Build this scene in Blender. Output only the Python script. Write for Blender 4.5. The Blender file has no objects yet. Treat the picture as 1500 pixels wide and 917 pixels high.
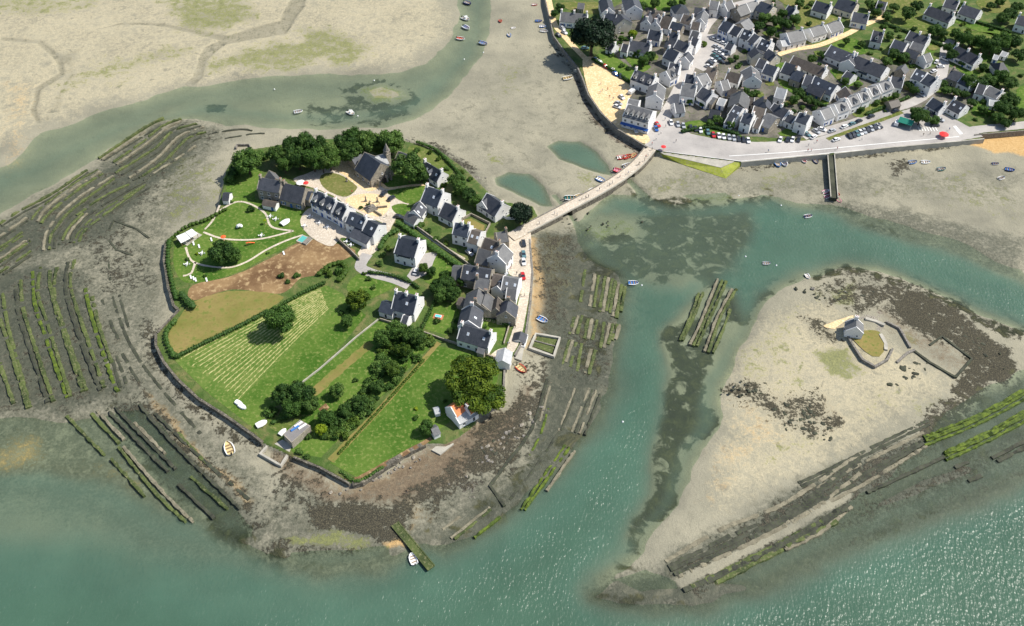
import bpy, bmesh, math, random
import numpy as np
from mathutils import Vector, Matrix, noise as mnoise
random.seed(11); RNG = np.random.default_rng(5)
scene = bpy.context.scene
COL = scene.collection

# ------------------------------------------------------------------ camera
W, H, F = 1500.0, 917.0, 1380.0          # photograph size and focal length in its pixels
CAMZ, PITCH = 258.0, math.radians(46.0)
cam_d = bpy.data.cameras.new('camera'); cam = bpy.data.objects.new('camera', cam_d); COL.objects.link(cam)
cam.location = (0, 0, CAMZ); cam.rotation_euler = (math.pi/2 - PITCH, 0, 0)
cam_d.sensor_width = 36.0; cam_d.lens = 36.0*F/W; cam_d.clip_start = 1.0; cam_d.clip_end = 8000.0
scene.camera = cam

# ------------------------------------------------------------------ sky, sun, exposure
SUN_EL, SUN_AZ = math.radians(51.0), math.radians(11.0)    # azimuth measured from +X towards +Y
world = bpy.data.worlds.new('World'); scene.world = world; world.use_nodes = True
wn = world.node_tree
sky = wn.nodes.new('ShaderNodeTexSky'); sky.sky_type = 'NISHITA'; sky.sun_disc = False
sky.sun_elevation = SUN_EL; sky.sun_rotation = math.pi/2 - SUN_AZ
wn.links.new(sky.outputs[0], wn.nodes['Background'].inputs[0]); wn.nodes['Background'].inputs[1].default_value = 0.115
sd = bpy.data.lights.new('sun', 'SUN'); sd.energy = 5.0; sd.angle = math.radians(0.53); sd.color = (1.0, 0.95, 0.86)
sun = bpy.data.objects.new('sun', sd); COL.objects.link(sun); sun.location = (200, -40, 400)
sdir = Vector((math.cos(SUN_EL)*math.cos(SUN_AZ), math.cos(SUN_EL)*math.sin(SUN_AZ), math.sin(SUN_EL)))
sun.rotation_euler = sdir.to_track_quat('Z', 'Y').to_euler()
scene.view_settings.view_transform = 'Standard'; scene.view_settings.look = 'None'
scene.view_settings.exposure = 0.24; scene.view_settings.gamma = 1.0
scene.render.engine = 'CYCLES'; scene.cycles.max_bounces = 6; scene.cycles.transparent_max_bounces = 8

# ------------------------------------------------------------------ map from the survey (pixels of the photo) to the ground
SP, CP = math.sin(PITCH), math.cos(PITCH)
def P(x, y, z=0.0):
    u, v = (x - W/2)/F, (y - H/2)/F
    dx, dy, dz = u, CP - v*SP, -SP - v*CP
    t = (z - CAMZ)/dz
    return (dx*t, dy*t)
def depth_at(p, z=0.0):
    return p[1]*CP + (CAMZ - z)*SP
def mpp(x, y, z=0.0):
    return depth_at(P(x, y, z), z)/F
ZI, ZM, ZC, ZS = 2.4, 3.0, 2.9, 1.6       # island, mainland, causeway, islet ground levels
def PL(pts, z): return [P(a, b, z) for a, b in pts]

# ------------------------------------------------------------------ materials
MATS = {}
def N(nt, typ, **kw):
    n = nt.nodes.new(typ)
    for k, v in kw.items(): setattr(n, k, v)
    return n
def ramp(nt, fac, stops):
    r = N(nt, 'ShaderNodeValToRGB'); e = r.color_ramp.elements
    while len(e) < len(stops): e.new(0.5)
    for i, (p, c) in enumerate(stops):
        e[i].position = p; e[i].color = (*c, 1)
    nt.links.new(fac, r.inputs[0]); return r.outputs[0]
def noise(nt, scale, detail=4, rough=0.55, coord='Object', vec=None, dist=0.0):
    n = N(nt, 'ShaderNodeTexNoise'); n.inputs['Scale'].default_value = scale; n.inputs['Detail'].default_value = detail
    n.inputs['Roughness'].default_value = rough; n.inputs['Distortion'].default_value = dist
    if vec is None:
        tc = N(nt, 'ShaderNodeNewGeometry'); vec = tc.outputs['Position'] if coord == 'World' else N(nt, 'ShaderNodeTexCoord').outputs['Object']
    nt.links.new(vec, n.inputs['Vector']); return n.outputs['Fac']
def mixc(nt, fac, a, b, mode='MIX'):
    m = N(nt, 'ShaderNodeMix', data_type='RGBA', blend_type=mode)
    for s, v in ((0, fac), (6, a), (7, b)):
        if isinstance(v, (int, float)): m.inputs[s].default_value = v
        elif isinstance(v, tuple): m.inputs[s].default_value = (*v, 1)
        else: nt.links.new(v, m.inputs[s])
    return m.outputs[2]
def mth(nt, op, a, b=None, c=None, clamp=False):
    m = N(nt, 'ShaderNodeMath', operation=op); m.use_clamp = clamp
    for i, v in enumerate((a, b, c)):
        if v is None: continue
        if isinstance(v, (int, float)): m.inputs[i].default_value = v
        else: nt.links.new(v, m.inputs[i])
    return m.outputs[0]
def sstep(nt, v, lo, hi):
    m = N(nt, 'ShaderNodeMapRange', interpolation_type='SMOOTHSTEP'); nt.links.new(v, m.inputs[0])
    m.inputs[1].default_value = lo; m.inputs[2].default_value = hi; return m.outputs[0]
def new_mat(name, rough=0.8, spec=0.3):
    m = bpy.data.materials.new(name); m.use_nodes = True; nt = m.node_tree
    b = nt.nodes['Principled BSDF']; b.inputs['Roughness'].default_value = rough
    b.inputs['Specular IOR Level'].default_value = spec
    MATS[name] = m; return m, nt, b
def bump(nt, b, h, strength, dist):
    n = N(nt, 'ShaderNodeBump'); n.inputs['Strength'].default_value = strength; n.inputs['Distance'].default_value = dist
    nt.links.new(h, n.inputs['Height']); nt.links.new(n.outputs[0], b.inputs['Normal'])
def mottled(name, c1, c2, c3=None, s1=0.3, s2=3.0, rough=0.85, spec=0.25, bmp=0.0, coord='World', rnd=0.0):
    """three-tone surface: broad patches c1/c2 and fine specks of c3"""
    m, nt, b = new_mat(name, rough, spec)
    a = noise(nt, s1, 5, 0.6, coord); f = noise(nt, s2, 4, 0.65, coord)
    col = ramp(nt, a, [(0.36, c1), (0.62, c2)])
    if c3: col = mixc(nt, sstep(nt, f, 0.5, 0.68), col, c3)
    v = mth(nt, 'MULTIPLY_ADD', f, 0.7, 0.65)
    col = mixc(nt, 1.0, col, v, 'MULTIPLY')
    if rnd:
        oi = N(nt, 'ShaderNodeObjectInfo'); v = mth(nt, 'MULTIPLY_ADD', oi.outputs['Random'], rnd, 1.0 - rnd/2)
        col = mixc(nt, 1.0, col, v, 'MULTIPLY')
    nt.links.new(col, b.inputs['Base Color'])
    if bmp: bump(nt, b, f, 0.6, bmp)
    return m
def plain(name, c, rough=0.5, spec=0.4, metal=0.0, var=0.12):
    m, nt, b = new_mat(name, rough, spec)
    f = noise(nt, 2.5, 4, 0.6)
    nt.links.new(mixc(nt, 1.0, c, mth(nt, 'MULTIPLY_ADD', f, 2*var, 1 - var), 'MULTIPLY'), b.inputs['Base Color'])
    b.inputs['Metallic'].default_value = metal; return m
# buildings
def slate(name, c1, c2, c3):
    m, nt, b = new_mat(name, 0.55, 0.35)
    tc = N(nt, 'ShaderNodeTexCoord').outputs['Object']
    a = noise(nt, 0.5, 5, 0.65, vec=tc); f = noise(nt, 5.0, 3, 0.6, vec=tc)
    oi = N(nt, 'ShaderNodeObjectInfo')
    col = ramp(nt, a, [(0.34, c1), (0.66, c2)]); col = mixc(nt, sstep(nt, f, 0.52, 0.72), col, c3)
    v = mth(nt, 'MULTIPLY_ADD', oi.outputs['Random'], 0.5, 0.75)
    col = mixc(nt, 1.0, col, v, 'MULTIPLY'); nt.links.new(col, b.inputs['Base Color'])
    w = N(nt, 'ShaderNodeTexWave', bands_direction='Z'); w.inputs['Scale'].default_value = 2.2; w.inputs['Distortion'].default_value = 0.6
    nt.links.new(tc, w.inputs[0]); bump(nt, b, mth(nt, 'ADD', w.outputs['Fac'], f), 0.35, 0.04); return m
slate('slate', (0.035, 0.040, 0.050), (0.066, 0.070, 0.083), (0.10, 0.105, 0.115))
slate('slate_blue', (0.024, 0.032, 0.045), (0.046, 0.055, 0.074), (0.07, 0.08, 0.095))
slate('slate_grey', (0.095, 0.097, 0.102), (0.15, 0.151, 0.152), (0.21, 0.21, 0.195))
slate('slate_brown', (0.075, 0.062, 0.05), (0.13, 0.108, 0.092), (0.18, 0.16, 0.125))
slate('tile_orange', (0.52, 0.15, 0.05), (0.70, 0.24, 0.09), (0.42, 0.16, 0.08))
slate('roof_pale', (0.28, 0.29, 0.30), (0.40, 0.41, 0.41), (0.48, 0.48, 0.46))
mottled('plaster', (0.74, 0.73, 0.71), (0.84, 0.83, 0.81), (0.66, 0.64, 0.60), 0.25, 2.0, 0.85, 0.2, 0.01, 'Object', 0.10)
mottled('cream', (0.58, 0.53, 0.43), (0.68, 0.63, 0.52), (0.50, 0.45, 0.36), 0.25, 2.0, 0.85, 0.2, 0.01, 'Object', 0.12)
mottled('stone', (0.20, 0.18, 0.145), (0.34, 0.30, 0.24), (0.42, 0.38, 0.31), 0.9, 3.5, 0.9, 0.2, 0.06, 'Object', 0.2)
mottled('granite', (0.13, 0.12, 0.105), (0.23, 0.21, 0.18), (0.32, 0.30, 0.26), 0.8, 2.6, 0.9, 0.2, 0.1)
mottled('seawall', (0.060, 0.056, 0.046), (0.15, 0.135, 0.105), (0.24, 0.215, 0.17), 0.5, 1.8, 0.92, 0.2, 0.15)
mottled('concrete', (0.36, 0.34, 0.29), (0.48, 0.45, 0.38), (0.30, 0.29, 0.24), 0.4, 2.5, 0.9, 0.2, 0.02)
m, nt, b = new_mat('window_glass', 0.15, 0.6); b.inputs['Base Color'].default_value = (0.03, 0.04, 0.055, 1)
plain('white_paint', (0.80, 0.80, 0.79), 0.45); plain('blue_paint', (0.03, 0.10, 0.32), 0.45); plain('dark_wood', (0.05, 0.04, 0.03), 0.7)
plain('skylight', (0.55, 0.60, 0.66), 0.2, 0.6)
plain('orange_fabric', (0.75, 0.12, 0.03), 0.8); plain('red_fabric', (0.70, 0.04, 0.04), 0.8); plain('green_fabric', (0.01, 0.22, 0.15), 0.7)
plain('turquoise', (0.10, 0.55, 0.58), 0.3); plain('terracotta', (0.45, 0.17, 0.08), 0.8); plain('wood', (0.30, 0.20, 0.11), 0.75); plain('pot_red', (0.38, 0.13, 0.07), 0.8)
plain('teal_plaster', (0.10, 0.42, 0.38), 0.5)
# grounds
mottled('lawn', (0.050, 0.118, 0.014), (0.105, 0.172, 0.030), (0.165, 0.190, 0.055), 0.065, 0.8, 0.95, 0.1, 0.15)
mottled('lawn_dry', (0.105, 0.140, 0.030), (0.165, 0.165, 0.055), (0.22, 0.18, 0.08), 0.06, 0.8, 0.95, 0.1, 0.1)
mottled('meadow', (0.075, 0.125, 0.022), (0.125, 0.155, 0.040), (0.20, 0.19, 0.075), 0.10, 0.6, 0.95, 0.1, 0.2)
mottled('hay_ground', (0.080, 0.150, 0.025), (0.125, 0.185, 0.040), (0.19, 0.205, 0.065), 0.12, 0.9, 0.95, 0.1, 0.15)
mottled('stubble', (0.165, 0.165, 0.042), (0.26, 0.205, 0.075), (0.125, 0.15, 0.035), 0.055, 0.5, 0.95, 0.1, 0.1)
mottled('bare_soil', (0.15, 0.088, 0.045), (0.29, 0.19, 0.095), (0.36, 0.26, 0.14), 0.07, 0.45, 0.95, 0.1, 0.2)
mottled('hay', (0.30, 0.30, 0.11), (0.42, 0.40, 0.18), (0.22, 0.24, 0.07), 0.5, 3.0, 0.95, 0.1, 0.1)
mottled('gravel', (0.46, 0.40, 0.32), (0.57, 0.49, 0.385), (0.62, 0.56, 0.47), 0.12, 1.5, 0.95, 0.15, 0.03)
mottled('ochre_gravel', (0.62, 0.45, 0.24), (0.72, 0.54, 0.30), (0.76, 0.62, 0.42), 0.12, 1.2, 0.95, 0.15, 0.03)
mottled('asphalt', (0.33, 0.31, 0.29), (0.48, 0.45, 0.415), (0.33, 0.31, 0.29), 0.06, 1.3, 0.9, 0.2, 0.01)
mottled('asphalt_dark', (0.19, 0.18, 0.175), (0.26, 0.245, 0.235), (0.17, 0.165, 0.16), 0.1, 1.3, 0.9, 0.2, 0.01)
mottled('yard', (0.085, 0.082, 0.070), (0.20, 0.18, 0.15), (0.070, 0.095, 0.035), 0.12, 0.7, 0.95, 0.15, 0.05)
mottled('algae_slope', (0.21, 0.25, 0.03), (0.34, 0.37, 0.055), (0.27, 0.25, 0.12), 0.35, 1.5, 0.8, 0.2, 0.05)
plain('line_paint', (0.75, 0.75, 0.72), 0.7)
def foliage(name, cd, cm, cl, trans=0.25):
    m = bpy.data.materials.new(name); m.use_nodes = True; nt = m.node_tree; MATS[name] = m
    b = nt.nodes['Principled BSDF']; b.inputs['Roughness'].default_value = 0.6; b.inputs['Specular IOR Level'].default_value = 0.2
    at = N(nt, 'ShaderNodeAttribute', attribute_name='rnd'); oi = N(nt, 'ShaderNodeObjectInfo')
    a = noise(nt, 1.6, 3, 0.6)
    v = mth(nt, 'ADD', mth(nt, 'MULTIPLY', at.outputs['Fac'], 0.55), mth(nt, 'MULTIPLY', a, 0.5))
    v = mth(nt, 'ADD', v, mth(nt, 'MULTIPLY_ADD', oi.outputs['Random'], 0.3, -0.15))
    col = ramp(nt, v, [(0.18, cd), (0.5, cm), (0.85, cl)])
    nt.links.new(col, b.inputs['Base Color'])
    tr = N(nt, 'ShaderNodeBsdfTranslucent'); nt.links.new(col, tr.inputs[0])
    mx = N(nt, 'ShaderNodeMixShader'); mx.inputs[0].default_value = trans
    nt.links.new(b.outputs[0], mx.inputs[1]); nt.links.new(tr.outputs[0], mx.inputs[2])
    nt.links.new(mx.outputs[0], nt.nodes['Material Output'].inputs[0])
foliage('leaf_dark', (0.022, 0.060, 0.013), (0.060, 0.126, 0.025), (0.125, 0.205, 0.045))
foliage('leaf_mid', (0.032, 0.082, 0.014), (0.082, 0.165, 0.030), (0.165, 0.255, 0.060))
foliage('leaf_light', (0.055, 0.105, 0.014), (0.100, 0.170, 0.025), (0.17, 0.245, 0.045))
foliage('leaf_lime', (0.12, 0.19, 0.008), (0.24, 0.33, 0.015), (0.36, 0.44, 0.04))
foliage('leaf_gold', (0.016, 0.042, 0.008), (0.052, 0.104, 0.012), (0.165, 0.225, 0.020))
foliage('leaf_pine', (0.008, 0.020, 0.010), (0.014, 0.034, 0.015), (0.028, 0.058, 0.022), 0.1)
mottled('bark', (0.07, 0.05, 0.035), (0.12, 0.09, 0.065), None, 1.0, 5.0, 0.95, 0.1, 0.05, 'Object')
mottled('bed_dark', (0.034, 0.036, 0.026), (0.072, 0.074, 0.052), (0.05, 0.066, 0.026), 0.25, 2.0, 0.85, 0.3, 0.1)
mottled('bed_green', (0.040, 0.058, 0.018), (0.100, 0.128, 0.036), (0.155, 0.150, 0.075), 0.12, 1.2, 0.85, 0.3, 0.1)
mottled('bed_lime', (0.040, 0.068, 0.012), (0.125, 0.175, 0.018), (0.035, 0.045, 0.014), 0.55, 1.6, 0.85, 0.3, 0.1)
mottled('bed_pale', (0.16, 0.145, 0.10), (0.26, 0.235, 0.165), (0.08, 0.08, 0.055), 0.3, 1.5, 0.9, 0.2, 0.1)
for nm, c in dict(white=(0.78, 0.78, 0.77), silver=(0.42, 0.44, 0.46), dark=(0.03, 0.033, 0.04), blue=(0.03, 0.11, 0.36), red=(0.52, 0.02, 0.02), green=(0.03, 0.12, 0.10), teal=(0.10, 0.20, 0.22)).items():
    m, nt, b = new_mat('car_'+nm, 0.28, 0.5); b.inputs['Base Color'].default_value = (*c, 1); b.inputs['Coat Weight'].default_value = 0.6
for nm, c in dict(white=(0.80, 0.80, 0.78), blue=(0.06, 0.20, 0.50), red=(0.50, 0.04, 0.03), pink=(0.72, 0.22, 0.34), green=(0.03, 0.14, 0.13), grey=(0.36, 0.38, 0.40), black=(0.03, 0.03, 0.03), cream=(0.62, 0.50, 0.25), navy=(0.03, 0.05, 0.16)).items():
    plain('boat_'+nm, c, 0.35, 0.5)
plain('rubber', (0.02, 0.02, 0.02), 0.8)
for nm, c in dict(skin=(0.5, 0.3, 0.2), denim=(0.05, 0.07, 0.13), black=(0.02, 0.02, 0.022), white=(0.75, 0.74, 0.72), red=(0.5, 0.04, 0.04), blue=(0.05, 0.16, 0.42), khaki=(0.30, 0.26, 0.18)).items():
    plain('cloth_'+nm, c, 0.85, 0.1)

# ------------------------------------------------------------------ mesh helpers
def mesh_of(name, verts, faces, mats, fm=None, smooth=False):
    me = bpy.data.meshes.new(name); me.from_pydata([tuple(v) for v in verts], [], faces)
    for m_ in (mats if isinstance(mats, (list, tuple)) else [mats]): me.materials.append(MATS[m_])
    if fm is not None: me.polygons.foreach_set('material_index', fm)
    if smooth: me.polygons.foreach_set('use_smooth', [True]*len(me.polygons))
    me.update(); return me
def link(name, me, parent=None, loc=(0, 0, 0), rz=0.0, sc=None):
    o = bpy.data.objects.new(name, me); COL.objects.link(o)
    if parent is not None: o.parent = parent
    o.location = loc; o.rotation_euler = (0, 0, rz)
    if sc is not None: o.scale = sc if isinstance(sc, tuple) else (sc, sc, sc)
    return o
def tag(o, label, cat, group=None):
    o['label'] = label; o['category'] = cat
    if group: o['group'] = group
    return o
def thing(name, label, cat, loc=(0, 0, 0), rz=0.0, group=None):
    return tag(link(name, None, None, loc, rz), label, cat, group)
def struct(o): o['kind'] = 'structure'; return o
def copy_tree(o, parent=None):
    c = o.copy(); COL.objects.link(c)
    if parent is not None: c.parent = parent
    for ch in list(o.children): copy_tree(ch, c)
    return c
class MB:
    def __init__(s): s.v = []; s.f = []; s.m = []
    def add(s, vs, fs, m=0):
        n = len(s.v); s.v += [tuple(v) for v in vs]; s.f += [tuple(i+n for i in f) for f in fs]; s.m += [m]*len(fs)
    def box(s, x0, x1, y0, y1, z0, z1, m=0):
        s.add([(x0,y0,z0),(x1,y0,z0),(x1,y1,z0),(x0,y1,z0),(x0,y0,z1),(x1,y0,z1),(x1,y1,z1),(x0,y1,z1)],
              [(0,3,2,1),(4,5,6,7),(0,1,5,4),(1,2,6,5),(2,3,7,6),(3,0,4,7)], m)
    def prism(s, prof, x0, x1, m=0):      # profile in (y,z) counter-clockwise seen from +x, extruded along x
        n = len(prof)
        s.add([(x0, y, z) for y, z in prof]+[(x1, y, z) for y, z in prof],
              [tuple(range(n))[::-1], tuple(range(n, 2*n))]+[(i, (i+1) % n, n+(i+1) % n, n+i) for i in range(n)], m)
    def tube(s, a, b, r0, r1, n=7, m=0, cap=True):
        a, b = Vector(a), Vector(b); d = (b-a).normalized(); q = d.to_track_quat('Z', 'Y')
        vs = []
        for c, r in ((a, r0), (b, r1)):
            for i in range(n):
                t = 2*math.pi*i/n; vs.append(c + q @ Vector((r*math.cos(t), r*math.sin(t), 0)))
        fs = [(i, (i+1) % n, n+(i+1) % n, n+i) for i in range(n)]
        if cap: fs += [tuple(range(n))[::-1], tuple(range(n, 2*n))]
        s.add(vs, fs, m)
    def lathe(s, prof, n=10, c=(0, 0, 0), m=0):
        k = len(prof); vs = [(c[0]+r*math.cos(2*math.pi*i/n), c[1]+r*math.sin(2*math.pi*i/n), c[2]+z) for r, z in prof for i in range(n)]
        fs = [(j*n+i, j*n+(i+1) % n, (j+1)*n+(i+1) % n, (j+1)*n+i) for j in range(k-1) for i in range(n)]
        fs += [tuple(range(n))[::-1], tuple((k-1)*n+i for i in range(n))]
        s.add(vs, fs, m)
    def mesh(s, name, mats, smooth=False): return mesh_of(name, s.v, s.f, mats, s.m, smooth)
def smooth_line(pts, step, closed=False):
    """Catmull-Rom through pts, resampled about every step metres"""
    n = len(pts); out = []
    for i in range(n if closed else n-1):
        if closed: p0, p1, p2, p3 = pts[i-1], pts[i], pts[(i+1) % n], pts[(i+2) % n]
        else: p0, p1, p2, p3 = pts[max(i-1, 0)], pts[i], pts[i+1], pts[min(i+2, n-1)]
        L = math.hypot(p2[0]-p1[0], p2[1]-p1[1]); k = max(1, int(L/step))
        for j in range(k):
            t = j/k; t2, t3 = t*t, t*t*t
            out.append(tuple(0.5*(2*p1[c]+(p2[c]-p0[c])*t+(2*p0[c]-5*p1[c]+4*p2[c]-p3[c])*t2+(3*p1[c]-p0[c]-3*p2[c]+p3[c])*t3) for c in (0, 1)))
    if not closed: out.append(tuple(pts[-1]))
    return out
def straight_line(pts, step, closed=False):
    n = len(pts); out = []
    for i in range(n if closed else n-1):
        p1, p2 = pts[i], pts[(i+1) % n]; L = math.hypot(p2[0]-p1[0], p2[1]-p1[1]); k = max(1, int(L/step))
        out += [(p1[0]+(p2[0]-p1[0])*j/k, p1[1]+(p2[1]-p1[1])*j/k) for j in range(k)]
    if not closed: out.append(tuple(pts[-1]))
    return out
def sheet(name, px, mat, z, round_=False, jit=0.12, step=1.5):
    w = PL(px, z); w = (smooth_line if round_ else straight_line)(w, step, True)
    w = [(x+random.uniform(-jit, jit), y+random.uniform(-jit, jit)) for x, y in w]
    bm = bmesh.new(); f = bm.faces.new([bm.verts.new((x, y, z)) for x, y in w]); bm.normal_update()
    if f.normal.z < 0: bmesh.ops.reverse_faces(bm, faces=[f])
    bmesh.ops.triangulate(bm, faces=bm.faces[:])
    me = bpy.data.meshes.new(name); bm.to_mesh(me); bm.free(); me.materials.append(MATS[mat])
    return struct(link(name, me))
def ribbon(name, px, width, mat, z, round_=True, jit=0.06, world=False):
    w = smooth_line(PL(px, z) if not world else px, 1.2) if round_ else straight_line(PL(px, z), 2.0)
    vs, fs = [], []
    for i, p in enumerate(w):
        a, b_ = w[max(i-1, 0)], w[min(i+1, len(w)-1)]
        d = Vector((b_[0]-a[0], b_[1]-a[1])).normalized(); n = Vector((-d.y, d.x))
        h = width/2+random.uniform(-jit, jit)
        vs += [(p[0]+n.x*h, p[1]+n.y*h, z), (p[0]-n.x*h, p[1]-n.y*h, z)]
        if i: fs.append((2*i-2, 2*i-1, 2*i+1, 2*i))
    return struct(link(name, mesh_of(name, vs, fs, mat)))

# ------------------------------------------------------------------ terrain: flats, channels, island, islet and mainland in one sheet
ISLAND = [(243,352),(240,380),(246,420),(254,447),(262,452),(245,470),(228,488),(228,505),(240,530),(260,555),(290,583),(330,608),(370,636),(385,648),(430,668),(470,684),(512,707),(530,704),(560,684),(590,664),(622,648),(652,650),(672,640),(695,622),(702,603),(730,588),(737,560),(738,535),(752,520),(768,492),(776,440),(778,400),(776,368),(770,347),(790,322),(780,302),(742,296),(718,284),(702,268),(682,248),(652,226),(617,212),(582,204),(540,196),(490,203),(440,205),(400,214),(365,219),(342,232),(331,250),(323,290),(318,310),(290,325),(265,336)]
MAINLAND = [(799,-160),(799,0),(806,30),(811,52),(828,76),(846,98),(853,113),(862,138),(880,164),(905,189),(930,204),(947,214),(968,222),(1030,230),(1085,237),(1150,231),(1215,225),(1300,216),(1400,207),(1440,203),(1425,196),(1500,190),(1700,170),(2300,110),(2300,-330),(600,-330)]
gx = np.concatenate([-300-np.geomspace(2600, 1.0, 26), np.arange(-300, 300.1, 0.72), 300+np.geomspace(1.0, 2600, 26)])
yy = [106.0]
while yy[-1] < 520: yy.append(yy[-1]+0.50+0.0011*(yy[-1]-106))
gy = np.concatenate([106-np.geomspace(1500, 1.0, 20), np.array(yy), yy[-1]+np.geomspace(1.5, 3500, 26)])
NX, NY = len(gx), len(gy)
X, Y = np.meshgrid(gx, gy)
def vnoise(x, y, s, seed=0, octv=4):
    out = np.zeros_like(x); amp = 1.0; tot = 0
    for o in range(octv):
        r = np.random.default_rng(seed+o*17); g = r.random((256, 256))
        u, v = x/s, y/s; iu, iv = np.floor(u).astype(int), np.floor(v).astype(int)
        fu, fv = u-iu, v-iv; fu = fu*fu*(3-2*fu); fv = fv*fv*(3-2*fv)
        a = g[iv % 256, iu % 256]; b = g[iv % 256, (iu+1) % 256]; c = g[(iv+1) % 256, iu % 256]; d = g[(iv+1) % 256, (iu+1) % 256]
        out += amp*((a*(1-fu)+b*fu)*(1-fv)+(c*(1-fu)+d*fu)*fv); tot += amp; amp *= 0.5; s *= 0.5
    return out/tot
WX = (vnoise(X, Y, 14, 3)-0.5); WY = (vnoise(X, Y, 14, 31)-0.5)
def inside_dist(poly, warp=0.0):
    """signed distance (positive inside) of every terrain vertex near the polygon"""
    xs = [p[0] for p in poly]; ys = [p[1] for p in poly]; M = 30
    i0, i1 = np.searchsorted(gx, min(xs)-M), np.searchsorted(gx, max(xs)+M)
    j0, j1 = np.searchsorted(gy, min(ys)-M), np.searchsorted(gy, max(ys)+M)
    sl = (slice(j0, j1), slice(i0, i1))
    x, y = X[sl]+warp*WX[sl], Y[sl]+warp*WY[sl]
    d = np.full(x.shape, 1e9); ins = np.zeros(x.shape, bool); n = len(poly)
    for k in range(n):
        ax, ay = poly[k]; bx, by = poly[(k+1) % n]; ex, ey = bx-ax, by-ay
        t = np.clip(((x-ax)*ex+(y-ay)*ey)/(ex*ex+ey*ey+1e-9), 0, 1)
        d = np.minimum(d, (x-ax-t*ex)**2+(y-ay-t*ey)**2)
        if by != ay: ins ^= ((ay > y) != (by > y)) & (x < (bx-ax)*(y-ay)/(by-ay)+ax)
    d = np.sqrt(d); return sl, np.where(ins, d, -d)
Z = np.full(X.shape, 0.50) + (vnoise(X, Y, 40, 77)-0.5)*0.5 + (vnoise(X, Y, 5, 9)-0.5)*0.16
def sm(t): t = np.clip(t, 0, 1); return t*t*(3-2*t)
def lower(px, z, soft, warp=6.0, out=0.0, zp=0.0):
    sl, d = inside_dist(PL(px, zp), warp); w = sm((d+out)/(soft+out))
    Z[sl] = Z[sl]*(1-w)+z*w
MK = {k: np.zeros(X.shape) for k in ('mud', 'weed', 'algae', 'orange', 'grass', 'stone', 'dryp', 'eelgrass', 'brown')}
def mask(k, px, val, soft=3.0, warp=8.0, zp=0.3):
    sl, d = inside_dist(PL(px, zp), warp); w = sm((d+soft)/(2*soft))*val
    MK[k][sl] = np.maximum(MK[k][sl], w)
def unmask(k, px, soft=3.0, warp=6.0, zp=0.3):
    sl, d = inside_dist(PL(px, zp), warp); MK[k][sl] *= 1-sm((d+soft)/(2*soft))
# --- channels (heights in metres above the low water of the photo)
lower([(-300,330),(-100,300),(15,236),(55,196),(150,160),(270,127),(390,110),(480,106),(560,106),(620,94),(652,62),(666,20),(668,-90),(716,-90),(722,20),(720,60),(700,105),(660,145),(610,180),(560,193),(440,193),(330,188),(250,170),(190,203),(130,243),(60,286),(0,316),(-100,370)], -0.55, 12, 6, 7)
lower([(-300,350),(0,290),(90,235),(200,180),(330,172),(480,178),(600,170),(655,135),(700,80),(705,0),(690,0),(690,60),(640,110),(560,160),(420,165),(300,150),(150,190),(40,240),(-300,320)], -0.95, 9, 5, 3)
lower([(330,150),(420,142),(500,140),(515,158),(440,165),(350,165)], -0.35, 5, 4, 3)
lower([(495,125),(540,118),(590,122),(610,140),(590,156),(540,158),(505,150)], -0.45, 5, 4, 2)
lower([(525,130),(560,122),(590,130),(596,142),(575,150),(540,148)], 0.02, 4, 3, 1)
lower([(797,214),(818,204),(850,205),(875,220),(892,242),(903,262),(880,258),(850,248),(815,234)], -1.7, 5, 3, 1)
lower([(722,260),(745,249),(775,253),(800,272),(814,304),(790,302),(750,284),(728,272)], -1.7, 5, 3, 1)
RIV = [(-600,690),(-100,680),(0,684),(140,694),(255,752),(345,792),(400,812),(470,838),(560,826),(610,795),(660,796),(720,770),(770,730),(820,680),(860,630),(890,570),(905,500),(915,440),(905,400),(870,378),(850,352),(846,332),(870,310),(900,287),(935,286),(985,302),(1050,296),(1120,288),(1200,302),(1300,328),(1400,360),(1500,406),(1700,460),(2100,520),(2100,640),(1700,540),(1500,484),(1420,452),(1350,422),(1290,398),(1240,392),(1180,404),(1120,438),(1092,480),(1078,530),(1056,580),(1036,640),(998,720),(955,782),(928,812),(888,848),(868,874),(960,890),(1020,884),(1100,866),(1180,830),(1260,790),(1340,762),(1420,738),(1500,700),(1700,620),(2600,560),(2600,2600),(-900,2600)]
lower(RIV, -2.4, 11, 6, 5)
lower([(-900,850),(-100,840),(100,835),(250,860),(400,890),(560,880),(700,820),(800,760),(860,700),(900,620),(930,560),(945,500),(960,560),(950,650),(910,760),(850,860),(900,905),(1050,905),(1200,850),(1400,770),(1600,690),(2600,600),(2600,2600),(-900,2600)], -4.2, 16, 6, 1)
lower([(-600,690),(0,690),(140,700),(260,760),(350,800),(400,830),(300,835),(100,800),(-600,800)], -1.0, 8, 6, 6)
lower([(850,330),(900,300),(1000,302),(1100,300),(1120,340),(1090,400),(1000,440),(930,425),(890,400),(860,375)], -0.62, 8, 8, 2)
lower([(838,332),(880,312),(938,324),(932,350),(890,362),(850,352)], -0.28, 4, 5, 2)
lower([(978,286),(1060,277),(1078,290),(1030,300)], -0.25, 4, 4, 2)
lower([(960,480),(1040,400),(1085,420),(1090,480),(1050,560),(1010,680),(940,800),(905,790),(935,700),(960,600)], -0.26, 5, 6, 2)
lower([(-600,590),(0,606),(100,608),(170,604),(215,590),(300,692),(365,742),(396,792),(340,792),(255,752),(140,694),(-600,690)], -0.30, 6, 5, 2)
lower([(160,600),(225,615),(300,700),(370,770),(330,775),(240,700)], -0.42, 4, 4, 2)
lower([(0,640),(60,625),(70,660),(40,690),(0,690)], -0.05, 5, 5, 3)
lower([(420,805),(500,800),(580,790),(570,825),(480,842),(430,832)], -0.55, 5, 4, 2)
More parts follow.
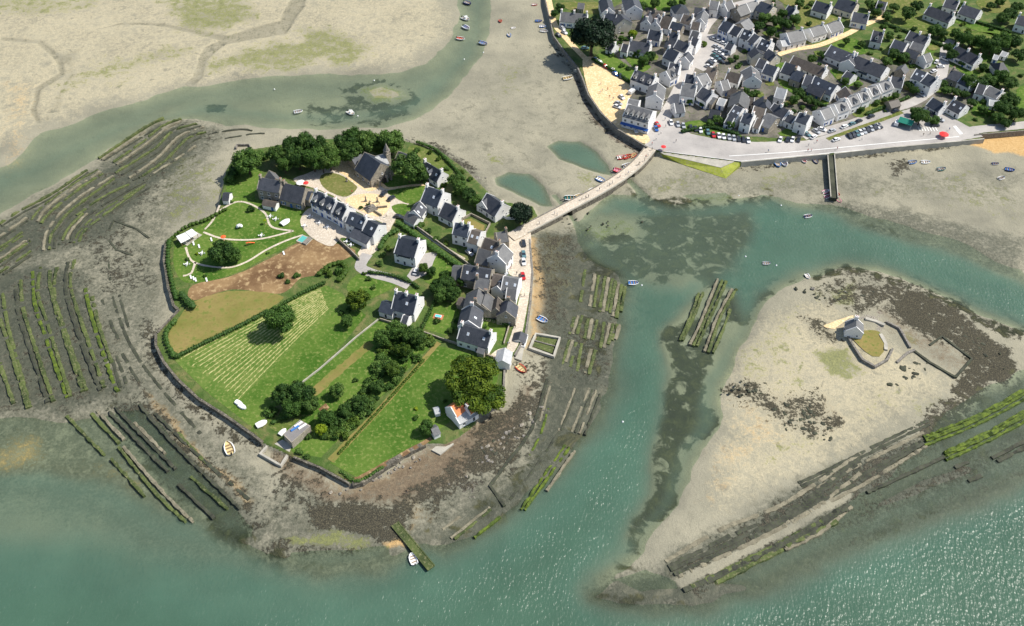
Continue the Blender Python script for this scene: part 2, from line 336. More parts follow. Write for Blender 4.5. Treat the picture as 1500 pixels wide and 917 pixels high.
lower([(1180,300),(1300,318),(1400,350),(1500,395),(1500,420),(1380,370),(1250,335)], -0.35, 6, 6, 4)
lower([(1380,600),(1450,560),(1560,500),(1640,500),(1640,650),(1500,690),(1420,690),(1330,720),(1240,770),(1150,820),(1060,850),(1040,840),(1180,770),(1300,690)], -0.22, 4, 4, 2)
lower([(1045,852),(1200,778),(1330,722),(1420,692),(1520,635),(1520,690),(1400,742),(1250,797),(1110,862)], -0.55, 4, 4, 2)
lower([(1420,600),(1500,560),(1560,540),(1560,600),(1440,660),(1380,672),(1400,640)], -0.5, 4, 4, 2)
lower([(880,850),(940,815),(1000,840),(1010,870),(940,878)], -0.12, 5, 4, 3)
lower([(805,285),(830,316),(850,350),(860,350),(840,318),(815,283)], -0.5, 2, 2, 1)
lower([(900,262),(920,270),(945,300),(960,310),(965,300),(925,262),(905,250)], -0.6, 2, 2, 1)
RILLS = []
for rill, z in (([(0,60),(55,64),(80,88),(85,108),(50,130),(45,165),(55,182),(64,182),(56,162),(60,134),(95,112),(92,84),(62,58),(0,54)], 0.10),
                ([(130,46),(180,36),(240,40),(300,54),(320,60),(300,68),(290,88),(285,112),(270,124),(280,130),(300,112),(305,88),(330,66),(420,50),(445,10),(452,-20),(430,-20),(410,30),(330,52),(240,34),(180,32)], 0.02)):
    lower(rill, z, 2.0, 2, 1); RILLS.append(rill)
# --- raised ground
lower([(560,205),(640,212),(720,270),(770,300),(820,330),(800,420),(790,520),(800,600),(740,690),(640,750),(520,770),(420,740),(360,690),(280,640),(225,560),(205,490),(225,400),(230,330),(310,270),(330,225),(440,200)], 0.95, 12, 5, 2)
lower([(1068,560),(1100,480),(1150,430),(1230,404),(1300,420),(1400,452),(1480,518),(1440,566),(1330,622),(1200,684),(1100,738),(1022,760),(1040,690)], 1.1, 14, 6, 2)
lower([(1205,478),(1240,455),(1290,460),(1310,490),(1330,520),(1300,540),(1270,535),(1240,500)], ZS, 5, 2, 1, ZS)
lower([(370,795),(440,780),(540,775),(560,795),(480,802),(400,800)], 0.15, 3, 3, 1)
lower([(1400,215),(1500,205),(1700,180),(1900,160),(1900,230),(1500,232),(1430,228)], 1.6, 10, 3, 4)
sl, d = inside_dist(PL(ISLAND, ZI)); w = sm((d+0.9)/0.9); Z[sl] = Z[sl]*(1-w)+ZI*w; MK['grass'][sl] = np.maximum(MK['grass'][sl], sm((d+0.5)/0.8))
sl, d = inside_dist(PL(MAINLAND, ZM)); w = sm((d+0.7)/0.7); Z[sl] = Z[sl]*(1-w)+ZM*w; MK['grass'][sl] = np.maximum(MK['grass'][sl], sm((d+0.4)/0.6))
# --- what the ground is made of
mask('mud', [(-300,320),(0,322),(130,252),(240,172),(340,192),(322,225),(300,300),(255,330),(240,400),(232,480),(250,560),(330,640),(395,700),(420,850),(250,840),(100,760),(-300,720)], 0.56, 8)
for rl in RILLS: mask('mud', rl, 0.42, 0.8, 3)
mask('mud', [(-100,330),(0,322),(130,252),(240,172),(330,192),(280,245),(190,330),(120,372),(60,380),(-100,420)], 0.85, 12, 14)
mask('mud', [(90,150),(110,110),(75,80),(120,70),(100,100),(85,140),(70,180)], 0.45, 4)
mask('mud', [(150,590),(215,590),(300,690),(380,760),(340,800),(230,710)], 0.95, 5)
mask('mud', [(-300,400),(0,390),(60,380),(120,390),(160,470),(200,590),(100,615),(-300,610)], 0.85, 12, 14)
mask('mud', [(780,340),(860,330),(930,420),(940,540),(920,640),(830,790),(660,840),(640,780),(760,690),(790,560)], 0.85, 5)
mask('mud', [(840,310),(930,260),(1000,240),(1100,262),(1200,250),(1500,250),(1500,300),(1200,290),(950,300)], 0.40, 8)
mask('mud', [(960,820),(1060,770),(1200,690),(1330,640),(1450,575),(1600,500),(1700,680),(1440,790),(1280,850),(1100,920),(840,910),(860,850)], 0.85, 6)
mask('mud', [(560,205),(650,215),(740,290),(700,300),(640,235),(560,215)], 0.6, 4)
mask('mud', [(330,770),(420,690),(520,715),(620,660),(740,600),(790,560),(800,640),(720,800),(560,880),(340,860)], 0.60, 6)
mask('mud', [(600,190),(700,110),(800,60),(850,130),(900,190),(930,230),(800,310),(720,270)], 0.22, 10)
mask('weed', [(-100,330),(0,325),(130,255),(240,175),(330,195),(280,260),(190,350),(120,380),(60,370),(0,420)], 0.22, 6)
mask('weed', [(0,400),(120,392),(165,480),(205,595),(100,612),(0,608)], 0.20, 6)
mask('weed', [(150,600),(210,585),(300,690),(380,760),(340,790),(230,700)], 0.55, 5)
mask('weed', [(115,330),(180,330),(215,380),(215,420),(160,440),(130,390)], 0.40, 6)
mask('weed', [(205,470),(230,485),(228,510),(262,562),(330,618),(385,655),(380,668),(320,632),(250,580),(212,520)], 0.60, 3)
mask('weed', [(185,540),(205,560),(270,640),(350,705),(345,720),(255,655),(190,570)], 0.50, 2)
mask('weed', [(440,738),(520,722),(590,735),(640,690),(700,640),(745,600),(795,560),(796,610),(750,690),(650,748),(590,772),(470,775)], 0.62, 5)
mask('weed', [(370,795),(420,788),(520,775),(560,790),(500,812),(420,812)], 0.5, 3)
mask('weed', [(400,660),(470,700),(500,730),(420,760),(390,720)], 0.44, 5)
mask('weed', [(600,205),(640,212),(690,245),(700,262),(680,262),(640,232),(600,218)], 0.55, 3)
mask('weed', [(440,200),(560,196),(600,206),(560,208),(440,210)], 0.45, 2)
mask('weed', [(785,350),(830,335),(850,360),(830,420),(825,470),(795,480),(785,420)], 0.46, 4)
mask('weed', [(760,540),(800,520),(800,560),(770,620),(740,640)], 0.5, 3)
mask('weed', [(820,470),(900,470),(890,560),(830,560)], 0.45, 5)
mask('eelgrass', [(980,470),(1050,470),(1052,560),(1030,640),(1000,700),(965,760),(930,800),(912,790),(935,730),(958,670),(962,600),(975,540)], 0.70, 2.5, 13)
mask('eelgrass', [(1050,430),(1090,405),(1140,402),(1130,430),(1095,460),(1080,480),(1060,470)], 0.9, 3)
mask('eelgrass', [(880,868),(930,862),(1010,880),(960,886),(900,884)], 0.7, 3)
mask('eelgrass', [(890,815),(925,800),(935,830),(905,850)], 0.42, 4)
mask('eelgrass', [(925,275),(985,292),(1060,288),(1130,285),(1160,310),(1120,360),(1080,400),(1040,420),(1010,400),(960,420),(920,400),(880,400),(850,370),(870,355),(930,345),(945,310)], 0.66, 5, 14)
mask('eelgrass', [(870,385),(930,370),(930,410),(890,420),(850,400)], 0.75, 4)
mask('weed', [(1330,425),(1400,455),(1480,515),(1490,545),(1430,590),(1385,575),(1420,540),(1380,500),(1320,470),(1290,440)], 0.92, 3, 9)
mask('weed', [(1240,425),(1300,420),(1340,450),(1330,480),(1300,460),(1250,450)], 0.62, 3, 9)
mask('weed', [(1390,575),(1440,585),(1420,610),(1340,645),(1330,630)], 0.7, 3, 9)
mask('weed', [(1190,420),(1240,398),(1300,415),(1330,440),(1260,455),(1210,445)], 0.47, 4, 9)
mask('weed', [(1060,560),(1110,560),(1130,590),(1200,575),(1225,630),(1180,645),(1120,615),(1070,590)], 0.54, 4, 9)
mask('weed', [(1165,462),(1200,470),(1240,500),(1225,505),(1180,485)], 0.55, 2)
mask('weed', [(1240,395),(1350,420),(1420,452),(1500,490),(1500,500),(1400,458),(1320,432),(1240,405)], 0.6, 2)
mask('eelgrass', [(1290,400),(1400,380),(1500,430),(1500,480),(1430,450),(1350,415)], 0.42, 6)
mask('weed', [(980,830),(1060,780),(1200,700),(1330,640),(1440,590),(1460,600),(1340,680),(1240,745),(1130,810),(1020,862)], 0.50, 3)
mask('weed', [(1180,800),(1260,740),(1360,700),(1500,640),(1500,690),(1400,735),(1250,795)], 0.46, 5)
mask('eelgrass', [(500,125),(545,116),(595,122),(614,142),(590,160),(535,162),(440,158),(450,150),(505,150)], 0.62, 4)
mask('eelgrass', [(530,165),(600,155),(610,165),(560,182),(500,182)], 0.55, 4)
mask('eelgrass', [(-20,870),(10,868),(34,890),(30,930),(-20,930)], 0.7, 4)
mask('eelgrass', [(295,152),(325,152),(330,165),(300,166)], 0.6, 2)
mask('weed', [(1295,236),(1330,235),(1335,255),(1300,258)], 0.55, 2)
unmask('eelgrass', [(520,130),(560,121),(592,130),(598,142),(575,150),(540,149)], 1.5)
mask('weed', [(1000,220),(1090,238),(1210,228),(1400,210),(1400,216),(1210,238),(1090,250)], 0.5, 2)
mask('weed', [(855,130),(880,172),(935,212),(925,218),(870,185),(846,140)], 0.42, 2)
mask('eelgrass', [(1190,800),(1260,760),(1340,720),(1420,690),(1480,650),(1470,690),(1380,740),(1260,790)], 0.55, 5)
mask('eelgrass', [(1360,600),(1450,560),(1510,540),(1510,650),(1400,690),(1330,690)], 0.50, 5)
mask('eelgrass', [(640,770),(720,730),(790,650),(830,600),(850,640),(800,720),(700,800)], 0.42, 5)
mask('eelgrass', [(380,800),(470,800),(480,830),(420,850),(360,815)], 0.5, 5)
mask('eelgrass', [(160,600),(215,600),(320,720),(390,780),(330,800),(230,720)], 0.5, 5)
mask('eelgrass', [(840,400),(900,420),(890,560),(820,560)], 0.42, 6)
mask('eelgrass', [(430,150),(520,150),(610,160),(580,182),(450,180)], 0.42, 5)
mask('algae', [(315,80),(360,68),(440,45),(520,50),(545,70),(500,95),(420,100),(330,105)], 0.66, 9, 26)
mask('algae', [(240,0),(370,-20),(375,30),(330,48),(260,40)], 0.66, 9, 26)
mask('algae', [(-20,-20),(150,-10),(140,14),(60,24),(-20,20)], 0.5, 6)
mask('algae', [(80,125),(130,92),(200,80),(260,60),(290,70),(210,100),(100,140)], 0.5, 9, 26)
mask('algae', [(440,785),(490,775),(538,780),(540,792),(470,800)], 0.75, 3)
mask('algae', [(520,130),(560,122),(592,130),(598,142),(575,150),(540,149)], 0.5, 3)
mask('algae', [(1195,520),(1240,510),(1258,545),(1225,552)], 0.62, 4)
mask('algae', [(1225,430),(1245,420),(1250,440),(1230,445)], 0.6, 2)
mask('algae', [(1160,560),(1180,562),(1175,575),(1155,570)], 0.6, 2)
mask('algae', [(1180,420),(1230,405),(1240,430),(1190,445)], 0.4, 5)
mask('algae', [(1100,660),(1160,630),(1200,650),(1120,690)], 0.36, 5)
mask('algae', [(1330,485),(1345,495),(1340,510),(1325,500)], 0.6, 2)
mask('algae', [(715,150),(745,90),(770,100),(760,140)], 0.36, 5)
mask('algae', [(705,225),(725,225),(735,240),(715,242)], 0.55, 3)
mask('algae', [(840,250),(870,255),(875,275),(850,285)], 0.5, 4)
mask('algae', [(1095,250),(1180,245),(1200,270),(1120,285)], 0.36, 8)
mask('algae', [(230,220),(310,225),(300,280),(240,300)], 0.36, 8)
mask('algae', [(790,345),(840,330),(840,400),(800,440)], 0.38, 6)
mask('algae', [(840,335),(935,320),(930,355),(860,360)], 0.45, 5)
mask('algae', [(985,286),(1060,278),(1075,290),(1020,298)], 0.5, 4)
mask('algae', [(640,700),(760,590),(780,600),(680,720)], 0.32, 6)
mask('orange', [(1405,207),(1440,196),(1500,195),(1700,175),(1700,225),(1500,226),(1450,222)], 1.0, 3)
mask('orange', [(772,350),(785,350),(800,400),(785,500),(765,520),(772,470),(780,400)], 0.62, 3)
mask('orange', [(-40,660),(20,640),(60,640),(55,680),(-40,688)], 0.45, 7)
mask('orange', [(120,660),(220,680),(230,740),(160,710)], 0.3, 8)
mask('orange', [(200,570),(222,580),(300,665),(372,725),(360,735),(280,670)], 0.55, 3)
mask('orange', [(560,790),(590,780),(600,792),(570,798)], 0.8, 2)
mask('orange', [(480,690),(520,712),(600,665),(650,655),(640,680),(560,720),(500,728)], 0.45, 4)
mask('orange', [(1200,482),(1235,465),(1255,462),(1245,478)], 0.4, 3)
mask('orange', [(1070,560),(1160,640),(1040,750),(1025,755)], 0.30, 10)
mask('orange', [(0,110),(60,120),(45,240),(0,270)], 0.32, 12)
mask('algae', [(300,240),(330,230),(325,290),(300,320),(255,330),(230,300),(250,260)], 0.36, 7)
mask('algae', [(1120,470),(1200,520),(1180,580),(1110,600)], 0.30, 8)
mask('algae', [(1250,560),(1330,560),(1300,610),(1240,640)], 0.30, 8)
mask('algae', [(900,300),(1000,240),(1050,262),(1000,290)], 0.34, 8)
mask('dryp', [(-100,-40),(640,-40),(660,50),(600,95),(400,105),(150,152),(60,186),(-100,260)], 0.5, 10)
mask('dryp', [(1060,570),(1110,470),(1220,430),(1290,500),(1400,560),(1250,660),(1050,745)], 0.55, 10)
mask('stone', [(640,700),(770,570),(800,580),(770,650),(690,740)], 0.52, 4)
mask('stone', [(600,205),(660,222),(710,265),(690,270),(620,225)], 0.5, 3)
mask('stone', [(500,710),(560,690),(620,655),(625,662),(560,702),(515,722)], 0.55, 2)
mask('stone', [(1220,478),(1290,455),(1305,475),(1290,490),(1270,470),(1240,480)], 0.6, 2, 3)

mask('brown', [(400,655),(430,675),(512,712),(560,692),(622,655),(700,620),(740,600),(760,560),(790,560),(770,640),(700,700),(620,745),(560,740),(480,735),(420,710),(390,680)], 0.75, 5)
mask('brown', [(772,350),(830,335),(835,420),(800,500),(790,540),(765,520)], 0.42, 5)
mask('brown', [(225,490),(262,560),(330,620),(385,655),(375,670),(300,625),(230,560),(212,510)], 0.35, 4)
mask('brown', [(1190,425),(1300,415),(1400,455),(1480,515),(1440,570),(1340,520),(1260,450)], 0.42, 6)
mask('brown', [(1110,575),(1230,590),(1225,640),(1140,625)], 0.42, 6)
mask('weed', [(448,742),(520,732),(600,744),(596,786),(540,794),(470,782)], 0.95, 3)
mask('weed', [(690,640),(760,575),(795,560),(780,615),(720,680),(680,690)], 0.66, 4)
mask('weed', [(300,650),(345,700),(395,740),(390,760),(320,710),(285,660)], 0.5, 3)
mask('orange', [(590,735),(612,728),(640,760),(610,775)], 0.42, 4)
mask('orange', [(655,672),(690,665),(690,685),(662,690)], 0.5, 3)
unmask('weed', [(430,783),(490,772),(545,778),(548,796),(470,804),(430,798)], 2)
mask('algae', [(430,783),(490,772),(545,778),(548,796),(470,804),(430,798)], 0.75, 3, 12)
mask('algae', [(1080,520),(1130,470),(1170,450),(1160,520),(1100,600)], 0.38, 6)
mask('algae', [(1195,515),(1245,508),(1262,545),(1225,555)], 0.85, 4)
mask('algae', [(1215,425),(1250,412),(1258,445),(1225,448)], 0.7, 3)
mask('algae', [(1330,595),(1380,580),(1400,590),(1340,615)], 0.42, 4)
mask('algae', [(1400,240),(1500,280),(1500,330),(1380,300),(1250,280)], 0.28, 10)
mask('algae', [(780,350),(835,335),(838,420),(800,480)], 0.5, 6)
mask('mud', [(1180,292),(1300,300),(1500,345),(1500,415),(1350,365),(1200,332)], 0.6, 6)
mask('eelgrass', [(1150,408),(1240,388),(1300,398),(1420,448),(1500,482),(1500,498),(1400,458),(1300,418),(1240,402),(1160,420)], 0.60, 3)
mask('eelgrass', [(1190,302),(1260,308),(1350,345),(1300,345),(1210,326)], 0.55, 5)
mask('eelgrass', [(1100,300),(1170,300),(1160,340),(1110,370),(1080,400)], 0.5, 6)
mask('eelgrass', [(900,430),(960,420),(970,470),(940,560),(915,640),(905,560)], 0.34, 6)
STRIP = [(985,845),(1060,815),(1150,770),(1240,720),(1246,730),(1150,784),(1060,830),(1000,858)]
unmask('mud', STRIP, 1.2, 3); unmask('weed', STRIP, 1.2, 3)
FOOT = [(846,100),(862,140),(880,168),(905,193),(945,218),(934,226),(893,203),(866,175),(850,142),(836,104)]
mask('stone', FOOT, 0.75, 1.5, 3); mask('weed', FOOT, 0.42, 1.5, 3); mask('brown', FOOT, 0.6, 2, 3)
mask('weed', [(812,60),(846,104),(836,110),(800,70)], 0.42, 2)
# turn far-off cells outside the surveyed area to plain sand/river
verts = np.stack([X.ravel(), Y.ravel(), Z.ravel()], 1)
def grid_faces(nx, ny):
    i = np.arange((nx-1)*(ny-1)); r, c = i//(nx-1), i % (nx-1); a = r*nx+c
    return np.stack([a, a+1, a+1+nx, a+nx], 1)
def grid_mesh(name, v, faces):
    me = bpy.data.meshes.new(name); me.vertices.add(len(v)); me.vertices.foreach_set('co', v.astype(np.float32).ravel())
    me.loops.add(faces.size); me.loops.foreach_set('vertex_index', faces.astype(np.int32).ravel())
    me.polygons.add(len(faces)); me.polygons.foreach_set('loop_start', np.arange(0, faces.size, 4, dtype=np.int32))
    me.polygons.foreach_set('use_smooth', np.ones(len(faces), bool)); me.update(calc_edges=True); return me
me = grid_mesh('terrain', verts, grid_faces(NX, NY))
for k, arr in MK.items():
    a = me.attributes.new(k, 'FLOAT', 'POINT'); a.data.foreach_set('value', arr.astype(np.float32).ravel())
m, nt, b = new_mat('terrain', 0.8, 0.25)
pos = N(nt, 'ShaderNodeNewGeometry').outputs['Position']
def A(k): return N(nt, 'ShaderNodeAttribute', attribute_name=k).outputs['Fac']
nbig = noise(nt, 0.035, 6, 0.62, vec=pos); nmid = noise(nt, 0.22, 5, 0.62, vec=pos, dist=0.6); nfin = noise(nt, 0.9, 5, 0.68, vec=pos, dist=0.3); nspk = noise(nt, 2.6, 3, 0.6, vec=pos)
def thr(k, amp, lo, hi, n1=nmid, n2=nfin):
    n_ = mth(nt, 'ADD', mth(nt, 'MULTIPLY', mth(nt, 'SUBTRACT', n1, 0.5), amp), mth(nt, 'MULTIPLY', mth(nt, 'SUBTRACT', n2, 0.5), amp))
    at_ = A(k); v = mth(nt, 'ADD', at_, n_)
    return mth(nt, 'MULTIPLY', sstep(nt, v, lo, hi), sstep(nt, at_, 0.02, 0.2))
col = ramp(nt, nbig, [(0.30, (0.195, 0.186, 0.138)), (0.5, (0.278, 0.260, 0.190)), (0.70, (0.350, 0.322, 0.232))])
col = mixc(nt, thr('dryp', 1.2, 0.1, 0.9), col, (0.475, 0.415, 0.275))
col = mixc(nt, sstep(nt, nmid, 0.55, 0.72), col, (0.24, 0.225, 0.165))
mudc = ramp(nt, nmid, [(0.33, (0.040, 0.046, 0.031)), (0.52, (0.076, 0.081, 0.055)), (0.75, (0.158, 0.150, 0.104))])
col = mixc(nt, thr('mud', 1.0, 0.15, 0.85), col, mudc)
orc = ramp(nt, nfin, [(0.35, (0.47, 0.29, 0.11)), (0.65, (0.58, 0.39, 0.175))])
col = mixc(nt, thr('orange', 0.7, 0.2, 0.75), col, orc)
alc = ramp(nt, nfin, [(0.35, (0.13, 0.145, 0.055)), (0.6, (0.205, 0.215, 0.075)), (0.75, (0.28, 0.29, 0.10))])
col = mixc(nt, mth(nt, 'MULTIPLY', thr('algae', 1.5, 0.3, 0.75), 0.85), col, alc)
stc = ramp(nt, nspk, [(0.35, (0.11, 0.10, 0.085)), (0.55, (0.30, 0.27, 0.22)), (0.7, (0.50, 0.46, 0.39))])
col = mixc(nt, thr('stone', 1.8, 0.42, 0.62), col, stc)
brc = ramp(nt, nfin, [(0.35, (0.105, 0.075, 0.046)), (0.6, (0.19, 0.145, 0.092)), (0.75, (0.27, 0.215, 0.14))])
col = mixc(nt, thr('brown', 1.0, 0.2, 0.8), col, brc)
wec = ramp(nt, nspk, [(0.35, (0.028, 0.026, 0.018)), (0.55, (0.060, 0.054, 0.034)), (0.72, (0.13, 0.112, 0.068))])
wf = thr('weed', 2.2, 0.36, 0.70); col = mixc(nt, wf, col, wec)
eel = noise(nt, 0.075, 4, 0.55, vec=pos, dist=1.2)
efc = thr('eelgrass', 1.7, 0.34, 0.66, eel, nmid)
eec = ramp(nt, nmid, [(0.35, (0.012, 0.015, 0.009)), (0.55, (0.036, 0.040, 0.018)), (0.7, (0.085, 0.082, 0.036))])
col = mixc(nt, efc, col, eec)
grc = ramp(nt, nmid, [(0.32, (0.045, 0.095, 0.014)), (0.5, (0.085, 0.125, 0.030)), (0.68, (0.17, 0.16, 0.06))])
grc = mixc(nt, sstep(nt, nfin, 0.55, 0.72), grc, (0.035, 0.065, 0.012))
col = mixc(nt, thr('grass', 0.5, 0.35, 0.6), col, grc)
col = mixc(nt, 1.0, col, mth(nt, 'MULTIPLY_ADD', nspk, 0.5, 0.75), 'MULTIPLY')
nt.links.new(col, b.inputs['Base Color'])
nt.links.new(mth(nt, 'MULTIPLY_ADD', A('mud'), -0.3, 0.85), b.inputs['Roughness'])
bump(nt, b, mth(nt, 'ADD', mth(nt, 'ADD', nfin, mth(nt, 'MULTIPLY', nspk, 0.5)), mth(nt, 'MULTIPLY', wf, 0.6)), 0.7, 0.35)
me.materials.append(m)
terrain = struct(link('ground', me))

# ------------------------------------------------------------------ water: one level sheet, turbid with depth
st = 2
wx, wy = X[::st, ::st], Y[::st, ::st]; dep = -Z[::st, ::st]
wv = np.stack([wx.ravel(), wy.ravel(), np.zeros(wx.size)], 1)
wm = grid_mesh('water', wv, grid_faces(wx.shape[1], wx.shape[0]))
a = wm.attributes.new('depth', 'FLOAT', 'POINT'); a.data.foreach_set('value', np.clip(dep, -0.5, 10).astype(np.float32).ravel())
m = bpy.data.materials.new('water'); m.use_nodes = True; nt = m.node_tree; MATS['water'] = m
nt.nodes.remove(nt.nodes['Principled BSDF'])
pos = N(nt, 'ShaderNodeNewGeometry').outputs['Position']
dp = mth(nt, 'MAXIMUM', A('depth'), 0.0)
fac = mth(nt, 'SUBTRACT', 1.0, mth(nt, 'POWER', 2.71828, mth(nt, 'MULTIPLY', dp, -0.62)))
nb = noise(nt, 0.03, 5, 0.6, vec=pos)
wc = ramp(nt, fac, [(0.0, (0.175, 0.205, 0.135)), (0.5, (0.112, 0.180, 0.128)), (0.80, (0.070, 0.144, 0.100)), (0.97, (0.054, 0.110, 0.072))])
wc = mixc(nt, 1.0, wc, mth(nt, 'MULTIPLY_ADD', nb, 0.8, 0.62), 'MULTIPLY')
df = N(nt, 'ShaderNodeBsdfDiffuse'); nt.links.new(wc, df.inputs[0])
tr = N(nt, 'ShaderNodeBsdfTransparent'); tr.inputs[0].default_value = (0.86, 0.95, 0.90, 1)
mx = N(nt, 'ShaderNodeMixShader'); nt.links.new(fac, mx.inputs[0]); nt.links.new(tr.outputs[0], mx.inputs[1]); nt.links.new(df.outputs[0], mx.inputs[2])
# wind ripples, rougher over the deep open water than in the sheltered shallows
mp = N(nt, 'ShaderNodeMapping'); nt.links.new(pos, mp.inputs[0]); mp.inputs['Rotation'].default_value = (0, 0, 0.5); mp.inputs['Scale'].default_value = (1.0, 0.55, 1.0)
rip = mth(nt, 'ADD', noise(nt, 1.15, 1.5, 0.5, vec=mp.outputs[0]), mth(nt, 'MULTIPLY', noise(nt, 0.16, 2, 0.5, vec=mp.outputs[0]), 1.2))
wind = N(nt, 'ShaderNodeMapping'); nt.links.new(pos, wind.inputs[0]); wind.inputs['Rotation'].default_value = (0, 0, 0.6); wind.inputs['Scale'].default_value = (0.35, 1.6, 1.0)
gust = sstep(nt, noise(nt, 0.035, 4, 0.6, vec=wind.outputs[0], dist=0.8), 0.34, 0.62)
calm = mth(nt, 'MULTIPLY', sstep(nt, dp, 0.2, 3.2), mth(nt, 'MULTIPLY_ADD', gust, 0.5, 0.6))
bp = N(nt, 'ShaderNodeBump'); bp.inputs['Distance'].default_value = 0.75; nt.links.new(rip, bp.inputs['Height'])
nt.links.new(mth(nt, 'MULTIPLY_ADD', calm, 0.64, 0.12), bp.inputs['Strength'])
gl = N(nt, 'ShaderNodeBsdfGlossy'); gl.inputs['Roughness'].default_value = 0.33; nt.links.new(bp.outputs[0], gl.inputs['Normal'])
fr = N(nt, 'ShaderNodeFresnel'); fr.inputs[0].default_value = 1.33; nt.links.new(bp.outputs[0], fr.inputs['Normal'])
mx2 = N(nt, 'ShaderNodeMixShader'); nt.links.new(fr.outputs[0], mx2.inputs[0]); nt.links.new(mx.outputs[0], mx2.inputs[1]); nt.links.new(gl.outputs[0], mx2.inputs[2])
nt.links.new(mx2.outputs[0], nt.nodes['Material Output'].inputs[0])
wm.materials.append(m); struct(link('water', wm))

# ------------------------------------------------------------------ lawns, fields, paths and roads of the island
def L_(n): return ZI+0.012*n
sheet('garden_lawn', [(262,352),(290,332),(325,312),(335,296),(352,288),(400,298),(445,312),(450,338),(438,352),(400,372),(340,402),(280,415),(258,400),(254,370)], 'lawn', L_(1), True)
sheet('stable_lawn', [(335,262),(352,248),(378,246),(384,258),(374,280),(380,300),(430,300),(445,314),(400,300),(350,288),(332,284)], 'lawn', L_(2), True)
sheet('ploughed_ground', [(282,440),(282,418),(340,404),(400,376),(440,354),(470,352),(520,366),(505,380),(480,386),(465,402),(440,408),(410,430),(340,424)], 'bare_soil', L_(1), True)
sheet('dry_field', [(252,510),(247,490),(262,466),(284,442),(340,426),(410,432),(404,446),(340,482),(272,516)], 'stubble', L_(2), True)
sheet('hay_field', [(254,526),(330,486),(404,448),(478,418),(502,430),(508,440),(440,500),(380,556),(336,600),(300,572)], 'hay_ground', L_(3), False)
sheet('green_paddock', [(336,600),(380,556),(440,500),(508,440),(536,462),(492,516),(438,562),(400,600),(372,628)], 'lawn', L_(1), False)
sheet('kitchen_garden', [(440,560),(494,516),(556,466),(600,480),(640,498),(570,570),(470,670),(430,664),(400,620)], 'lawn', L_(1), False)
sheet('long_meadow', [(484,678),(640,506),(700,520),(735,532),(722,580),(676,604),(630,640),(524,700)], 'lawn', L_(2), False)
sheet('shore_path', [(500,702),(524,698),(630,640),(634,644),(528,704)], 'bare_soil', L_(4))
sheet('garden_path', [(480,672),(560,590),(640,500),(646,503),(566,594),(488,678)], 'stubble', L_(5))
sheet('church_lawn', [(468,262),(476,254),(496,255),(520,270),(522,278),(508,288),(494,286),(476,276)], 'lawn_dry', L_(6), True)
sheet('square_gravel', [(430,262),(450,254),(470,246),(492,240),(506,234),(520,248),(546,268),(566,270),(600,268),(626,270),(610,290),(586,310),(572,336),(556,362),(536,378),(524,372),(540,350),(562,330),(540,318),(512,304),(490,288),(462,276),(440,270)], 'gravel', L_(3), True)
sheet('ochre_apron', [(484,246),(505,234),(520,246),(545,266),(556,274),(540,280),(524,272),(500,254)], 'ochre_gravel', L_(4), True)
sheet('ochre_apron', [(506,292),(530,284),(560,286),(572,298),(560,316),(540,314),(516,302)], 'ochre_gravel', L_(5), True)
sheet('church_grass', [(545,268),(556,262),(590,256),(616,268),(626,268),(618,276),(590,278),(562,274)], 'lawn', L_(6), True)
sheet('church_grass', [(566,280),(590,276),(622,274),(612,294),(598,298),(580,290)], 'lawn', L_(7), True)
sheet('church_grass', [(574,302),(590,298),(602,304),(594,314),(580,312)], 'lawn', L_(7), True)
ribbon('chapel_path', [(552,264),(562,272),(570,276),(600,272),(626,270)], 1.5, 'ochre_gravel', L_(9))
ribbon('village_lane', [(538,372),(528,390),(545,400),(575,408),(600,418)], 4.6, 'asphalt', L_(6))
ribbon('village_lane', [(596,318),(620,340),(650,362),(680,380)], 1.6, 'gravel', L_(6))
sheet('car_yard', [(618,372),(642,368),(628,400),(604,412),(596,404)], 'asphalt', L_(7))
sheet('terrace', [(440,322),(458,304),(500,322),(530,342),(522,352),(500,348),(488,360),(470,356),(448,340)], 'gravel', L_(7), True)
for pts in ([(298,340),(330,350),(380,350),(430,338)], [(322,308),(345,296),(365,298),(388,312),(398,332),(428,338)], [(272,362),(284,384),(330,392),(360,384),(390,366),(420,352),(444,344)], [(286,384),(280,400),(268,404)], [(322,300),(312,322),(300,336)]):
    ribbon('garden_walk', pts, 0.9, 'gravel', L_(5))
sheet('front_garden', [(520,404),(548,398),(582,414),(560,430),(530,440),(508,424)], 'lawn', L_(4), True)
sheet('front_garden', [(588,432),(606,424),(614,432),(606,440)], 'lawn', L_(4), True)
sheet('pool_garden', [(628,452),(645,440),(672,448),(672,478),(656,492),(622,482)], 'lawn', L_(3))
sheet('front_garden', [(640,372),(662,386),(660,408),(640,424),(620,410)], 'lawn', L_(3))
sheet('walled_lawn', [(700,466),(742,476),(736,500),(722,496),(720,484),(698,478)], 'lawn', L_(3))
sheet('sand_yard', [(690,320),(710,330),(706,344),(688,332),(676,322)], 'stubble', L_(3))
sheet('garden', [(600,214),(620,216),(650,236),(664,252),(650,256),(620,234),(600,226)], 'meadow', L_(3), True)
sheet('quay_road', [(746,345),(774,336),(778,350),(778,400),(774,440),(764,490),(752,516),(742,512),(752,480),(760,440),(764,408),(746,402),(742,370)], 'gravel', L_(8), True)
ribbon('dirt_track', [(742,512),(728,516),(718,528)], 2.0, 'gravel', L_(9))

for nm, mt, pts in (('rough_grass', 'stubble', [(450,575),(500,532),(540,500),(548,505),(505,543),(458,584)]), ('bare_patch', 'bare_soil', [(466,600),(476,590),(482,596),(472,608)]), ('rough_grass', 'meadow', [(392,606),(420,612),(440,602),(444,610),(414,630),(396,626)])):
    sheet(nm, pts, mt, L_(2), True, 0.3)
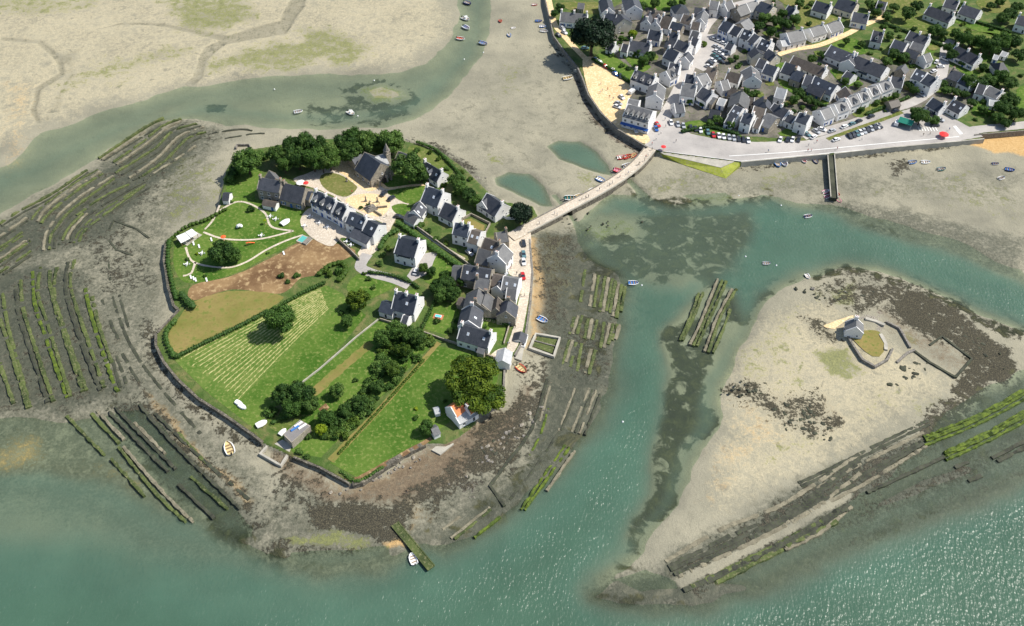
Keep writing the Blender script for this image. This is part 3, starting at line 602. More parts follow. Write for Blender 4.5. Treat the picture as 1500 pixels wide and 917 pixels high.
# hay lying in rows on the mown field
A_, B_, C_, D_ = P(258,529,ZI), P(476,420,ZI), P(500,434,ZI), P(338,596,ZI)
for i in range(17):
    t = i/16; s0, s1 = 0.03+0.05*abs(math.sin(i)), 0.97-0.10*t
    a0 = (A_[0]+(D_[0]-A_[0])*t, A_[1]+(D_[1]-A_[1])*t); b0 = (B_[0]+(C_[0]-B_[0])*t, B_[1]+(C_[1]-B_[1])*t)
    pts = [(a0[0]+(b0[0]-a0[0])*s, a0[1]+(b0[1]-a0[1])*s+1.4*math.sin(3.14*s)) for s in np.linspace(s0, s1, 90)]
    vs, fs = [], []
    for k, p in enumerate(pts):
        w_ = random.uniform(0.09, 0.36) if random.random() > 0.14 else 0.03; o = random.uniform(-.22, .22)
        vs += [(p[0]-0.5*w_, p[1]+w_+o, L_(3)+0.005), (p[0], p[1]+o, L_(3)+0.05+0.3*w_), (p[0]+0.5*w_, p[1]-w_+o, L_(3)+0.005)]
        if k: fs += [(3*k-3, 3*k, 3*k+1, 3*k-2), (3*k-2, 3*k+1, 3*k+2, 3*k-1)]
    tag(link('hay_row', mesh_of('hay_row', vs, fs, 'hay')), 'thin pale yellow row of cut hay lying on the mown field', 'hay', 'hay rows on the mown field')

# ------------------------------------------------------------------ mainland grounds
def K_(n): return ZM+0.012*n
sheet('village_yard', [(900,10),(1050,-20),(1120,-30),(1180,60),(1240,70),(1330,100),(1400,100),(1430,150),(1390,160),(1330,160),(1200,200),(1000,195),(940,200),(905,150),(920,110),(890,60)], 'yard', K_(1), True, 0.5)
sheet('quay', [(944,212),(962,186),(985,178),(1012,196),(1060,206),(1110,208),(1180,206),(1216,196),(1300,168),(1340,158),(1372,160),(1420,186),(1440,200),(1400,207),(1300,215.5),(1215,224.5),(1150,230.5),(1085,236.5),(1030,229.5),(968,221.5),(952,216)], 'asphalt', K_(3))
ribbon('main_street', [(952,208),(968,180),(985,150),(1002,115),(1014,88),(1024,60),(1036,34),(1060,14),(1100,2),(1140,-10)], 6.0, 'asphalt', K_(4))
sheet('car_park', [(1012,96),(1030,50),(1052,50),(1078,62),(1066,84),(1046,98),(1030,104)], 'asphalt', K_(5))
sheet('sandy_terrace', [(854,88),(872,84),(900,108),(926,130),(918,152),(916,172),(950,200),(946,210),(928,203),(904,187),(881,163),(864,138),(857,115)], 'ochre_gravel', K_(5), True)
ribbon('coast_path', [(800,-20),(806,10),(812,34),(824,50),(846,74),(862,90)], 3.2, 'ochre_gravel', K_(4))
ribbon('upper_road', [(1176,200),(1240,183),(1300,162),(1336,150),(1356,138),(1376,118),(1382,96),(1386,70),(1392,58)], 5.2, 'asphalt', K_(6))
ribbon('shore_road', [(1392,197),(1430,190),(1470,186),(1520,181),(1600,172)], 5.5, 'asphalt', K_(6))
ribbon('back_lane', [(1140,80),(1165,72),(1200,66),(1240,50),(1262,38),(1290,26),(1300,18)], 3.4, 'ochre_gravel', K_(6))
ribbon('grass_verge', [(1212,204),(1250,190),(1290,176),(1322,164)], 2.2, 'lawn_dry', K_(8))
ribbon('footway', [(968,221),(1085,236),(1215,224),(1400,206.5)], 0.25, 'line_paint', K_(9), False)
ribbon('kerb_line', [(1068,228.5),(1150,223.5),(1215,217.5),(1300,209.5),(1405,200)], 0.45, 'line_paint', K_(9), False, 0.02)
sheet('zebra_crossing', [(1396,185),(1400,184),(1411,196),(1406,197)], 'line_paint', K_(10), False, 0.02)
for i in range(7):
    x0 = 1344+i*4.2; sheet('parking_line', [(x0,186),(x0+1.2,185.8),(x0+4.5,191.5),(x0+3.2,192)], 'line_paint', K_(10), False, 0.01)
for nm, mt, pts in (('lawn', 'lawn_dry', [(824,4),(880,4),(882,20),(840,16)]), ('lawn', 'lawn', [(872,82),(890,78),(936,108),(926,118),(880,92)]), ('lawn', 'lawn', [(905,72),(925,76),(950,98),(935,104)]),
    ('lawn', 'lawn', [(995,186),(1020,176),(1060,186),(1086,200),(1030,196)]), ('lawn', 'lawn', [(1140,195),(1155,188),(1168,196),(1150,200)]),
    ('lawn', 'lawn', [(1140,120),(1150,108),(1192,132),(1212,150),(1200,154),(1160,136)]), ('lawn', 'lawn', [(1216,102),(1228,102),(1252,120),(1240,126),(1222,112)]), ('lawn', 'lawn', [(1218,66),(1250,56),(1272,74),(1250,80)]),
    ('lawn', 'lawn_dry', [(1160,10),(1200,16),(1230,30),(1180,40),(1160,30)]), ('field', 'meadow', [(1300,20),(1330,14),(1400,40),(1470,52),(1440,62),(1350,44),(1310,36)]), ('lawn', 'lawn', [(1395,30),(1410,24),(1476,42),(1474,54),(1440,48)]),
    ('lawn', 'lawn_dry', [(1430,2),(1470,-4),(1480,14),(1450,18)]), ('lawn', 'lawn', [(1396,90),(1410,92),(1436,108),(1424,112),(1400,100)]), ('lawn', 'lawn', [(1430,150),(1452,152),(1446,172),(1424,166)]),
    ('lawn', 'lawn_dry', [(1120,-30),(1200,-30),(1196,4),(1150,6)]), ('lawn', 'lawn_dry', [(1290,-10),(1340,-14),(1350,8),(1306,12)]), ('lawn', 'lawn', [(935,0),(995,-10),(994,12),(960,14)]), ('lawn', 'lawn', [(1490,130),(1510,128),(1510,160),(1490,156)]),
    ('lawn', 'lawn', [(1360,62),(1372,62),(1368,78),(1358,74)]), ('lawn', 'lawn', [(1425,72),(1450,72),(1460,84),(1440,90)]), ('flower_garden', 'meadow', [(1250,160),(1300,140),(1310,152),(1262,172)])):
    sheet(nm, pts, mt, K_(9), True, 0.25)

MARKS = [(868,50,'near the huge dark waterfront pine'),(890,120,'behind the sandy terrace'),(930,160,'beside the big white hotel'),(985,130,'along the lower main street'),(1042,76,'by the square car park'),(985,35,'in the tight cluster west of the main street'),(1020,20,'at the narrow head of the main street'),(975,70,'behind the long pale house'),(1092,46,'by the tall grey terrace above the car park'),(1100,8,'beside the bend of the upper main street'),(1150,25,'around the small inland lawn'),(1170,55,'along the ochre back lane'),(1185,92,'by the long brown roofed row'),(1230,8,'at the inland edge of the village'),(1250,84,'by the long dark slate row'),(1260,138,'by the white terrace above the upper road'),(1090,120,'in the crowded yards behind the quay'),(1110,162,'in the cluster facing the quay'),(1046,180,'behind the cars parked on the quay'),(1176,180,'by the tall white cube house on the quay'),(1290,46,'by the dormered house on the back lane'),(1340,66,'around the small grey courtyard'),(1362,118,'by the tall white gable at the road bend'),(1380,36,'on the long inland field'),(1418,78,'by the long white bungalow'),(1468,92,'by the hipped white cottage'),(1446,132,'by the low house above the shore road'),(1345,180,'by the green tent on the quay'),(1425,12,'by the two inland bungalows'),(1478,165,'in the wood above the shore road'),(1200,140,'by the long garden lawn of the village'),(1400,150,'by the slate cottages below the bend')]
def where(x, y): return min(MARKS, key=lambda m_: (m_[0]-x)**2+1.6*(m_[1]-y)**2)[2]
ORD = ['first','second','third','fourth','fifth','sixth','seventh','eighth','ninth','tenth','eleventh','twelfth','thirteenth','fourteenth','fifteenth','sixteenth','seventeenth']
TONE = dict(dark='dark green', dark2='deep green', mid='mid green', mid2='fresh green', light='pale green', lime='lime green', gold='golden green', pine='black green')
for i_, (x, y) in enumerate(((945,98),(958,84),(1010,150),(1024,146),(1060,178),(1048,176),(1100,140),(1112,138),(1128,122),(1172,138),(1186,146),(1160,150),(1206,150),(1245,116),(1232,112),(1256,122),(1280,152),(1268,160),(1300,142),(1312,136),(1330,128),(1390,128),(1376,132),(1404,136),(1310,84),(1296,84),(1322,90),(1282,64),(1200,78),(1186,60),(1140,40),(1126,48),(1110,30),(1144,96),(1346,86),(1366,70))):
    a0 = random.uniform(0, 6); sheet('garden_patch', [(x+random.uniform(6, 10)*math.cos(a0+k*1.05), y+random.uniform(3.5, 5.5)*math.sin(a0+k*1.05)) for k in range(6)], ('lawn', 'meadow', 'lawn_dry')[i_ % 3], ZM+0.13+0.004*i_, True, 0.3)
# ------------------------------------------------------------------ vegetation
def leaf_cloud(lobes, per, size, core=True, tuft=False):
    """lobes: (centre, radii); many leaf faces over every lobe, a lumpy dark core inside"""
    V, Fc, R = [], [], []
    tot = sum(r[0]*r[1]+r[1]*r[2]+r[0]*r[2] for _, r in lobes)
    for c, r in lobes:
        n = max(12, int(per*(r[0]*r[1]+r[1]*r[2]+r[0]*r[2])/tot))
        u = RNG.normal(size=(n, 3)); u /= np.linalg.norm(u, axis=1)[:, None]
        rad = RNG.uniform(0.72, 1.08, n)[:, None]
        p = np.array(c)+u*rad*np.array(r)
        nr = u+RNG.normal(scale=0.45, size=(n, 3)); nr /= np.linalg.norm(nr, axis=1)[:, None]
        t = np.cross(nr, RNG.normal(size=(n, 3))); t /= np.linalg.norm(t, axis=1)[:, None]; bt = np.cross(nr, t)
        s = (size*RNG.uniform(0.6, 1.4, n))[:, None]; k = 1.7 if tuft else 1.25
        q = np.stack([p-t*s*k, p-bt*s*0.7+nr*s*0.25, p+t*s*k, p+bt*s*0.7+nr*s*0.25], 1)
        V.append(q.reshape(-1, 3)); R.append(np.repeat(RNG.random(n)*0.5+0.5*RNG.random(), 4))
    V = np.concatenate(V); R = np.concatenate(R); nq = len(V)//4
    return V, np.arange(nq*4).reshape(-1, 4), R
def crown_mesh(name, mat, lobes, per, size, tuft=False):
    V, Q, R = leaf_cloud(lobes, per, size, tuft=tuft)
    vs = V.tolist(); fs = Q.tolist(); r = R.tolist()
    for c, rr in lobes:                         # lumpy core in dark leaf tone, stops the view through the crown
        bm = bmesh.new(); bmesh.ops.create_icosphere(bm, subdivisions=1, radius=1.0); o = len(vs)
        for v in bm.verts:
            k = 0.72+0.12*random.random(); vs.append([c[i]+v.co[i]*rr[i]*k for i in range(3)]); r.append(0.0)
        fs += [[v.index+o for v in f.verts] for f in bm.faces]; bm.free()
    me = mesh_of(name, vs, fs, mat)
    a = me.attributes.new('rnd', 'FLOAT', 'POINT'); a.data.foreach_set('value', np.array(r, np.float32)); return me
def lobes_round(n, seed, flat=0.9, spread=0.70, lr=(0.22, 0.44), zc=1.15):
    rr = random.Random(seed); out = [((0, 0, zc), (0.62, 0.62, 0.58*flat))]
    for i in range(n):
        t = i*2.4+rr.uniform(-.6, .6); z = rr.uniform(-0.62, 0.85); h = math.sqrt(max(0, 1-z*z))*spread*rr.uniform(0.8, 1.12); l = rr.uniform(*lr)
        out.append(((h*math.cos(t), h*math.sin(t), zc+z*0.62*flat), (l, l, l*0.85)))
    return out
def trunk_mesh(name, h, r, seed):
    rr = random.Random(seed); mb = MB(); mb.tube((0, 0, -0.05), (0.02, 0.01, h*0.55), r, r*0.75, 8)
    for i in range(4):
        a = i*1.6+rr.random(); mb.tube((0.02, 0.01, h*0.5), (0.38*math.cos(a), 0.38*math.sin(a), h*(0.95+0.2*rr.random())), r*0.6, r*0.2, 6)
    return mb.mesh(name, 'bark')
def tree_proto(mat, seed, n=22, per=4200, size=0.058, **kw):
    return crown_mesh('crown', mat, lobes_round(n, seed, **kw), per, size), trunk_mesh('trunk', 1.1, 0.075, seed)
TP = {}
for key, mat, sd_ in (('dark', 'leaf_dark', 1), ('dark2', 'leaf_dark', 2), ('mid', 'leaf_mid', 3), ('mid2', 'leaf_mid', 4), ('light', 'leaf_light', 5), ('lime', 'leaf_lime', 6), ('gold', 'leaf_gold', 7), ('pine', 'leaf_pine', 8)):
    TP[key] = tree_proto(mat, sd_)
def lob_bush(seed):
    rr = random.Random(seed)
    return [((rr.uniform(-.5, .5), rr.uniform(-.5, .5), rr.uniform(.25, .6)), (rr.uniform(.35, .55), rr.uniform(.35, .55), rr.uniform(.3, .45))) for _ in range(6)]
BP = {k: (crown_mesh('foliage', mt, lob_bush(s), 520, 0.13), trunk_mesh('stem', 0.6, 0.06, s)) for k, mt, s in (('dark', 'leaf_dark', 21), ('mid', 'leaf_mid', 22), ('light', 'leaf_light', 23), ('lime', 'leaf_lime', 24), ('gold', 'leaf_gold', 25), ('mid2', 'leaf_mid', 26), ('dark2', 'leaf_dark', 27))}
def tree(x, y, r, kind, z0, label, group=None, name='tree', hs=1.0):
    zc = z0+1.15*r*mpp(x, y, z0)*hs; R = r*mpp(x, y, zc); zc = z0+1.15*R*hs
    px, py = P(x, y, zc)
    t = thing(name, label, 'tree', (px, py, z0), random.uniform(0, 6.28), group); t.scale = (R, R, R*hs)
    link('crown', TP[kind][0], t); link('trunk', TP[kind][1], t); return t
def bush(x, y, r, kind, z0, label, group, name='bush', hs=1.0):
    R = r*mpp(x, y, z0); px, py = P(x, y, z0+0.45*R*hs)
    t = thing(name, label, 'bush', (px, py, z0), random.uniform(0, 6.28), group); t.scale = (R, R, R*hs)
    link('foliage', BP[kind][0], t); link('stem', BP[kind][1], t); return t
def hedge(px, width, height, mat, z0, label, group=None, dens=26):
    line = smooth_line(PL(px, z0+height*0.5), 0.8); lob = []
    for i, p in enumerate(line):
        if i % 2 and len(line) > 6 and width > 1.9: continue
        k = random.uniform(0.85, 1.15); lob.append(((p[0]+random.uniform(-.1, .1), p[1]+random.uniform(-.1, .1), z0+height*0.48), (width*0.62*k, width*0.62*k, height*0.52*k)))
    c0 = lob[0][0]; lob = [((c[0]-c0[0], c[1]-c0[1], c[2]-z0), r) for c, r in lob]
    me = crown_mesh('hedge', mat, lob, dens*len(lob), 0.20)
    return tag(link('hedge', me, None, (c0[0], c0[1], z0)), label, 'hedge', group)
G1 = 'trees in the wood behind the chapel'
for x, y, r, k in ((404,226,15,'dark'),(428,214,17,'dark'),(448,210,18,'dark2'),(466,214,17,'dark'),(436,230,18,'dark2'),(458,232,19,'mid'),(482,230,19,'mid2'),(416,240,13,'mid'),(472,240,13,'dark')):
    tree(x, y, r*0.93, k, ZI, f'{TONE[k]} tree '+('on the shore edge' if y < 220 else 'on the square side')+' of the dense grove behind the gravel square', G1, hs=1.2)
for x, y, r, k in ((508,208,18,'dark2'),(524,202,18,'mid'),(514,222,17,'dark'),(540,208,17,'mid2'),(572,206,20,'mid')):
    tree(x, y, r, k, ZI, f'round {TONE[k]} tree '+('close behind the chapel nave' if x < 530 else 'on the shore beyond the bell tower')+(', lower one' if y > 215 else ''), 'trees on the shore behind the chapel', hs=1.1)
tree(556,216,12,'light',ZI,'small pale green tree beside the chapel bell tower')
tree(598,244,24,'dark',ZI,'large dark spreading tree beside the chapel lawn',hs=1.05); tree(614,254,14,'dark2',ZI,'dark tree crowding the big spreading tree by the chapel')
tree(362,236,21,'mid2',ZI,'broad mid green tree on the shore beside the stone longhouse'); bush(344,252,13,'dark',ZI,'dark shrub at the foot of the broad shore tree',None); bush(336,264,10,'mid',ZI,'rounded shrub on the shore above the small slate shed',None)
bush(384,226,11,'mid',ZI,'green shrub between broad shore tree and dense grove',None)
tree(325,368,19,'dark2',ZI,'dark round tree in the middle of the park garden'); tree(344,373,11,'mid',ZI,'smaller feathery tree touching the dark park garden tree')
bush(367,306,7,'dark',ZI,'small dark bush on the garden walk below the stone barn',None)
tree(408,466,25,'mid',ZI,'big solitary round green tree standing in the hay field', hs=0.95)
tree(523,438,17,'gold',ZI,'yellow green rounded conifer beside the hay field'); tree(508,470,10,'mid2',ZI,'grey green small tree by the long white garden wall')
for x, y, r, k in ((416,578,18,'dark'),(440,576,20,'dark2'),(428,596,15,'mid'),(452,590,15,'dark')):
    tree(x, y, r, k, ZI, 'dark round tree in the clump at the end of the green paddock', 'tree clump by the green paddock')
bush(397,604,11,'mid2',ZI,'green bush beside the tree clump in the paddock',None)
tree(470,629,9,'lime',ZI,'bright lime green small tree beside the flat roofed workshop')
tree(625,626,12,'mid',ZI,'round green tree beside the little white garden shed'); tree(762,312,19,'pine',ZI,'dark rounded pine at the island end of the causeway',hs=0.9)
for x, y, r, k in ((666,264,11,'dark'),(676,275,12,'mid'),(687,285,12,'dark'),(697,294,10,'mid2')):
    tree(x, y, r, k, ZI, 'dense green tree in the tall belt above the northeast shore', 'tree belt on the northeast shore')
for x, y, r, k in ((640,420,12,'dark'),(654,416,13,'dark2'),(664,430,12,'dark'),(646,432,11,'mid'),(632,398,8,'mid'),(652,404,9,'mid2'),(676,412,8,'mid'),(620,392,8,'light')):
    tree(x, y, r, k, ZI, f'{TONE[k]} garden tree in the thicket between white villas and old hamlet', 'garden thicket trees')
# the great golden cypress
cyl = [((0, 0, 1.0), (0.58, 0.58, 0.66))]
for i in range(60):
    t = i*2.4+random.uniform(-.3, .3); z = -0.6+1.45*((i*0.618) % 1.0); h = (0.86-0.42*max(0, z)**1.4)*random.uniform(0.62, 1.14); l = random.uniform(0.11, 0.26)
    cyl.append(((h*math.cos(t)*1.05, h*math.sin(t), 1.0+z*0.8), (l*1.15, l*1.15, l*0.72)))
zc = ZI+8.6; px, py = P(697, 560, zc); t = thing('cypress_tree', 'huge golden green spreading cypress shading the long meadow', 'tree', (px, py, ZI)); t.scale = (9.8, 9.8, 8.4)
link('crown', crown_mesh('crown', 'leaf_gold', cyl, 12000, 0.036, True), t); link('trunk', trunk_mesh('trunk', 1.1, 0.09, 5), t)
# overgrown garden strip
rb = random.Random(4)
G2 = 'shrubs of the overgrown garden strip'
c0, c1, c2, c3 = (556,470), (640,500), (500,640), (452,640)
for i in range(210):
    s, t_ = rb.random(), rb.random()
    x = (c0[0]*(1-s)+c1[0]*s)*(1-t_)+(c3[0]*(1-s)+c2[0]*s)*t_; y = (c0[1]*(1-s)+c1[1]*s)*(1-t_)+(c3[1]*(1-s)+c2[1]*s)*t_
    if s < 0.22 or (t_ > 0.25 and s < 0.42 and rb.random() < 0.75): continue
    bush(x, y, rb.uniform(4, 11), rb.choice(['dark', 'mid', 'mid2', 'dark2', 'light']), ZI, ('small' if rb.random() < .5 else 'bushy')+' green shrub in the overgrown strip, '+('beside the long meadow path' if s > .7 else 'in its tangled middle' if s > .45 else 'by the kitchen garden')+(' near the villa' if t_ < .33 else ' halfway down' if t_ < .66 else ' near the workshop'), G2)
for x, y, r, k in ((578,484,14,'mid2'),(596,488,13,'dark'),(560,494,12,'mid'),(612,492,12,'dark2'),(590,512,11,'gold'),(575,540,11,'light'),(553,566,10,'dark'),(494,572,11,'mid'),(505,600,10,'dark2'),(478,610,12,'mid'),(528,590,12,'dark')):
    tree(x, y, r*1.1, k, ZI, f'{TONE[k]} small tree '+('at the villa end' if y < 500 else 'in the middle' if y < 570 else 'at the workshop end')+' of the overgrown garden strip', 'small trees of the overgrown garden strip')
for pts, w_, h_, mt, lb in (([(248,352),(246,380),(252,412),(258,436)], 2.2, 1.8, 'leaf_mid', 'trimmed green hedge along the western sea wall of the park garden'),
    ([(250,350),(272,332),(300,322),(330,306)], 2.0, 1.6, 'leaf_light', 'light green hedge along the northwest shore of the park garden'),
    ([(266,430),(274,440),(282,448)], 3.2, 3.0, 'leaf_dark', 'tall dark hedge clump at the corner of the ploughed ground'),
    ([(256,470),(244,484),(244,500),(254,520)], 2.2, 2.0, 'leaf_mid', 'curved green hedge closing the seaward end of the dry field'),
    ([(258,522),(300,501),(350,477),(390,456)], 1.8, 1.8, 'leaf_dark', 'long straight dark hedge between dry field and hay field'),
    ([(412,446),(440,430),(474,414)], 1.6, 1.6, 'leaf_mid', 'straight hedge running up from the big hay field tree'),
    ([(468,400),(480,390),(500,384),(506,396),(496,410)], 2.6, 1.8, 'leaf_light', 'loose light hedge around the bare ground behind the white terrace'),
    ([(540,398),(570,402),(600,412),(612,420)], 1.4, 1.6, 'leaf_dark', 'dark flowering hedge along the lane below the white villa'),
    ([(584,326),(606,342),(640,366),(672,388)], 3.0, 2.2, 'leaf_mid', 'thick garden hedge beside the lane through the hamlet'),
    ([(556,362),(566,346),(582,336)], 2.6, 2.0, 'leaf_mid', 'green hedge on the square side of the white villa'),
    ([(618,480),(630,456),(636,440)], 1.2, 1.8, 'leaf_dark', 'narrow dark hedge beside the garden with the blue pool'),
    ([(698,464),(720,469),(744,476)], 1.0, 1.6, 'leaf_mid', 'clipped hedge along the walled lawn of the hamlet'),
    ([(612,208),(640,220),(664,244),(680,262)], 1.6, 1.6, 'leaf_mid', 'green hedge along the shore garden north of the chapel'),
    ([(500,690),(524,704),(560,684)], 1.2, 0.8, 'leaf_mid', 'low scrub edging the southern tip of the island'),
    ([(496,664),(530,628),(570,584),(620,528)], 0.9, 0.7, 'leaf_light', 'low broken hedge along the long meadow'),
    ([(400,618),(416,612),(436,606)], 1.6, 1.2, 'leaf_mid', 'rough hedge behind the flat roofed workshop')):
    hedge(pts, w_, h_, mt, ZI, lb)
for x, y, r, k in ((338,296,4,'mid'),(392,370,3,'mid'),(288,372,3,'lime'),(274,380,4,'mid'),(300,404,3,'dark'),(412,404,6,'dark'),(422,412,5,'dark2'),(435,404,6,'mid'),(480,400,8,'light'),(494,396,8,'mid'),(540,408,5,'dark'),(546,420,5,'mid'),(512,452,6,'mid'),(500,458,5,'dark'),(534,400,4,'light'),(618,330,7,'mid'),(628,338,6,'dark'),(640,350,6,'mid2'),(652,356,6,'light'),(608,330,6,'mid'),(630,222,5,'gold'),(642,232,5,'light'),(612,220,6,'mid'),(655,246,5,'mid'),(676,252,5,'light'),(690,262,5,'mid'),(638,262,5,'dark'),(622,266,5,'mid'),(650,270,5,'light'),(668,284,5,'mid'),(560,372,6,'mid'),(570,364,6,'light'),(556,386,6,'dark'),(710,478,4,'mid'),(452,640,6,'dark'),(440,660,7,'mid'),(450,668,6,'dark2'),(610,598,4,'lime'),(652,588,4,'light'),(610,612,5,'mid'),(540,300,4,'dark'),(528,304,4,'dark2'),(640,470,6,'dark'),(660,484,7,'dark'),(672,470,7,'mid'),(690,402,5,'mid')):
    bush(x, y, r, k, ZI, f'small {TONE[k]} garden bush '+('in the park garden' if x < 400 else 'by the fields and lane' if x < 560 else 'in the shore gardens behind the chapel' if y < 300 else 'in the hamlet gardens' if y < 430 else 'by the long meadow'), 'small garden bushes on the island')
# mainland trees
tree(868,50,33,'pine',ZM,'huge black green pine shading the waterfront cars',hs=0.95)
GM = 'trees among the village houses'; rt = random.Random(9)
for x, y, r in ((1349,170,14),(1341,163,8),(1370,176,8),(1470,158,14),(1480,146,14),(1490,166,12),(1462,172,10),(1474,180,8),(1420,118,12),(1436,122,12),(1450,116,11),(1466,112,12),(1480,120,12),(1402,50,10),(1414,56,12),(1426,60,11),(1440,62,12),(1454,66,13),(1468,60,14),(1484,60,14),(1494,80,12),(1390,70,9),(1396,80,9),(1380,48,9),(1370,44,10),(1330,18,11),(1344,8,10),(1310,10,8),(1300,24,8),(1480,20,12),(1470,26,10),(1490,10,10),(1284,18,8),(1290,8,9),(1274,6,8),(1120,26,11),(1136,30,10),(1112,38,9),(1150,34,10),(1164,28,10),(1130,46,8),(1142,52,7),(1146,20,8),(1172,4,8),(1205,80,8),(1190,86,7),(1310,78,9),(1325,84,9),(1300,90,8),(1290,56,6),(1304,52,7),(1332,124,7),(1340,132,7),(1386,132,8),(1400,134,8),(1414,138,7),(1424,150,8),(1440,160,8),(1382,122,7),(1170,136,9),(1184,146,8),(1164,146,8),(1100,138,7),(1108,136,6),(1092,132,6),(1195,150,7),(1248,112,6),(1238,118,6),(1256,124,6),(1010,148,6),(1022,142,7),(1030,152,6),(1060,178,7),(1070,182,7),(1050,174,7),(1040,180,6),(952,82,9),(942,88,9),(934,76,7),(926,52,6),(820,10,7),(812,20,6),(850,24,6),(900,62,6),(910,56,5),(985,6,8),(960,4,8),(940,8,8),(1000,2,6),(1070,88,5),(1078,84,5),(1285,150,5),(1296,146,5),(1312,140,6),(1262,160,5),(1410,10,7),(1452,8,7),(1466,2,8),(1240,60,6),(1262,64,6),(1196,52,5),(1206,48,5),(1440,98,7),(1410,92,6)):
    kd = rt.choice(['dark', 'mid', 'mid2', 'dark2', 'dark', 'mid']); sz = 'large' if r > 10.5 else ('small' if r < 7 else 'leafy')
    tree(x, y, r*0.98, kd, ZM, f'{sz} {TONE[kd]} tree {where(x, y)}', GM, hs=rt.uniform(0.8, 1.1))
tree(927,49,6.5,'lime',ZM,'bright lime green tree between pale gabled village houses')
for i in range(130):
    x, y = rt.choice([(rt.uniform(990,1180), rt.uniform(60,180)), (rt.uniform(1060,1300), rt.uniform(80,170)), (rt.uniform(1100,1220), rt.uniform(0,60)), (rt.uniform(1280,1500), rt.uniform(30,70)), (rt.uniform(1380,1500), rt.uniform(95,175)), (rt.uniform(1150,1300), rt.uniform(100,165)), (rt.uniform(1270,1340), rt.uniform(60,110)), (rt.uniform(890,960), rt.uniform(20,110))])
    kd = rt.choice(['dark', 'mid', 'light', 'mid2', 'dark2']); bush(x, y, rt.uniform(3, 6), kd, ZM, f'{TONE[kd]} garden shrub {where(x, y)}', 'village garden shrubs')
for pts, lb in (([(1296,34),(1330,46),(1380,66)], 'long field hedge behind the village bungalows'), ([(1400,22),(1440,34),(1480,46)], 'hedge below the two inland bungalows'), ([(868,86),(900,104),(926,122)], 'dark hedge between sandy terrace and mown garden'), ([(1000,192),(1040,186),(1080,196)], 'hedge behind the cars parked along the quay'), ([(1170,138),(1200,152),(1222,156)], 'hedge and wall line below the long dark roofs'), ([(1270,166),(1300,154),(1330,142)], 'hedge of the small front gardens along the upper road')):
    hedge(pts, 1.8, 1.8, 'leaf_dark', ZM, lb)

# ------------------------------------------------------------------ walls, causeway, quay, jetties
def wall(px, z0, h, th, mat, label, cat='wall', name='stone_wall', group=None, base=None, jag=0.06, zref=None, closed=False):
    """free-standing wall following surveyed points; base = lower foot (sea side)"""
    zr = z0+h if zref is None else zref; line = straight_line(PL(px, zr), 1.6, closed)
    n = len(line); vs, fs = [], []
    zb = z0 if base is None else base
    for i, p in enumerate(line):
        a, b_ = (line[i-1], line[(i+1) % n]) if closed else (line[max(i-1, 0)], line[min(i+1, n-1)])
        d = Vector((b_[0]-a[0], b_[1]-a[1])).normalized(); nn = Vector((-d.y, d.x)); k = th/2*random.uniform(0.85, 1.15)
        zt = z0+h+random.uniform(-jag, jag); q = 1.0 if base is None else 1.25
        vs += [(p[0]+nn.x*k*q, p[1]+nn.y*k*q, zb), (p[0]+nn.x*k, p[1]+nn.y*k, zt), (p[0]-nn.x*k, p[1]-nn.y*k, zt), (p[0]-nn.x*k*q, p[1]-nn.y*k*q, zb)]
    rng = range(n if closed else n-1)
    for i in rng:
        a, b_ = 4*i, 4*((i+1) % n)
        fs += [(a, b_, b_+1, a+1), (a+1, b_+1, b_+2, a+2), (a+2, b_+2, b_+3, a+3), (a+3, b_+3, b_, a)]
    if not closed: fs += [(0, 1, 2, 3), tuple(4*n-1-i for i in range(4))]
    c = line[0]; vs = [(x-c[0], y-c[1], z-zb) for x, y, z in vs]
    me = mesh_of(name, vs, fs, mat); bm = bmesh.new(); bm.from_mesh(me); bmesh.ops.recalc_face_normals(bm, faces=bm.faces[:]); bm.to_mesh(me); bm.free()
    return tag(link(name, me, None, (c[0], c[1], zb)), label, cat, group)
wall([(228,488),(228,505),(240,530),(260,555),(290,583),(330,608),(370,636),(384,647)], ZI, 0.55, 0.9, 'seawall', 'long curved stone sea wall below the hay field', name='sea_wall', base=0.2)
wall([(243,352),(240,380),(246,420),(254,447),(260,452)], ZI, 0.5, 0.9, 'seawall', 'stone sea wall along the west side of the park garden', name='sea_wall', base=0.3)
wall([(262,453),(246,470),(230,487)], ZI, 0.4, 0.8, 'seawall', 'short stone sea wall beside the corner hedge', name='sea_wall', base=0.3)
wall([(430,669),(470,685),(512,708)], ZI, 0.3, 0.8, 'seawall', 'rough stone bank below the workshop garden', name='sea_wall', base=0.4)
wall([(516,708),(530,705),(560,685),(590,665),(622,649)], ZI, 0.15, 1.6, 'seawall', 'tumbled boulder bank along the southern shore path', name='sea_wall', base=0.5, jag=0.35)
wall([(776,350),(780,398),(777,440),(770,490),(754,520)], ZI, 0.25, 0.7, 'granite', 'low quay wall between the seafront road and the sandy beach', name='sea_wall', base=0.4)
wall([(700,606),(730,592),(738,562),(739,540)], ZI, 0.7, 0.6, 'granite', 'garden wall on the shore behind the golden cypress', base=0.5)
wall([(846,98),(853,113),(862,138),(880,164),(905,189),(930,204),(948,215)], ZM, 0.7, 0.7, 'granite', 'curved stone sea wall below the sandy terrace', name='sea_wall', base=0.1)
wall([(799,-30),(799,0),(806,30),(811,52),(828,76),(845,97)], ZM, 0.5, 0.6, 'granite', 'stone sea wall below the pine and coast path', name='sea_wall', base=0.1)
wall([(1086,237),(1150,231),(1215,225)], ZM, 0.35, 0.6, 'concrete', 'straight quay wall between green slipway and jetty', name='quay_wall', base=0.0)
wall([(1222,224.5),(1300,216),(1400,207),(1442,203)], ZM, 0.35, 0.6, 'concrete', 'straight quay wall between jetty and ochre beach', name='quay_wall', base=0.0)
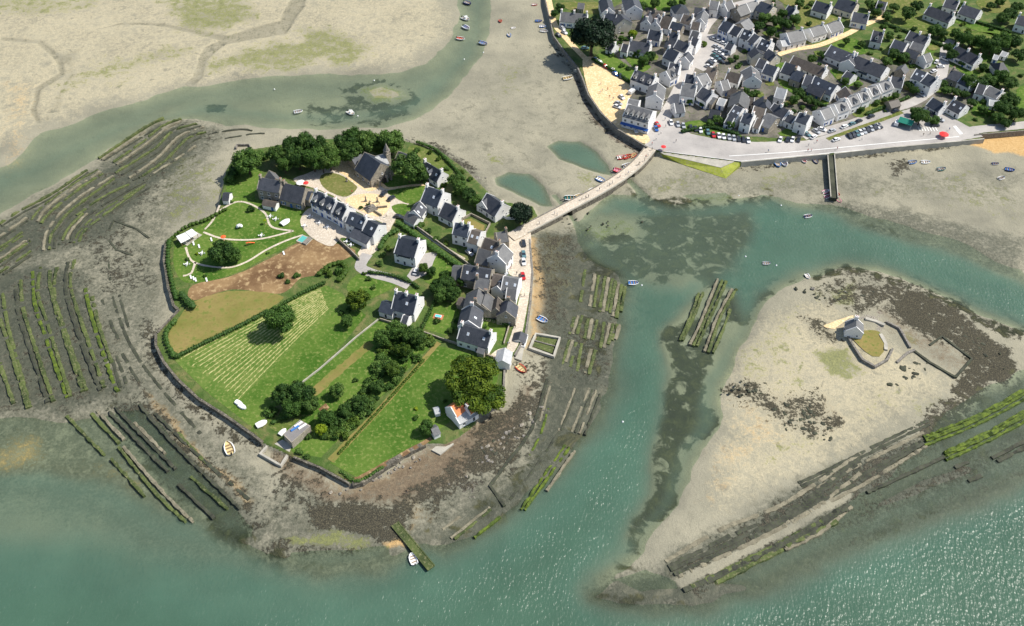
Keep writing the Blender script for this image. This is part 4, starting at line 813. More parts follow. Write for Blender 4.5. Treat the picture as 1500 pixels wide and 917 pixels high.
wall([(1428,197),(1500,191),(1600,180)], ZM, 0.5, 0.5, 'granite', 'low stone wall between shore road and ochre beach', base=0.8)
wall([(440,561),(466,541),(494,517),(520,494),(554,467)], ZI, 0.7, 0.35, 'concrete', 'long pale garden wall dividing paddock and kitchen garden')
wall([(556,466),(590,476),(622,486),(656,498)], ZI, 1.0, 0.4, 'stone', 'stone wall below the white villa and pool garden')
wall([(656,498),(690,508),(722,522)], ZI, 1.0, 0.4, 'stone', 'stone wall below the slate longhouse')
wall([(592,318),(640,352),(690,388)], ZI, 1.2, 0.4, 'stone', 'dark stone wall beside the hamlet lane')
wall([(492,346),(510,362),(526,378)], ZI, 1.4, 0.4, 'stone', 'stone wall of the yard behind the white terrace houses')
wall([(676,320),(690,312),(718,326),(708,344)], ZI, 1.2, 0.35, 'stone', 'pale wall around the dry yard in the hamlet')
wall([(700,464),(746,475),(738,502)], ZI, 1.0, 0.35, 'stone', 'garden wall of the walled lawn by the seafront')
wall([(694,296),(720,306),(742,318),(756,318)], ZI, 1.2, 0.4, 'plaster', 'white garden wall around the slate house by the pine')
wall([(466,296),(500,312),(530,334)], ZI, 0.9, 0.3, 'plaster', 'white terrace wall in front of the white terrace houses')
# tidal basins
wall([(785,488),(820,494),(811,521),(776,509)], 0.9, 0.9, 0.8, 'concrete', 'pale stone walls of the rectangular tidal basin on the beach', 'basin', 'tidal_basin', closed=True, base=0.3)
wall([(781,498),(815,507)], 0.8, 0.5, 0.4, 'granite', 'cross wall inside the rectangular tidal basin', base=0.3)
wall([(395,649),(424,662),(411,681),(381,664)], 1.0, 0.9, 0.8, 'concrete', 'small square tidal basin beside the flat roofed workshop', 'basin', 'tidal_basin', closed=True, base=0.3)
wall([(756,487),(773,490),(768,507),(752,505)], 1.4, 0.8, 0.35, 'plaster', 'white walled pen beside the seafront boathouse', 'basin', 'tidal_basin', closed=True, base=0.4)
wall([(160,335),(166,322),(200,335),(218,348)], 0.4, 0.5, 0.8, 'bed_dark', 'ruined low wall on the western mud flat', base=0.2)
wall([(160,352),(170,365),(195,374)], 0.4, 0.4, 0.8, 'bed_dark', 'broken dark wall on the western mud flat', base=0.2)
wall([(345,216),(347,211),(365,211),(367,216)], 0.9, 0.8, 0.5, 'granite', 'little three sided stone pen on the northern shore', base=0.5)
wall([(802,554),(791,594),(780,626),(764,651),(742,678),(718,711),(739,741)], 0.5, 0.5, 0.9, 'bed_dark', 'dark kerb of stones along the outer edge of the southeast shore', base=-0.2, jag=0.2)
sheet('basin_floor', [(788,491),(817,496),(810,518),(780,507)], 'bed_green', 0.95, False, 0.05)
# islet walls
wall([(1236,480),(1250,505),(1264,526),(1282,536),(1300,526),(1308,510)], ZS, 0.7, 0.8, 'granite', 'dark stone sea wall around the islet garden', name='sea_wall', base=0.6)
wall([(1298,470),(1318,480),(1334,508)], 1.2, 0.8, 0.7, 'granite', 'curved stone wall east of the islet cottage', base=0.5)
wall([(1338,512),(1362,530),(1400,552)], 1.0, 0.6, 0.9, 'bed_dark', 'dark rubble wall beside the islet sand pen', base=0.4)
wall([(1362,505),(1380,492),(1424,525),(1400,552)], 0.9, 0.6, 0.8, 'bed_dark', 'low dark wall around the islet sand pen', base=0.4)
wall([(1314,530),(1330,516),(1340,512)], 1.0, 0.7, 0.9, 'granite', 'short stone groyne on the islet', base=0.4)
sheet('islet_lawn', [(1240,484),(1262,484),(1288,486),(1296,510),(1288,522),(1278,522),(1262,510)], 'stubble', ZS+0.10, True)
sheet('islet_sand', [(1206,478),(1236,466),(1250,462),(1244,478),(1234,482)], 'ochre_gravel', 1.45, True)
for pts in ([(1268,466),(1284,470),(1296,476)], [(1290,488),(1298,502),(1298,512)]):
    wall(pts, ZS, 0.5, 1.2, 'concrete', 'pale rubble bank around the islet cottage', group='islet rubble banks', base=1.0, jag=0.3)

# causeway: stone bank with two water openings, deck and parapets
cwp = smooth_line([P(*p, ZC) for p in ((748,347),(790,325),(830,304),(870,283),(905,262),(930,243),(946,226),(956,212))], 1.0)
cw = thing('causeway', 'narrow stone causeway linking the island to the mainland quay', 'causeway', (0, 0, 0))
def along(i0, i1, off0, off1, z0, z1, mat, name, flare=0.0):
    vs, fs = [], []; idx = list(range(i0, i1))
    for i in idx:
        p = cwp[i]; a, b_ = cwp[max(i-1, 0)], cwp[min(i+1, len(cwp)-1)]
        d = Vector((b_[0]-a[0], b_[1]-a[1])).normalized(); n = Vector((-d.y, d.x))
        vs += [(p[0]+n.x*o, p[1]+n.y*o, z) for o, z in ((off0-flare, z0), (off0, z1), (off1, z1), (off1+flare, z0))]
    for k in range(len(idx)-1):
        a, b_ = 4*k, 4*k+4; fs += [(a, a+1, b_+1, b_), (a+1, a+2, b_+2, b_+1), (a+2, a+3, b_+3, b_+2), (a+3, a, b_, b_+3)]
    n = 4*len(idx); fs += [(3, 2, 1, 0), (n-4, n-3, n-2, n-1)]
    me = mesh_of(name, vs, fs, mat); bm = bmesh.new(); bm.from_mesh(me); bmesh.ops.recalc_face_normals(bm, faces=bm.faces[:]); bm.to_mesh(me); bm.free()
    return link(name, me, cw)
def near(px): 
    q = P(*px, ZC); return min(range(len(cwp)), key=lambda i: (cwp[i][0]-q[0])**2+(cwp[i][1]-q[1])**2)
g1, g2 = near((826,308)), near((917,254)); NC = len(cwp)
for a0, a1 in ((0, g1-1), (g1+3, g2-1), (g2+3, NC)): along(a0, a1, -2.6, 2.6, -1.4, ZC-0.25, 'seawall', 'embankment', 0.5)
along(0, NC, -2.7, 2.7, ZC-0.248, ZC+0.03, 'gravel', 'deck')
for a0, a1 in ((0, NC),):
    along(a0+6, a1-3, 2.32, 2.72, ZC+0.032, ZC+0.42, 'granite', 'parapet'); along(a0+8, a1-5, -2.72, -2.32, ZC+0.032, ZC+0.42, 'concrete', 'parapet')
def slab(name, px, z, th, mat, label, cat):
    w = PL(px, z); c = w[0]; n = len(w); vs = [(x-c[0], y-c[1], th) for x, y in w]+[(x-c[0], y-c[1], 0) for x, y in w]
    fs = [tuple(range(n)), tuple(range(n, 2*n))[::-1]]+[(i, i+n, (i+1) % n+n, (i+1) % n) for i in range(n)]
    me = mesh_of(name, vs, fs, mat); bm = bmesh.new(); bm.from_mesh(me); bmesh.ops.recalc_face_normals(bm, faces=bm.faces[:]); bm.to_mesh(me); bm.free()
    return tag(link(name, me, None, (c[0], c[1], z-th)), label, cat)
# slipway under the quay: pale upper ledge and a weed-green slope
t = thing('slipway', 'wide slipway below the quay with lime green weed on its slope', 'slipway', (0, 0, 0))
def solid(name, top, mat):
    n = len(top); w_ = [(*P(x, y, z), z) for x, y, z in top]; v = w_+[(x, y, -0.6) for x, y, z in w_]
    me = mesh_of(name, v, [tuple(range(n)), tuple(range(n, 2*n))[::-1]]+[(i, i+n, (i+1) % n+n, (i+1) % n) for i in range(n)], mat)
    bm = bmesh.new(); bm.from_mesh(me); bmesh.ops.recalc_face_normals(bm, faces=bm.faces[:]); bmesh.ops.triangulate(bm, faces=bm.faces[:]); bm.to_mesh(me); bm.free(); return link(name, me, t)
solid('ledge', [(966,222,2.75),(1076,236.5,2.75),(1056,245.5,2.3),(972,226,2.3)], 'concrete')
solid('weedy_slope', [(967,224,2.26),(972,226.4,2.26),(1056,246,2.26),(1076.4,237,2.6),(1086,239,2.4),(1063,261.5,0.6),(998,240,0.7),(967,228,0.9)], 'algae_slope')
# jetties
def jetty(p0, p1, z, w_, label, mat, rails=False):
    a, b_ = P(*p0, z), P(*p1, z); L = math.hypot(b_[0]-a[0], b_[1]-a[1]); rz = math.atan2(b_[1]-a[1], b_[0]-a[0])
    t = thing('jetty', label, 'jetty', (a[0], a[1], 0), rz); mb = MB(); mb.box(0, L, -w_/2, w_/2, z-0.35, z); link('deck', mb.mesh('deck', mat), t)
    mb = MB(); mb.box(0.4, L-0.3, -w_/2+0.15, w_/2-0.15, -2.5, z-0.352); link('base', mb.mesh('base', 'bed_dark'), t)
    for s in (-1, 1):
        mb = MB(); mb.box(0, L, s*w_/2-0.18, s*w_/2+0.18, z+0.004, z+(0.6 if rails else 0.12)); link('kerb', mb.mesh('kerb', 'concrete' if rails else mat), t)
    return t
jetty((578,767), (632,832), 0.9, 2.4, 'long weed stained concrete jetty at the southern tip of the island', 'bed_green')
jetty((1217,226), (1222,290), 2.4, 3.0, 'narrow walled jetty running out from the quay', 'bed_dark', True)
slab('landing_slab', [(632,659),(651,643),(665,650),(645,666)], 1.5, 0.9, 'concrete', 'cracked pinkish concrete landing slab below the white garden shed', 'slab')
slab('stone_ramp', [(840,101),(866,100),(866,106),(848,105)], 1.9, 1.9, 'concrete', 'pale stone boat ramp below the sandy terrace', 'ramp')
slab('boat_ramp', [(744,512),(768,506),(764,528),(742,520)], 1.6, 0.8, 'concrete', 'pale boat ramp beside the seafront boathouse', 'ramp')
slab('foundation', [(258,350),(280,336),(296,344),(274,360)], ZI+0.12, 0.3, 'concrete', 'paved base under the white roofed shelter in the park garden', 'slab')
slab('workshop_apron', [(402,650),(414,644),(428,652),(424,662)], ZI+0.05, 0.8, 'concrete', 'pale concrete apron between workshop and tidal basin', 'slab')

# ------------------------------------------------------------------ oyster beds: low stone and timber rows on the flats
def bed(px, w_, h_, mat, label, group, step=1.3):
    line = smooth_line(PL(px, 0.3), step); vs, fs = [], []
    for i, p in enumerate(line):
        a, b_ = line[max(i-1, 0)], line[min(i+1, len(line)-1)]
        d = Vector((b_[0]-a[0], b_[1]-a[1])).normalized(); n = Vector((-d.y, d.x)); k = w_/2*random.uniform(0.7, 1.25); o = random.uniform(-.12, .12)
        zt = 0.25+h_*random.uniform(0.7, 1.2)
        if random.random() < (0.16 if mat == 'bed_lime' else 0.07): zt = 0.12; k *= 0.8
        for f, z in ((1.35, -0.55), (1.0, zt*0.95), (0.35, zt), (-0.35, zt*0.96), (-1.0, zt*0.9), (-1.35, -0.55)):
            vs.append((p[0]+n.x*(k*f+o)-line[0][0], p[1]+n.y*(k*f+o)-line[0][1], z))
        if i:
            for j in range(5): fs.append((6*i-6+j, 6*i+j, 6*i+j+1, 6*i-5+j))
    n = len(vs); fs += [(0, 1, 2, 3, 4, 5), tuple(range(n-6, n))[::-1]]
    me = mesh_of('oyster_bed', vs, fs, mat); bm = bmesh.new(); bm.from_mesh(me); bmesh.ops.recalc_face_normals(bm, faces=bm.faces[:]); bm.to_mesh(me); bm.free()
    return tag(link('oyster_bed', me, None, (*line[0], 0)), label, 'oyster bed', group)
def beds(rows, ox, oy, k, w_, h_, mats, label, group, axis=None, frm=''):
    rk = {}
    if axis:
        mid = lambda r: sum(p[0] for p in r)/len(r)*axis[0]+sum(p[1] for p in r)/len(r)*axis[1]
        rk = {i: n for n, i in enumerate(sorted(range(len(rows)), key=lambda i: mid(rows[i])))}
    for i, r in enumerate(rows):
        lb = label if not axis else f'{label}, {ORD[rk[i]]} from {frm}'
        bed([(ox+x/k, oy+y/k) for x, y in r], w_, h_, mats[i % len(mats)], lb, group)
beds([[(475,205),(600,120),(700,55),(785,10)],[(490,212),(615,130),(700,75)],[(545,225),(680,130),(780,50),(870,15)],[(560,235),(700,138),(790,68),(868,26)],[(555,275),(740,160),(830,75),(950,38)],[(620,300),(760,200),(860,100),(980,55)],[(670,300),(800,210),(900,110),(990,80)],[(720,290),(830,220),(940,145)]], 0, 170, 3.274, 1.0, 0.85, ['bed_green', 'bed_pale', 'bed_green', 'bed_pale', 'bed_green', 'bed_pale'], 'slanting oyster bed wall on the northwest mud', 'oyster beds on the northwest mud', (-0.5, -1), 'the wooded shore')
beds([[(0,520),(100,455),(250,375),(420,260)],[(180,510),(230,440),(370,340),(490,265)],[(198,518),(245,462),(380,352),(495,277)],[(210,650),(225,560),(300,460),(420,365),(545,290)],[(238,645),(250,570),(325,472),(432,387),(550,302)],[(370,480),(480,400),(620,330)],[(340,610),(370,540),(480,440),(700,315)],[(380,610),(410,550),(540,450),(690,340)],[(0,580),(130,490)],[(0,635),(110,560)],[(0,690),(140,590)],[(0,705),(145,602)],[(0,755),(150,650)],[(10,768),(150,670)],[(300,600),(330,540),(400,470)],[(320,600),(345,550),(420,470)]], 0, 170, 3.274, 1.0, 0.85, ['bed_green', 'bed_pale', 'bed_green', 'bed_pale', 'bed_green', 'bed_green', 'bed_dark'], 'curving oyster bed wall on the mud', 'oyster beds west of the park garden', (-.6, -1), 'the park garden shore')
beds([[(500,215),(625,138),(720,80),(780,45)],[(575,245),(710,152),(800,85),(880,40)],[(585,285),(760,175),(850,92),(965,48)],[(640,312),(775,215),(880,115),(975,72)],[(690,312),(820,228),(915,130),(985,100)],[(1020,85),(1150,65),(1210,72)],[(1080,110),(1200,90),(1270,85)]], 0, 170, 3.274, 0.8, 0.6, ['bed_dark'], 'low dark bed row between the slanting walls', 'low dark rows on the northwest mud', (-.5, -1), 'the wooded shore')
beds([[(10,530),(110,467),(260,387),(425,272)],[(150,500),(210,430),(350,330),(470,258)],[(262,640),(272,575),(345,480),(445,400),(560,315)],[(285,620),(300,570),(380,480),(520,385),(640,310)],[(355,612),(388,548),(500,450),(700,330)],[(400,560),(480,500),(600,420),(720,345)],[(0,595),(135,505)],[(0,650),(115,572)],[(0,725),(148,620)]], 0, 170, 3.274, 0.8, 0.6, ['bed_dark', 'bed_green', 'bed_dark'], 'low thin bed row between the curving walls', 'low thin rows west of the park garden', (-.6, -1), 'the park garden shore')
beds([[(15,175),(40,330),(90,520),(150,740)],[(0,300),(60,470),(110,640),(140,745)],[(75,130),(100,300),(160,480),(240,715)],[(105,110),(120,260),(190,480),(268,710)],[(165,60),(175,220),(250,450),(335,690)],[(205,45),(190,170),(240,330),(352,685)],[(250,60),(255,160),(320,380),(415,660)],[(285,45),(272,180),(350,430),(432,655)],[(340,20),(330,160),(400,400),(500,655)],[(375,5),(352,130),(430,380),(520,640)],[(425,150),(470,330),(560,600),(590,660)],[(460,190),(500,350),(560,520)],[(0,520),(70,720)]], 0, 380, 3.397, 1.2, 0.95, ['bed_green', 'bed_green', 'bed_dark', 'bed_green', 'bed_lime', 'bed_green'], 'long green topped oyster bed wall', 'long oyster beds west of the hay field', (-1, 0.2), 'the hay field sea wall')
beds([[(540,10),(560,180),(620,360),(700,510),(850,700),(1000,870)],[(590,170),(640,340)],[(535,280),(590,400)],[(505,200),(525,245)],[(580,480),(630,620)],[(610,470),(690,610)],[(560,500),(600,640)]], 0, 380, 3.397, 1.1, 0.4, ['bed_dark'], 'broken dark oyster bed wall', 'broken oyster beds below the sea wall', (-1, .3), 'the hay field sea wall')
beds([[(260,105),(330,180),(405,255)],[(355,95),(460,210)],[(375,85),(480,195)],[(430,270),(560,415)],[(460,225),(600,400),(720,515)],[(478,225),(632,400),(748,515)],[(415,80),(540,210),(650,320)],[(445,70),(560,190),(680,310)],[(540,60),(680,220),(930,465)],[(600,95),(760,250),(965,430)],[(690,370),(830,500)],[(740,340),(880,465)],[(690,170),(800,290)],[(520,130),(640,250)]], 0, 570, 2.6425, 1.0, 0.6, ['bed_green', 'bed_green', 'bed_pale', 'bed_green', 'bed_green', 'bed_pale', 'bed_dark', 'bed_dark', 'bed_dark', 'bed_dark', 'bed_dark'], 'straight oyster bed wall in dark shallows', 'oyster beds in the southwest shallows', (-1, 0.7), 'the beach below the sea wall')
SF = (780, 260, 3.0575, 1.15, 0.55, ['bed_green', 'bed_pale', 'bed_green'])
beds([[(215,560),(235,415)],[(255,580),(280,435)],[(275,585),(298,435)],[(300,605),(325,445)],[(315,605),(340,450)],[(330,600),(358,455)],[(345,610),(372,465)],[(360,625),(385,480)],[(375,630),(400,480)],[(395,600),(415,490)]], *SF, 'green oyster bed row in the block nearest the causeway', 'oyster beds off the seafront, causeway block', (1, 0), 'the seafront beach')
beds([[(165,705),(190,620)],[(180,705),(205,620)],[(200,705),(222,620)],[(232,725),(250,635)],[(248,725),(268,635)],[(268,730),(290,640)],[(305,765),(320,650)],[(320,765),(345,655)],[(338,750),(362,658)],[(355,730),(380,660)],[(370,725),(390,660)]], *SF, 'short oyster bed row level with the tidal basin', 'oyster beds off the seafront, basin block', (1, 0), 'the beached blue boat')
beds([[(135,840),(165,730)],[(150,830),(180,730)],[(170,850),(195,740)],[(200,870),(220,745)],[(235,880),(262,770)],[(252,885),(282,775)]], *SF, 'weedy oyster bed row beyond the tidal basin', 'oyster beds off the seafront, outer block', (1, 0), 'the tidal basin')
beds([[(660,730),(700,640),(745,520)],[(672,730),(720,625),(765,515)],[(705,750),(760,630),(830,455)],[(720,755),(775,630),(850,460)],[(737,755),(800,620),(868,465)],[(770,780),(830,620),(895,500)],[(787,785),(845,620),(912,500)],[(807,785),(850,690),(885,590)]], 780, 260, 3.0575, 0.95, 0.5, ['bed_green', 'bed_green', 'bed_pale'], 'green oyster bed row in the shallows', 'oyster beds west of the islet', (-1, -0.4), 'the islet sand')
beds([[(800,740),(890,510)],[(815,740),(902,515)],[(870,745),(965,510)],[(890,750),(985,515)],[(912,755),(1002,520)],[(940,760),(1025,540)],[(700,690),(760,480)]], 600, 430, 3.667, 0.75, 0.5, ['bed_pale', 'bed_dark'], 'grey timbered oyster bed row beside the river east of the cypress', 'grey oyster beds east of the cypress')
beds([[(450,610),(560,450),(690,265)],[(470,612),(580,462),(712,277)],[(590,510),(740,295)],[(75,765),(285,600)],[(95,770),(292,612)],[(30,720),(125,650)],[(390,560),(540,370),(660,190)],[(200,760),(340,650)],[(495,330),(560,200),(600,60)]], 640, 580, 3.667, 0.8, 0.5, ['bed_lime', 'bed_lime', 'bed_pale', 'bed_pale', 'bed_green', 'bed_pale', 'bed_dark'], 'oyster bed row along the river bank southeast of the island', 'oyster beds southeast of the island')
beds([[(300,715),(520,590),(760,490),(1048,300)],[(320,748),(600,620),(800,520),(1048,330)],[(335,765),(640,620),(860,500),(1048,360)],[(370,825),(560,740),(760,640),(1000,495)],[(490,800),(700,690),(960,560)],[(400,812),(620,705),(900,560)],[(312,735),(560,612),(800,503),(1048,316)],[(345,772),(650,634),(870,512),(1048,376)],[(385,822),(600,717),(850,592),(1000,512)],[(430,808),(660,699),(930,562)]], 860, 550, 2.62, 1.3, 0.45, ['bed_pale', 'bed_dark', 'bed_dark', 'bed_dark', 'bed_green', 'bed_green', 'bed_dark'], 'long dark oyster bed wall', 'oyster beds along the south of the islet', (0.5, 1), 'the islet sand')
beds([[(50,380),(150,335),(400,210),(540,145)],[(0,510),(250,390),(520,230)],[(0,532),(300,382),(532,238)],[(310,415),(600,280)],[(0,622),(120,560),(240,460)],[(120,400),(320,290),(520,190)],[(60,392),(160,347),(410,222),(545,158)],[(0,495),(240,378),(515,220)],[(0,630),(130,566),(250,466)]], 1150, 560, 2.569, 1.1, 0.4, ['bed_dark', 'bed_dark', 'bed_pale'], 'dark ribbed oyster bed row', 'dark oyster beds southeast of the islet', (0.5, 1), 'the islet rock and sand')
beds([[(520,205),(720,125),(890,30)],[(530,222),(730,138),(960,10)],[(525,238),(740,150),(960,30)],[(600,262),(760,187),(960,75)],[(602,278),(770,200),(960,95)],[(606,292),(780,212),(960,115)],[(526,214),(726,132),(950,0)],[(601,270),(765,194),(960,85)]], 1150, 560, 2.569, 0.8, 0.5, ['bed_lime'], 'bright lime green oyster bed row', 'lime green oyster beds by the islet', (0.5, 1), 'the islet rocks')
beds([[(780,285),(960,190)],[(800,297),(960,215)],[(690,370),(740,350)],[(640,320),(690,300)]], 1150, 560, 2.569, 1.2, 0.25, ['bed_dark'], 'submerged dark oyster bed row beyond the lime green beds', 'submerged oyster beds beyond the lime green ones')

# ------------------------------------------------------------------ buildings
def window_mesh(w_, h_, name='window', door=False):
    mb = MB(); mb.box(-w_/2, w_/2, -0.06, 0.06, 0, h_, 0); g = 0.10
    mb.box(-w_/2+g, -0.03 if not door else w_/2-g, 0.062, 0.075, g, h_-g, 1)
    if not door: mb.box(0.03, w_/2-g, 0.062, 0.075, g, h_-g, 1)
    mb.box(-w_/2-0.08, w_/2+0.08, 0.0, 0.16, -0.12, -0.002, 0); return mb.mesh(name, ['white_paint', 'window_glass'])
WM = window_mesh(1.15, 1.35); WS = window_mesh(0.8, 0.9); WL = window_mesh(2.2, 1.5)
DM = window_mesh(1.0, 2.05, 'door', True)
mb = MB(); mb.box(-0.52, 0.52, 0.0, 0.07, 0, 2.05); DB = mb.mesh('door_blue', 'blue_paint')
mb = MB(); mb.box(-0.26, 0.26, 0.0, 0.08, 0, 1.35); SB = mb.mesh('shutter', 'blue_paint')
mb = MB(); mb.box(-0.45, 0.45, -0.6, 0.6, 0.0, 0.10, 0); mb.box(-0.37, 0.37, -0.52, 0.52, 0.102, 0.112, 1); SK = mb.mesh('skylight', ['white_paint', 'skylight'])
def chimney_mesh(mat):
    mb = MB(); mb.box(-0.42, 0.42, -0.62, 0.62, -0.6, 1.15, 0); mb.box(-0.5, 0.5, -0.7, 0.7, 1.15, 1.30, 0)
    for s in (-0.3, 0.3): mb.lathe([(0.15, 1.30), (0.12, 1.65), (0.15, 1.68)], 8, (0, s, 0), 1)
    return mb.mesh('chimney', [mat, 'pot_red'])
CH = {k: chimney_mesh(k) for k in ('plaster', 'stone', 'cream')}
def dormer_mesh(roof):
    mb = MB()   # front towards -y; white cheeks, gabled slate top
    mb.prism([(-1.2, 0), (1.4, 0), (1.4, 1.3), (-1.2, 1.3)], -0.75, 0.75, 0)
    v = [(-0.95, -1.4, 1.25), (0, -1.4, 2.15), (0.95, -1.4, 1.25), (-0.95, 1.6, 1.25), (0, 1.6, 2.15), (0.95, 1.6, 1.25)]
    mb.add(v, [(0, 1, 4, 3), (1, 2, 5, 4)], 1); mb.add([(-0.75, -1.2, 1.29), (0.75, -1.2, 1.29), (0, -1.2, 2.02)], [(0, 1, 2)], 0)
    mb.box(-0.45, 0.45, -1.225, -1.205, 0.3, 1.15, 2); return mb.mesh('dormer', ['plaster', roof, 'window_glass'])
DORM = {}
def house(x1, y1, x2, y2, w, e, r, wall_m='plaster', roof='slate', z0=ZI, ch='lr', dorm=0, win=True, name='house', label='', cat='house', group=None, par=True, sky_=0, blue=False, hip=False, dside=None, door=True):
    a, b_ = P(x1, y1, z0+r), P(x2, y2, z0+r)
    L = math.hypot(b_[0]-a[0], b_[1]-a[1]); rz = math.atan2(b_[1]-a[1], b_[0]-a[0]); c = ((a[0]+b_[0])/2, (a[1]+b_[1])/2)
    t = thing(name, label, cat, (c[0], c[1], z0), rz, group); h2, l2 = w/2, L/2
    sl_ = (r-e)/h2
    mb = MB()
    if hip: mb.box(-l2, l2, -h2, h2, 0, e)
    else: mb.prism([(-h2, 0), (h2, 0), (h2, e), (0, r-0.04), (-h2, e)], -l2, l2)
    link('wall', mb.mesh('wall', wall_m), t)
    mb = MB(); oh = 0.3; th = 0.16; ze = e-sl_*oh
    if hip:
        q = min(l2*0.75, h2*0.9); o = 0.3
        v = [(-l2-o, -h2-o, e+0.004), (l2+o, -h2-o, e+0.004), (l2+o, h2+o, e+0.004), (-l2-o, h2+o, e+0.004), (-l2+q, 0, r), (l2-q, 0, r)]
        mb.add(v, [(0, 1, 5, 4), (2, 3, 4, 5), (1, 2, 5), (3, 0, 4), (3, 2, 1, 0)])
    else:
        x0, x3 = (-l2+0.16, l2-0.16) if par else (-l2-0.15, l2+0.15)
        for s in (-1, 1):
            pr = [(0, r), (s*(h2+oh), ze), (s*(h2+oh), ze+th), (0, r+th)]
            if s > 0: pr = pr[::-1]
            mb.prism(pr[::-1], x0, x3)
    rf = link('roof', mb.mesh('roof', roof), t)
    if par and not hip:
        for s in (-1, 1):
            mb = MB(); xa, xb = (s*l2-0.28, s*l2+0.03) if s > 0 else (s*l2-0.03, s*l2+0.28)
            mb.prism([(-h2-0.12, e-0.25), (0, r+0.1), (h2+0.12, e-0.25), (h2+0.12, e+0.20), (0, r+0.38), (-h2-0.12, e+0.20)], xa, xb)
            link('gable_coping', mb.mesh('gable_coping', 'plaster' if wall_m in ('plaster', 'cream') else wall_m), t)
    cm = wall_m if wall_m in CH else 'plaster'
    for k, s in (('l', -1), ('r', 1), ('m', 0)):
        if k in ch: link('chimney', CH[cm], rf, (s*(l2-0.55), 0, r+0.3))
    side = -1 if (dside or -1) < 0 else 1
    # the side that looks towards the photographer gets dormers and skylights
    front = -1 if math.cos(rz) > 0 else 1
    if roof not in DORM: DORM[roof] = dormer_mesh(roof)
    for i in range(dorm):
        x = -l2+L*(i+0.5)/dorm; y = front*h2*0.62; zz = r-sl_*abs(y)-0.45
        link('dormer', DORM[roof], rf, (x, y, zz), 0 if front < 0 else math.pi)
    ang = math.atan2(r-e, h2)
    for i in range(sky_):
        x = -l2+L*(i+0.6)/max(sky_, 1); y = front*h2*0.5
        o = link('skylight', SK, rf, (x, y, r-sl_*abs(y)+th*1.2)); o.rotation_euler = (-front*ang, 0, 0)
    if win:
        n = max(1, int(L/3.0)); floors = [0.85] + ([3.5] if e > 4.6 else []) + ([6.2] if e > 7.6 else [])
        for s in (-1, 1):
            dr = n//2
            for fl in floors:
                for i in range(n):
                    x = -l2+L*(i+0.5)/n
                    if door and fl < 1 and i == dr and s == front:
                        link('door', DB if blue else DM, t, (x, s*(h2+0.01), 0.05), 0 if s > 0 else math.pi); continue
                    if fl+1.4 > e-0.1: continue
                    link('window', WM, t, (x, s*(h2+0.01), fl), 0 if s > 0 else math.pi)
                    if blue and s == front:
                        for q in (-0.9, 0.9): link('shutter', SB, t, (x+q, s*(h2+0.01), fl), 0 if s > 0 else math.pi)
        if w > 5.5 and not hip:
            for s in (-1, 1):
                for fl in floors[:2]: link('window', WS, t, (s*(l2+0.01), h2*0.4, fl+0.1), -math.pi/2 if s > 0 else math.pi/2)
                if r-e > 2.6: link('window', WS, t, (s*(l2+0.01), 0, e+0.3), -math.pi/2 if s > 0 else math.pi/2)
    return t
def H_(*a, **k): return house(*a, **k)
# --- the island
H_(380,260,413,266,7.5,5.8,9,'stone','slate',label='tall grey stone longhouse with slate roof facing the park garden')
H_(414.5,268,448,276,10,3.4,8,'stone','slate',ch='l',label='stone barn with a huge sagging slate roof beside the white terrace',name='barn',cat='barn',blue=True)
H_(394,250,404,262,5,4,6.6,'stone','slate_grey',ch='',label='small stone outhouse with steep grey roof behind the stone longhouse',cat='outhouse',name='outhouse',win=False)
H_(386,293,405,297,3.4,2.3,3.4,'plaster','slate_brown',ch='',label='low white lean to with blue doors before the stone longhouse',blue=True,par=False,cat='outhouse',name='outhouse')
H_(449,280,456,282,5.5,3.6,5.6,'stone','slate_blue',ch='',label='narrow dark roofed passage house between stone barn and white terrace',win=False,par=False)
H_(461.8,279.2,493,294.8,7.5,5.2,8.8,'plaster','slate_blue',ch='lmr',dorm=3,label='white terrace house with three white dormers facing the square',blue=True)
H_(494.3,295.6,509.7,304.4,7.5,5.2,8.8,'plaster','slate_blue',ch='r',dorm=1,label='white terrace house with a single white dormer',blue=True)
H_(512,310,537.5,320.3,7.2,5.0,8.0,'plaster','slate_blue',ch='r',sky_=2,label='white terrace house with plain slate roof and rear annexe')
H_(538.5,322.3,555.3,330.7,8,4.6,7.6,'plaster','slate_blue',ch='',sky_=1,label='white end of terrace house with tall bright gable on the lane')
H_(520,333,545,345,7.5,2.6,4.4,'plaster','slate',ch='',label='low wide slate annexe behind the white terrace',win=False,cat='annexe',name='annexe',par=False)
# chapel
ch_ = H_(533.6,223.3,558.2,240.7,12.5,3.6,9.2,'stone','slate_blue',ch='',name='chapel',cat='chapel',label='old stone chapel with steep dark slate nave and bell tower',door=False)
H_(515,232,529,226,9,2.8,6.2,'stone','slate',ch='',name='chapel_choir',cat='chapel',label='low slate roofed choir at the back of the stone chapel',win=False,par=False)
H_(549,231,563,226,7.5,4.2,6.6,'stone','roof_pale',ch='',name='chapel_transept',cat='chapel',label='pale roofed stone transept beside the chapel bell tower',win=False,par=False)
bx, by = P(569,244,ZI); t = thing('bell_tower', 'slim stone bell tower with pointed spire beside the chapel', 'tower', (bx, by, ZI), 0.75)
mb = MB(); mb.box(-1.1, 1.1, -1.1, 1.1, 0, 7.2); mb.box(-1.25, 1.25, -1.25, 1.25, 7.2, 7.45); link('shaft', mb.mesh('shaft', 'stone'), t)
mb = MB()
for sx in (-1, 1):
    for sy in (-1, 1): mb.box(sx*0.9-0.18, sx*0.9+0.18, sy*0.9-0.18, sy*0.9+0.18, 7.45, 9.0)
link('belfry', mb.mesh('belfry', 'stone'), t); mb = MB(); mb.lathe([(1.55, 9.0), (1.35, 9.15), (0.05, 12.6), (0.02, 13.3)], 8); link('spire', mb.mesh('spire', 'granite'), t)
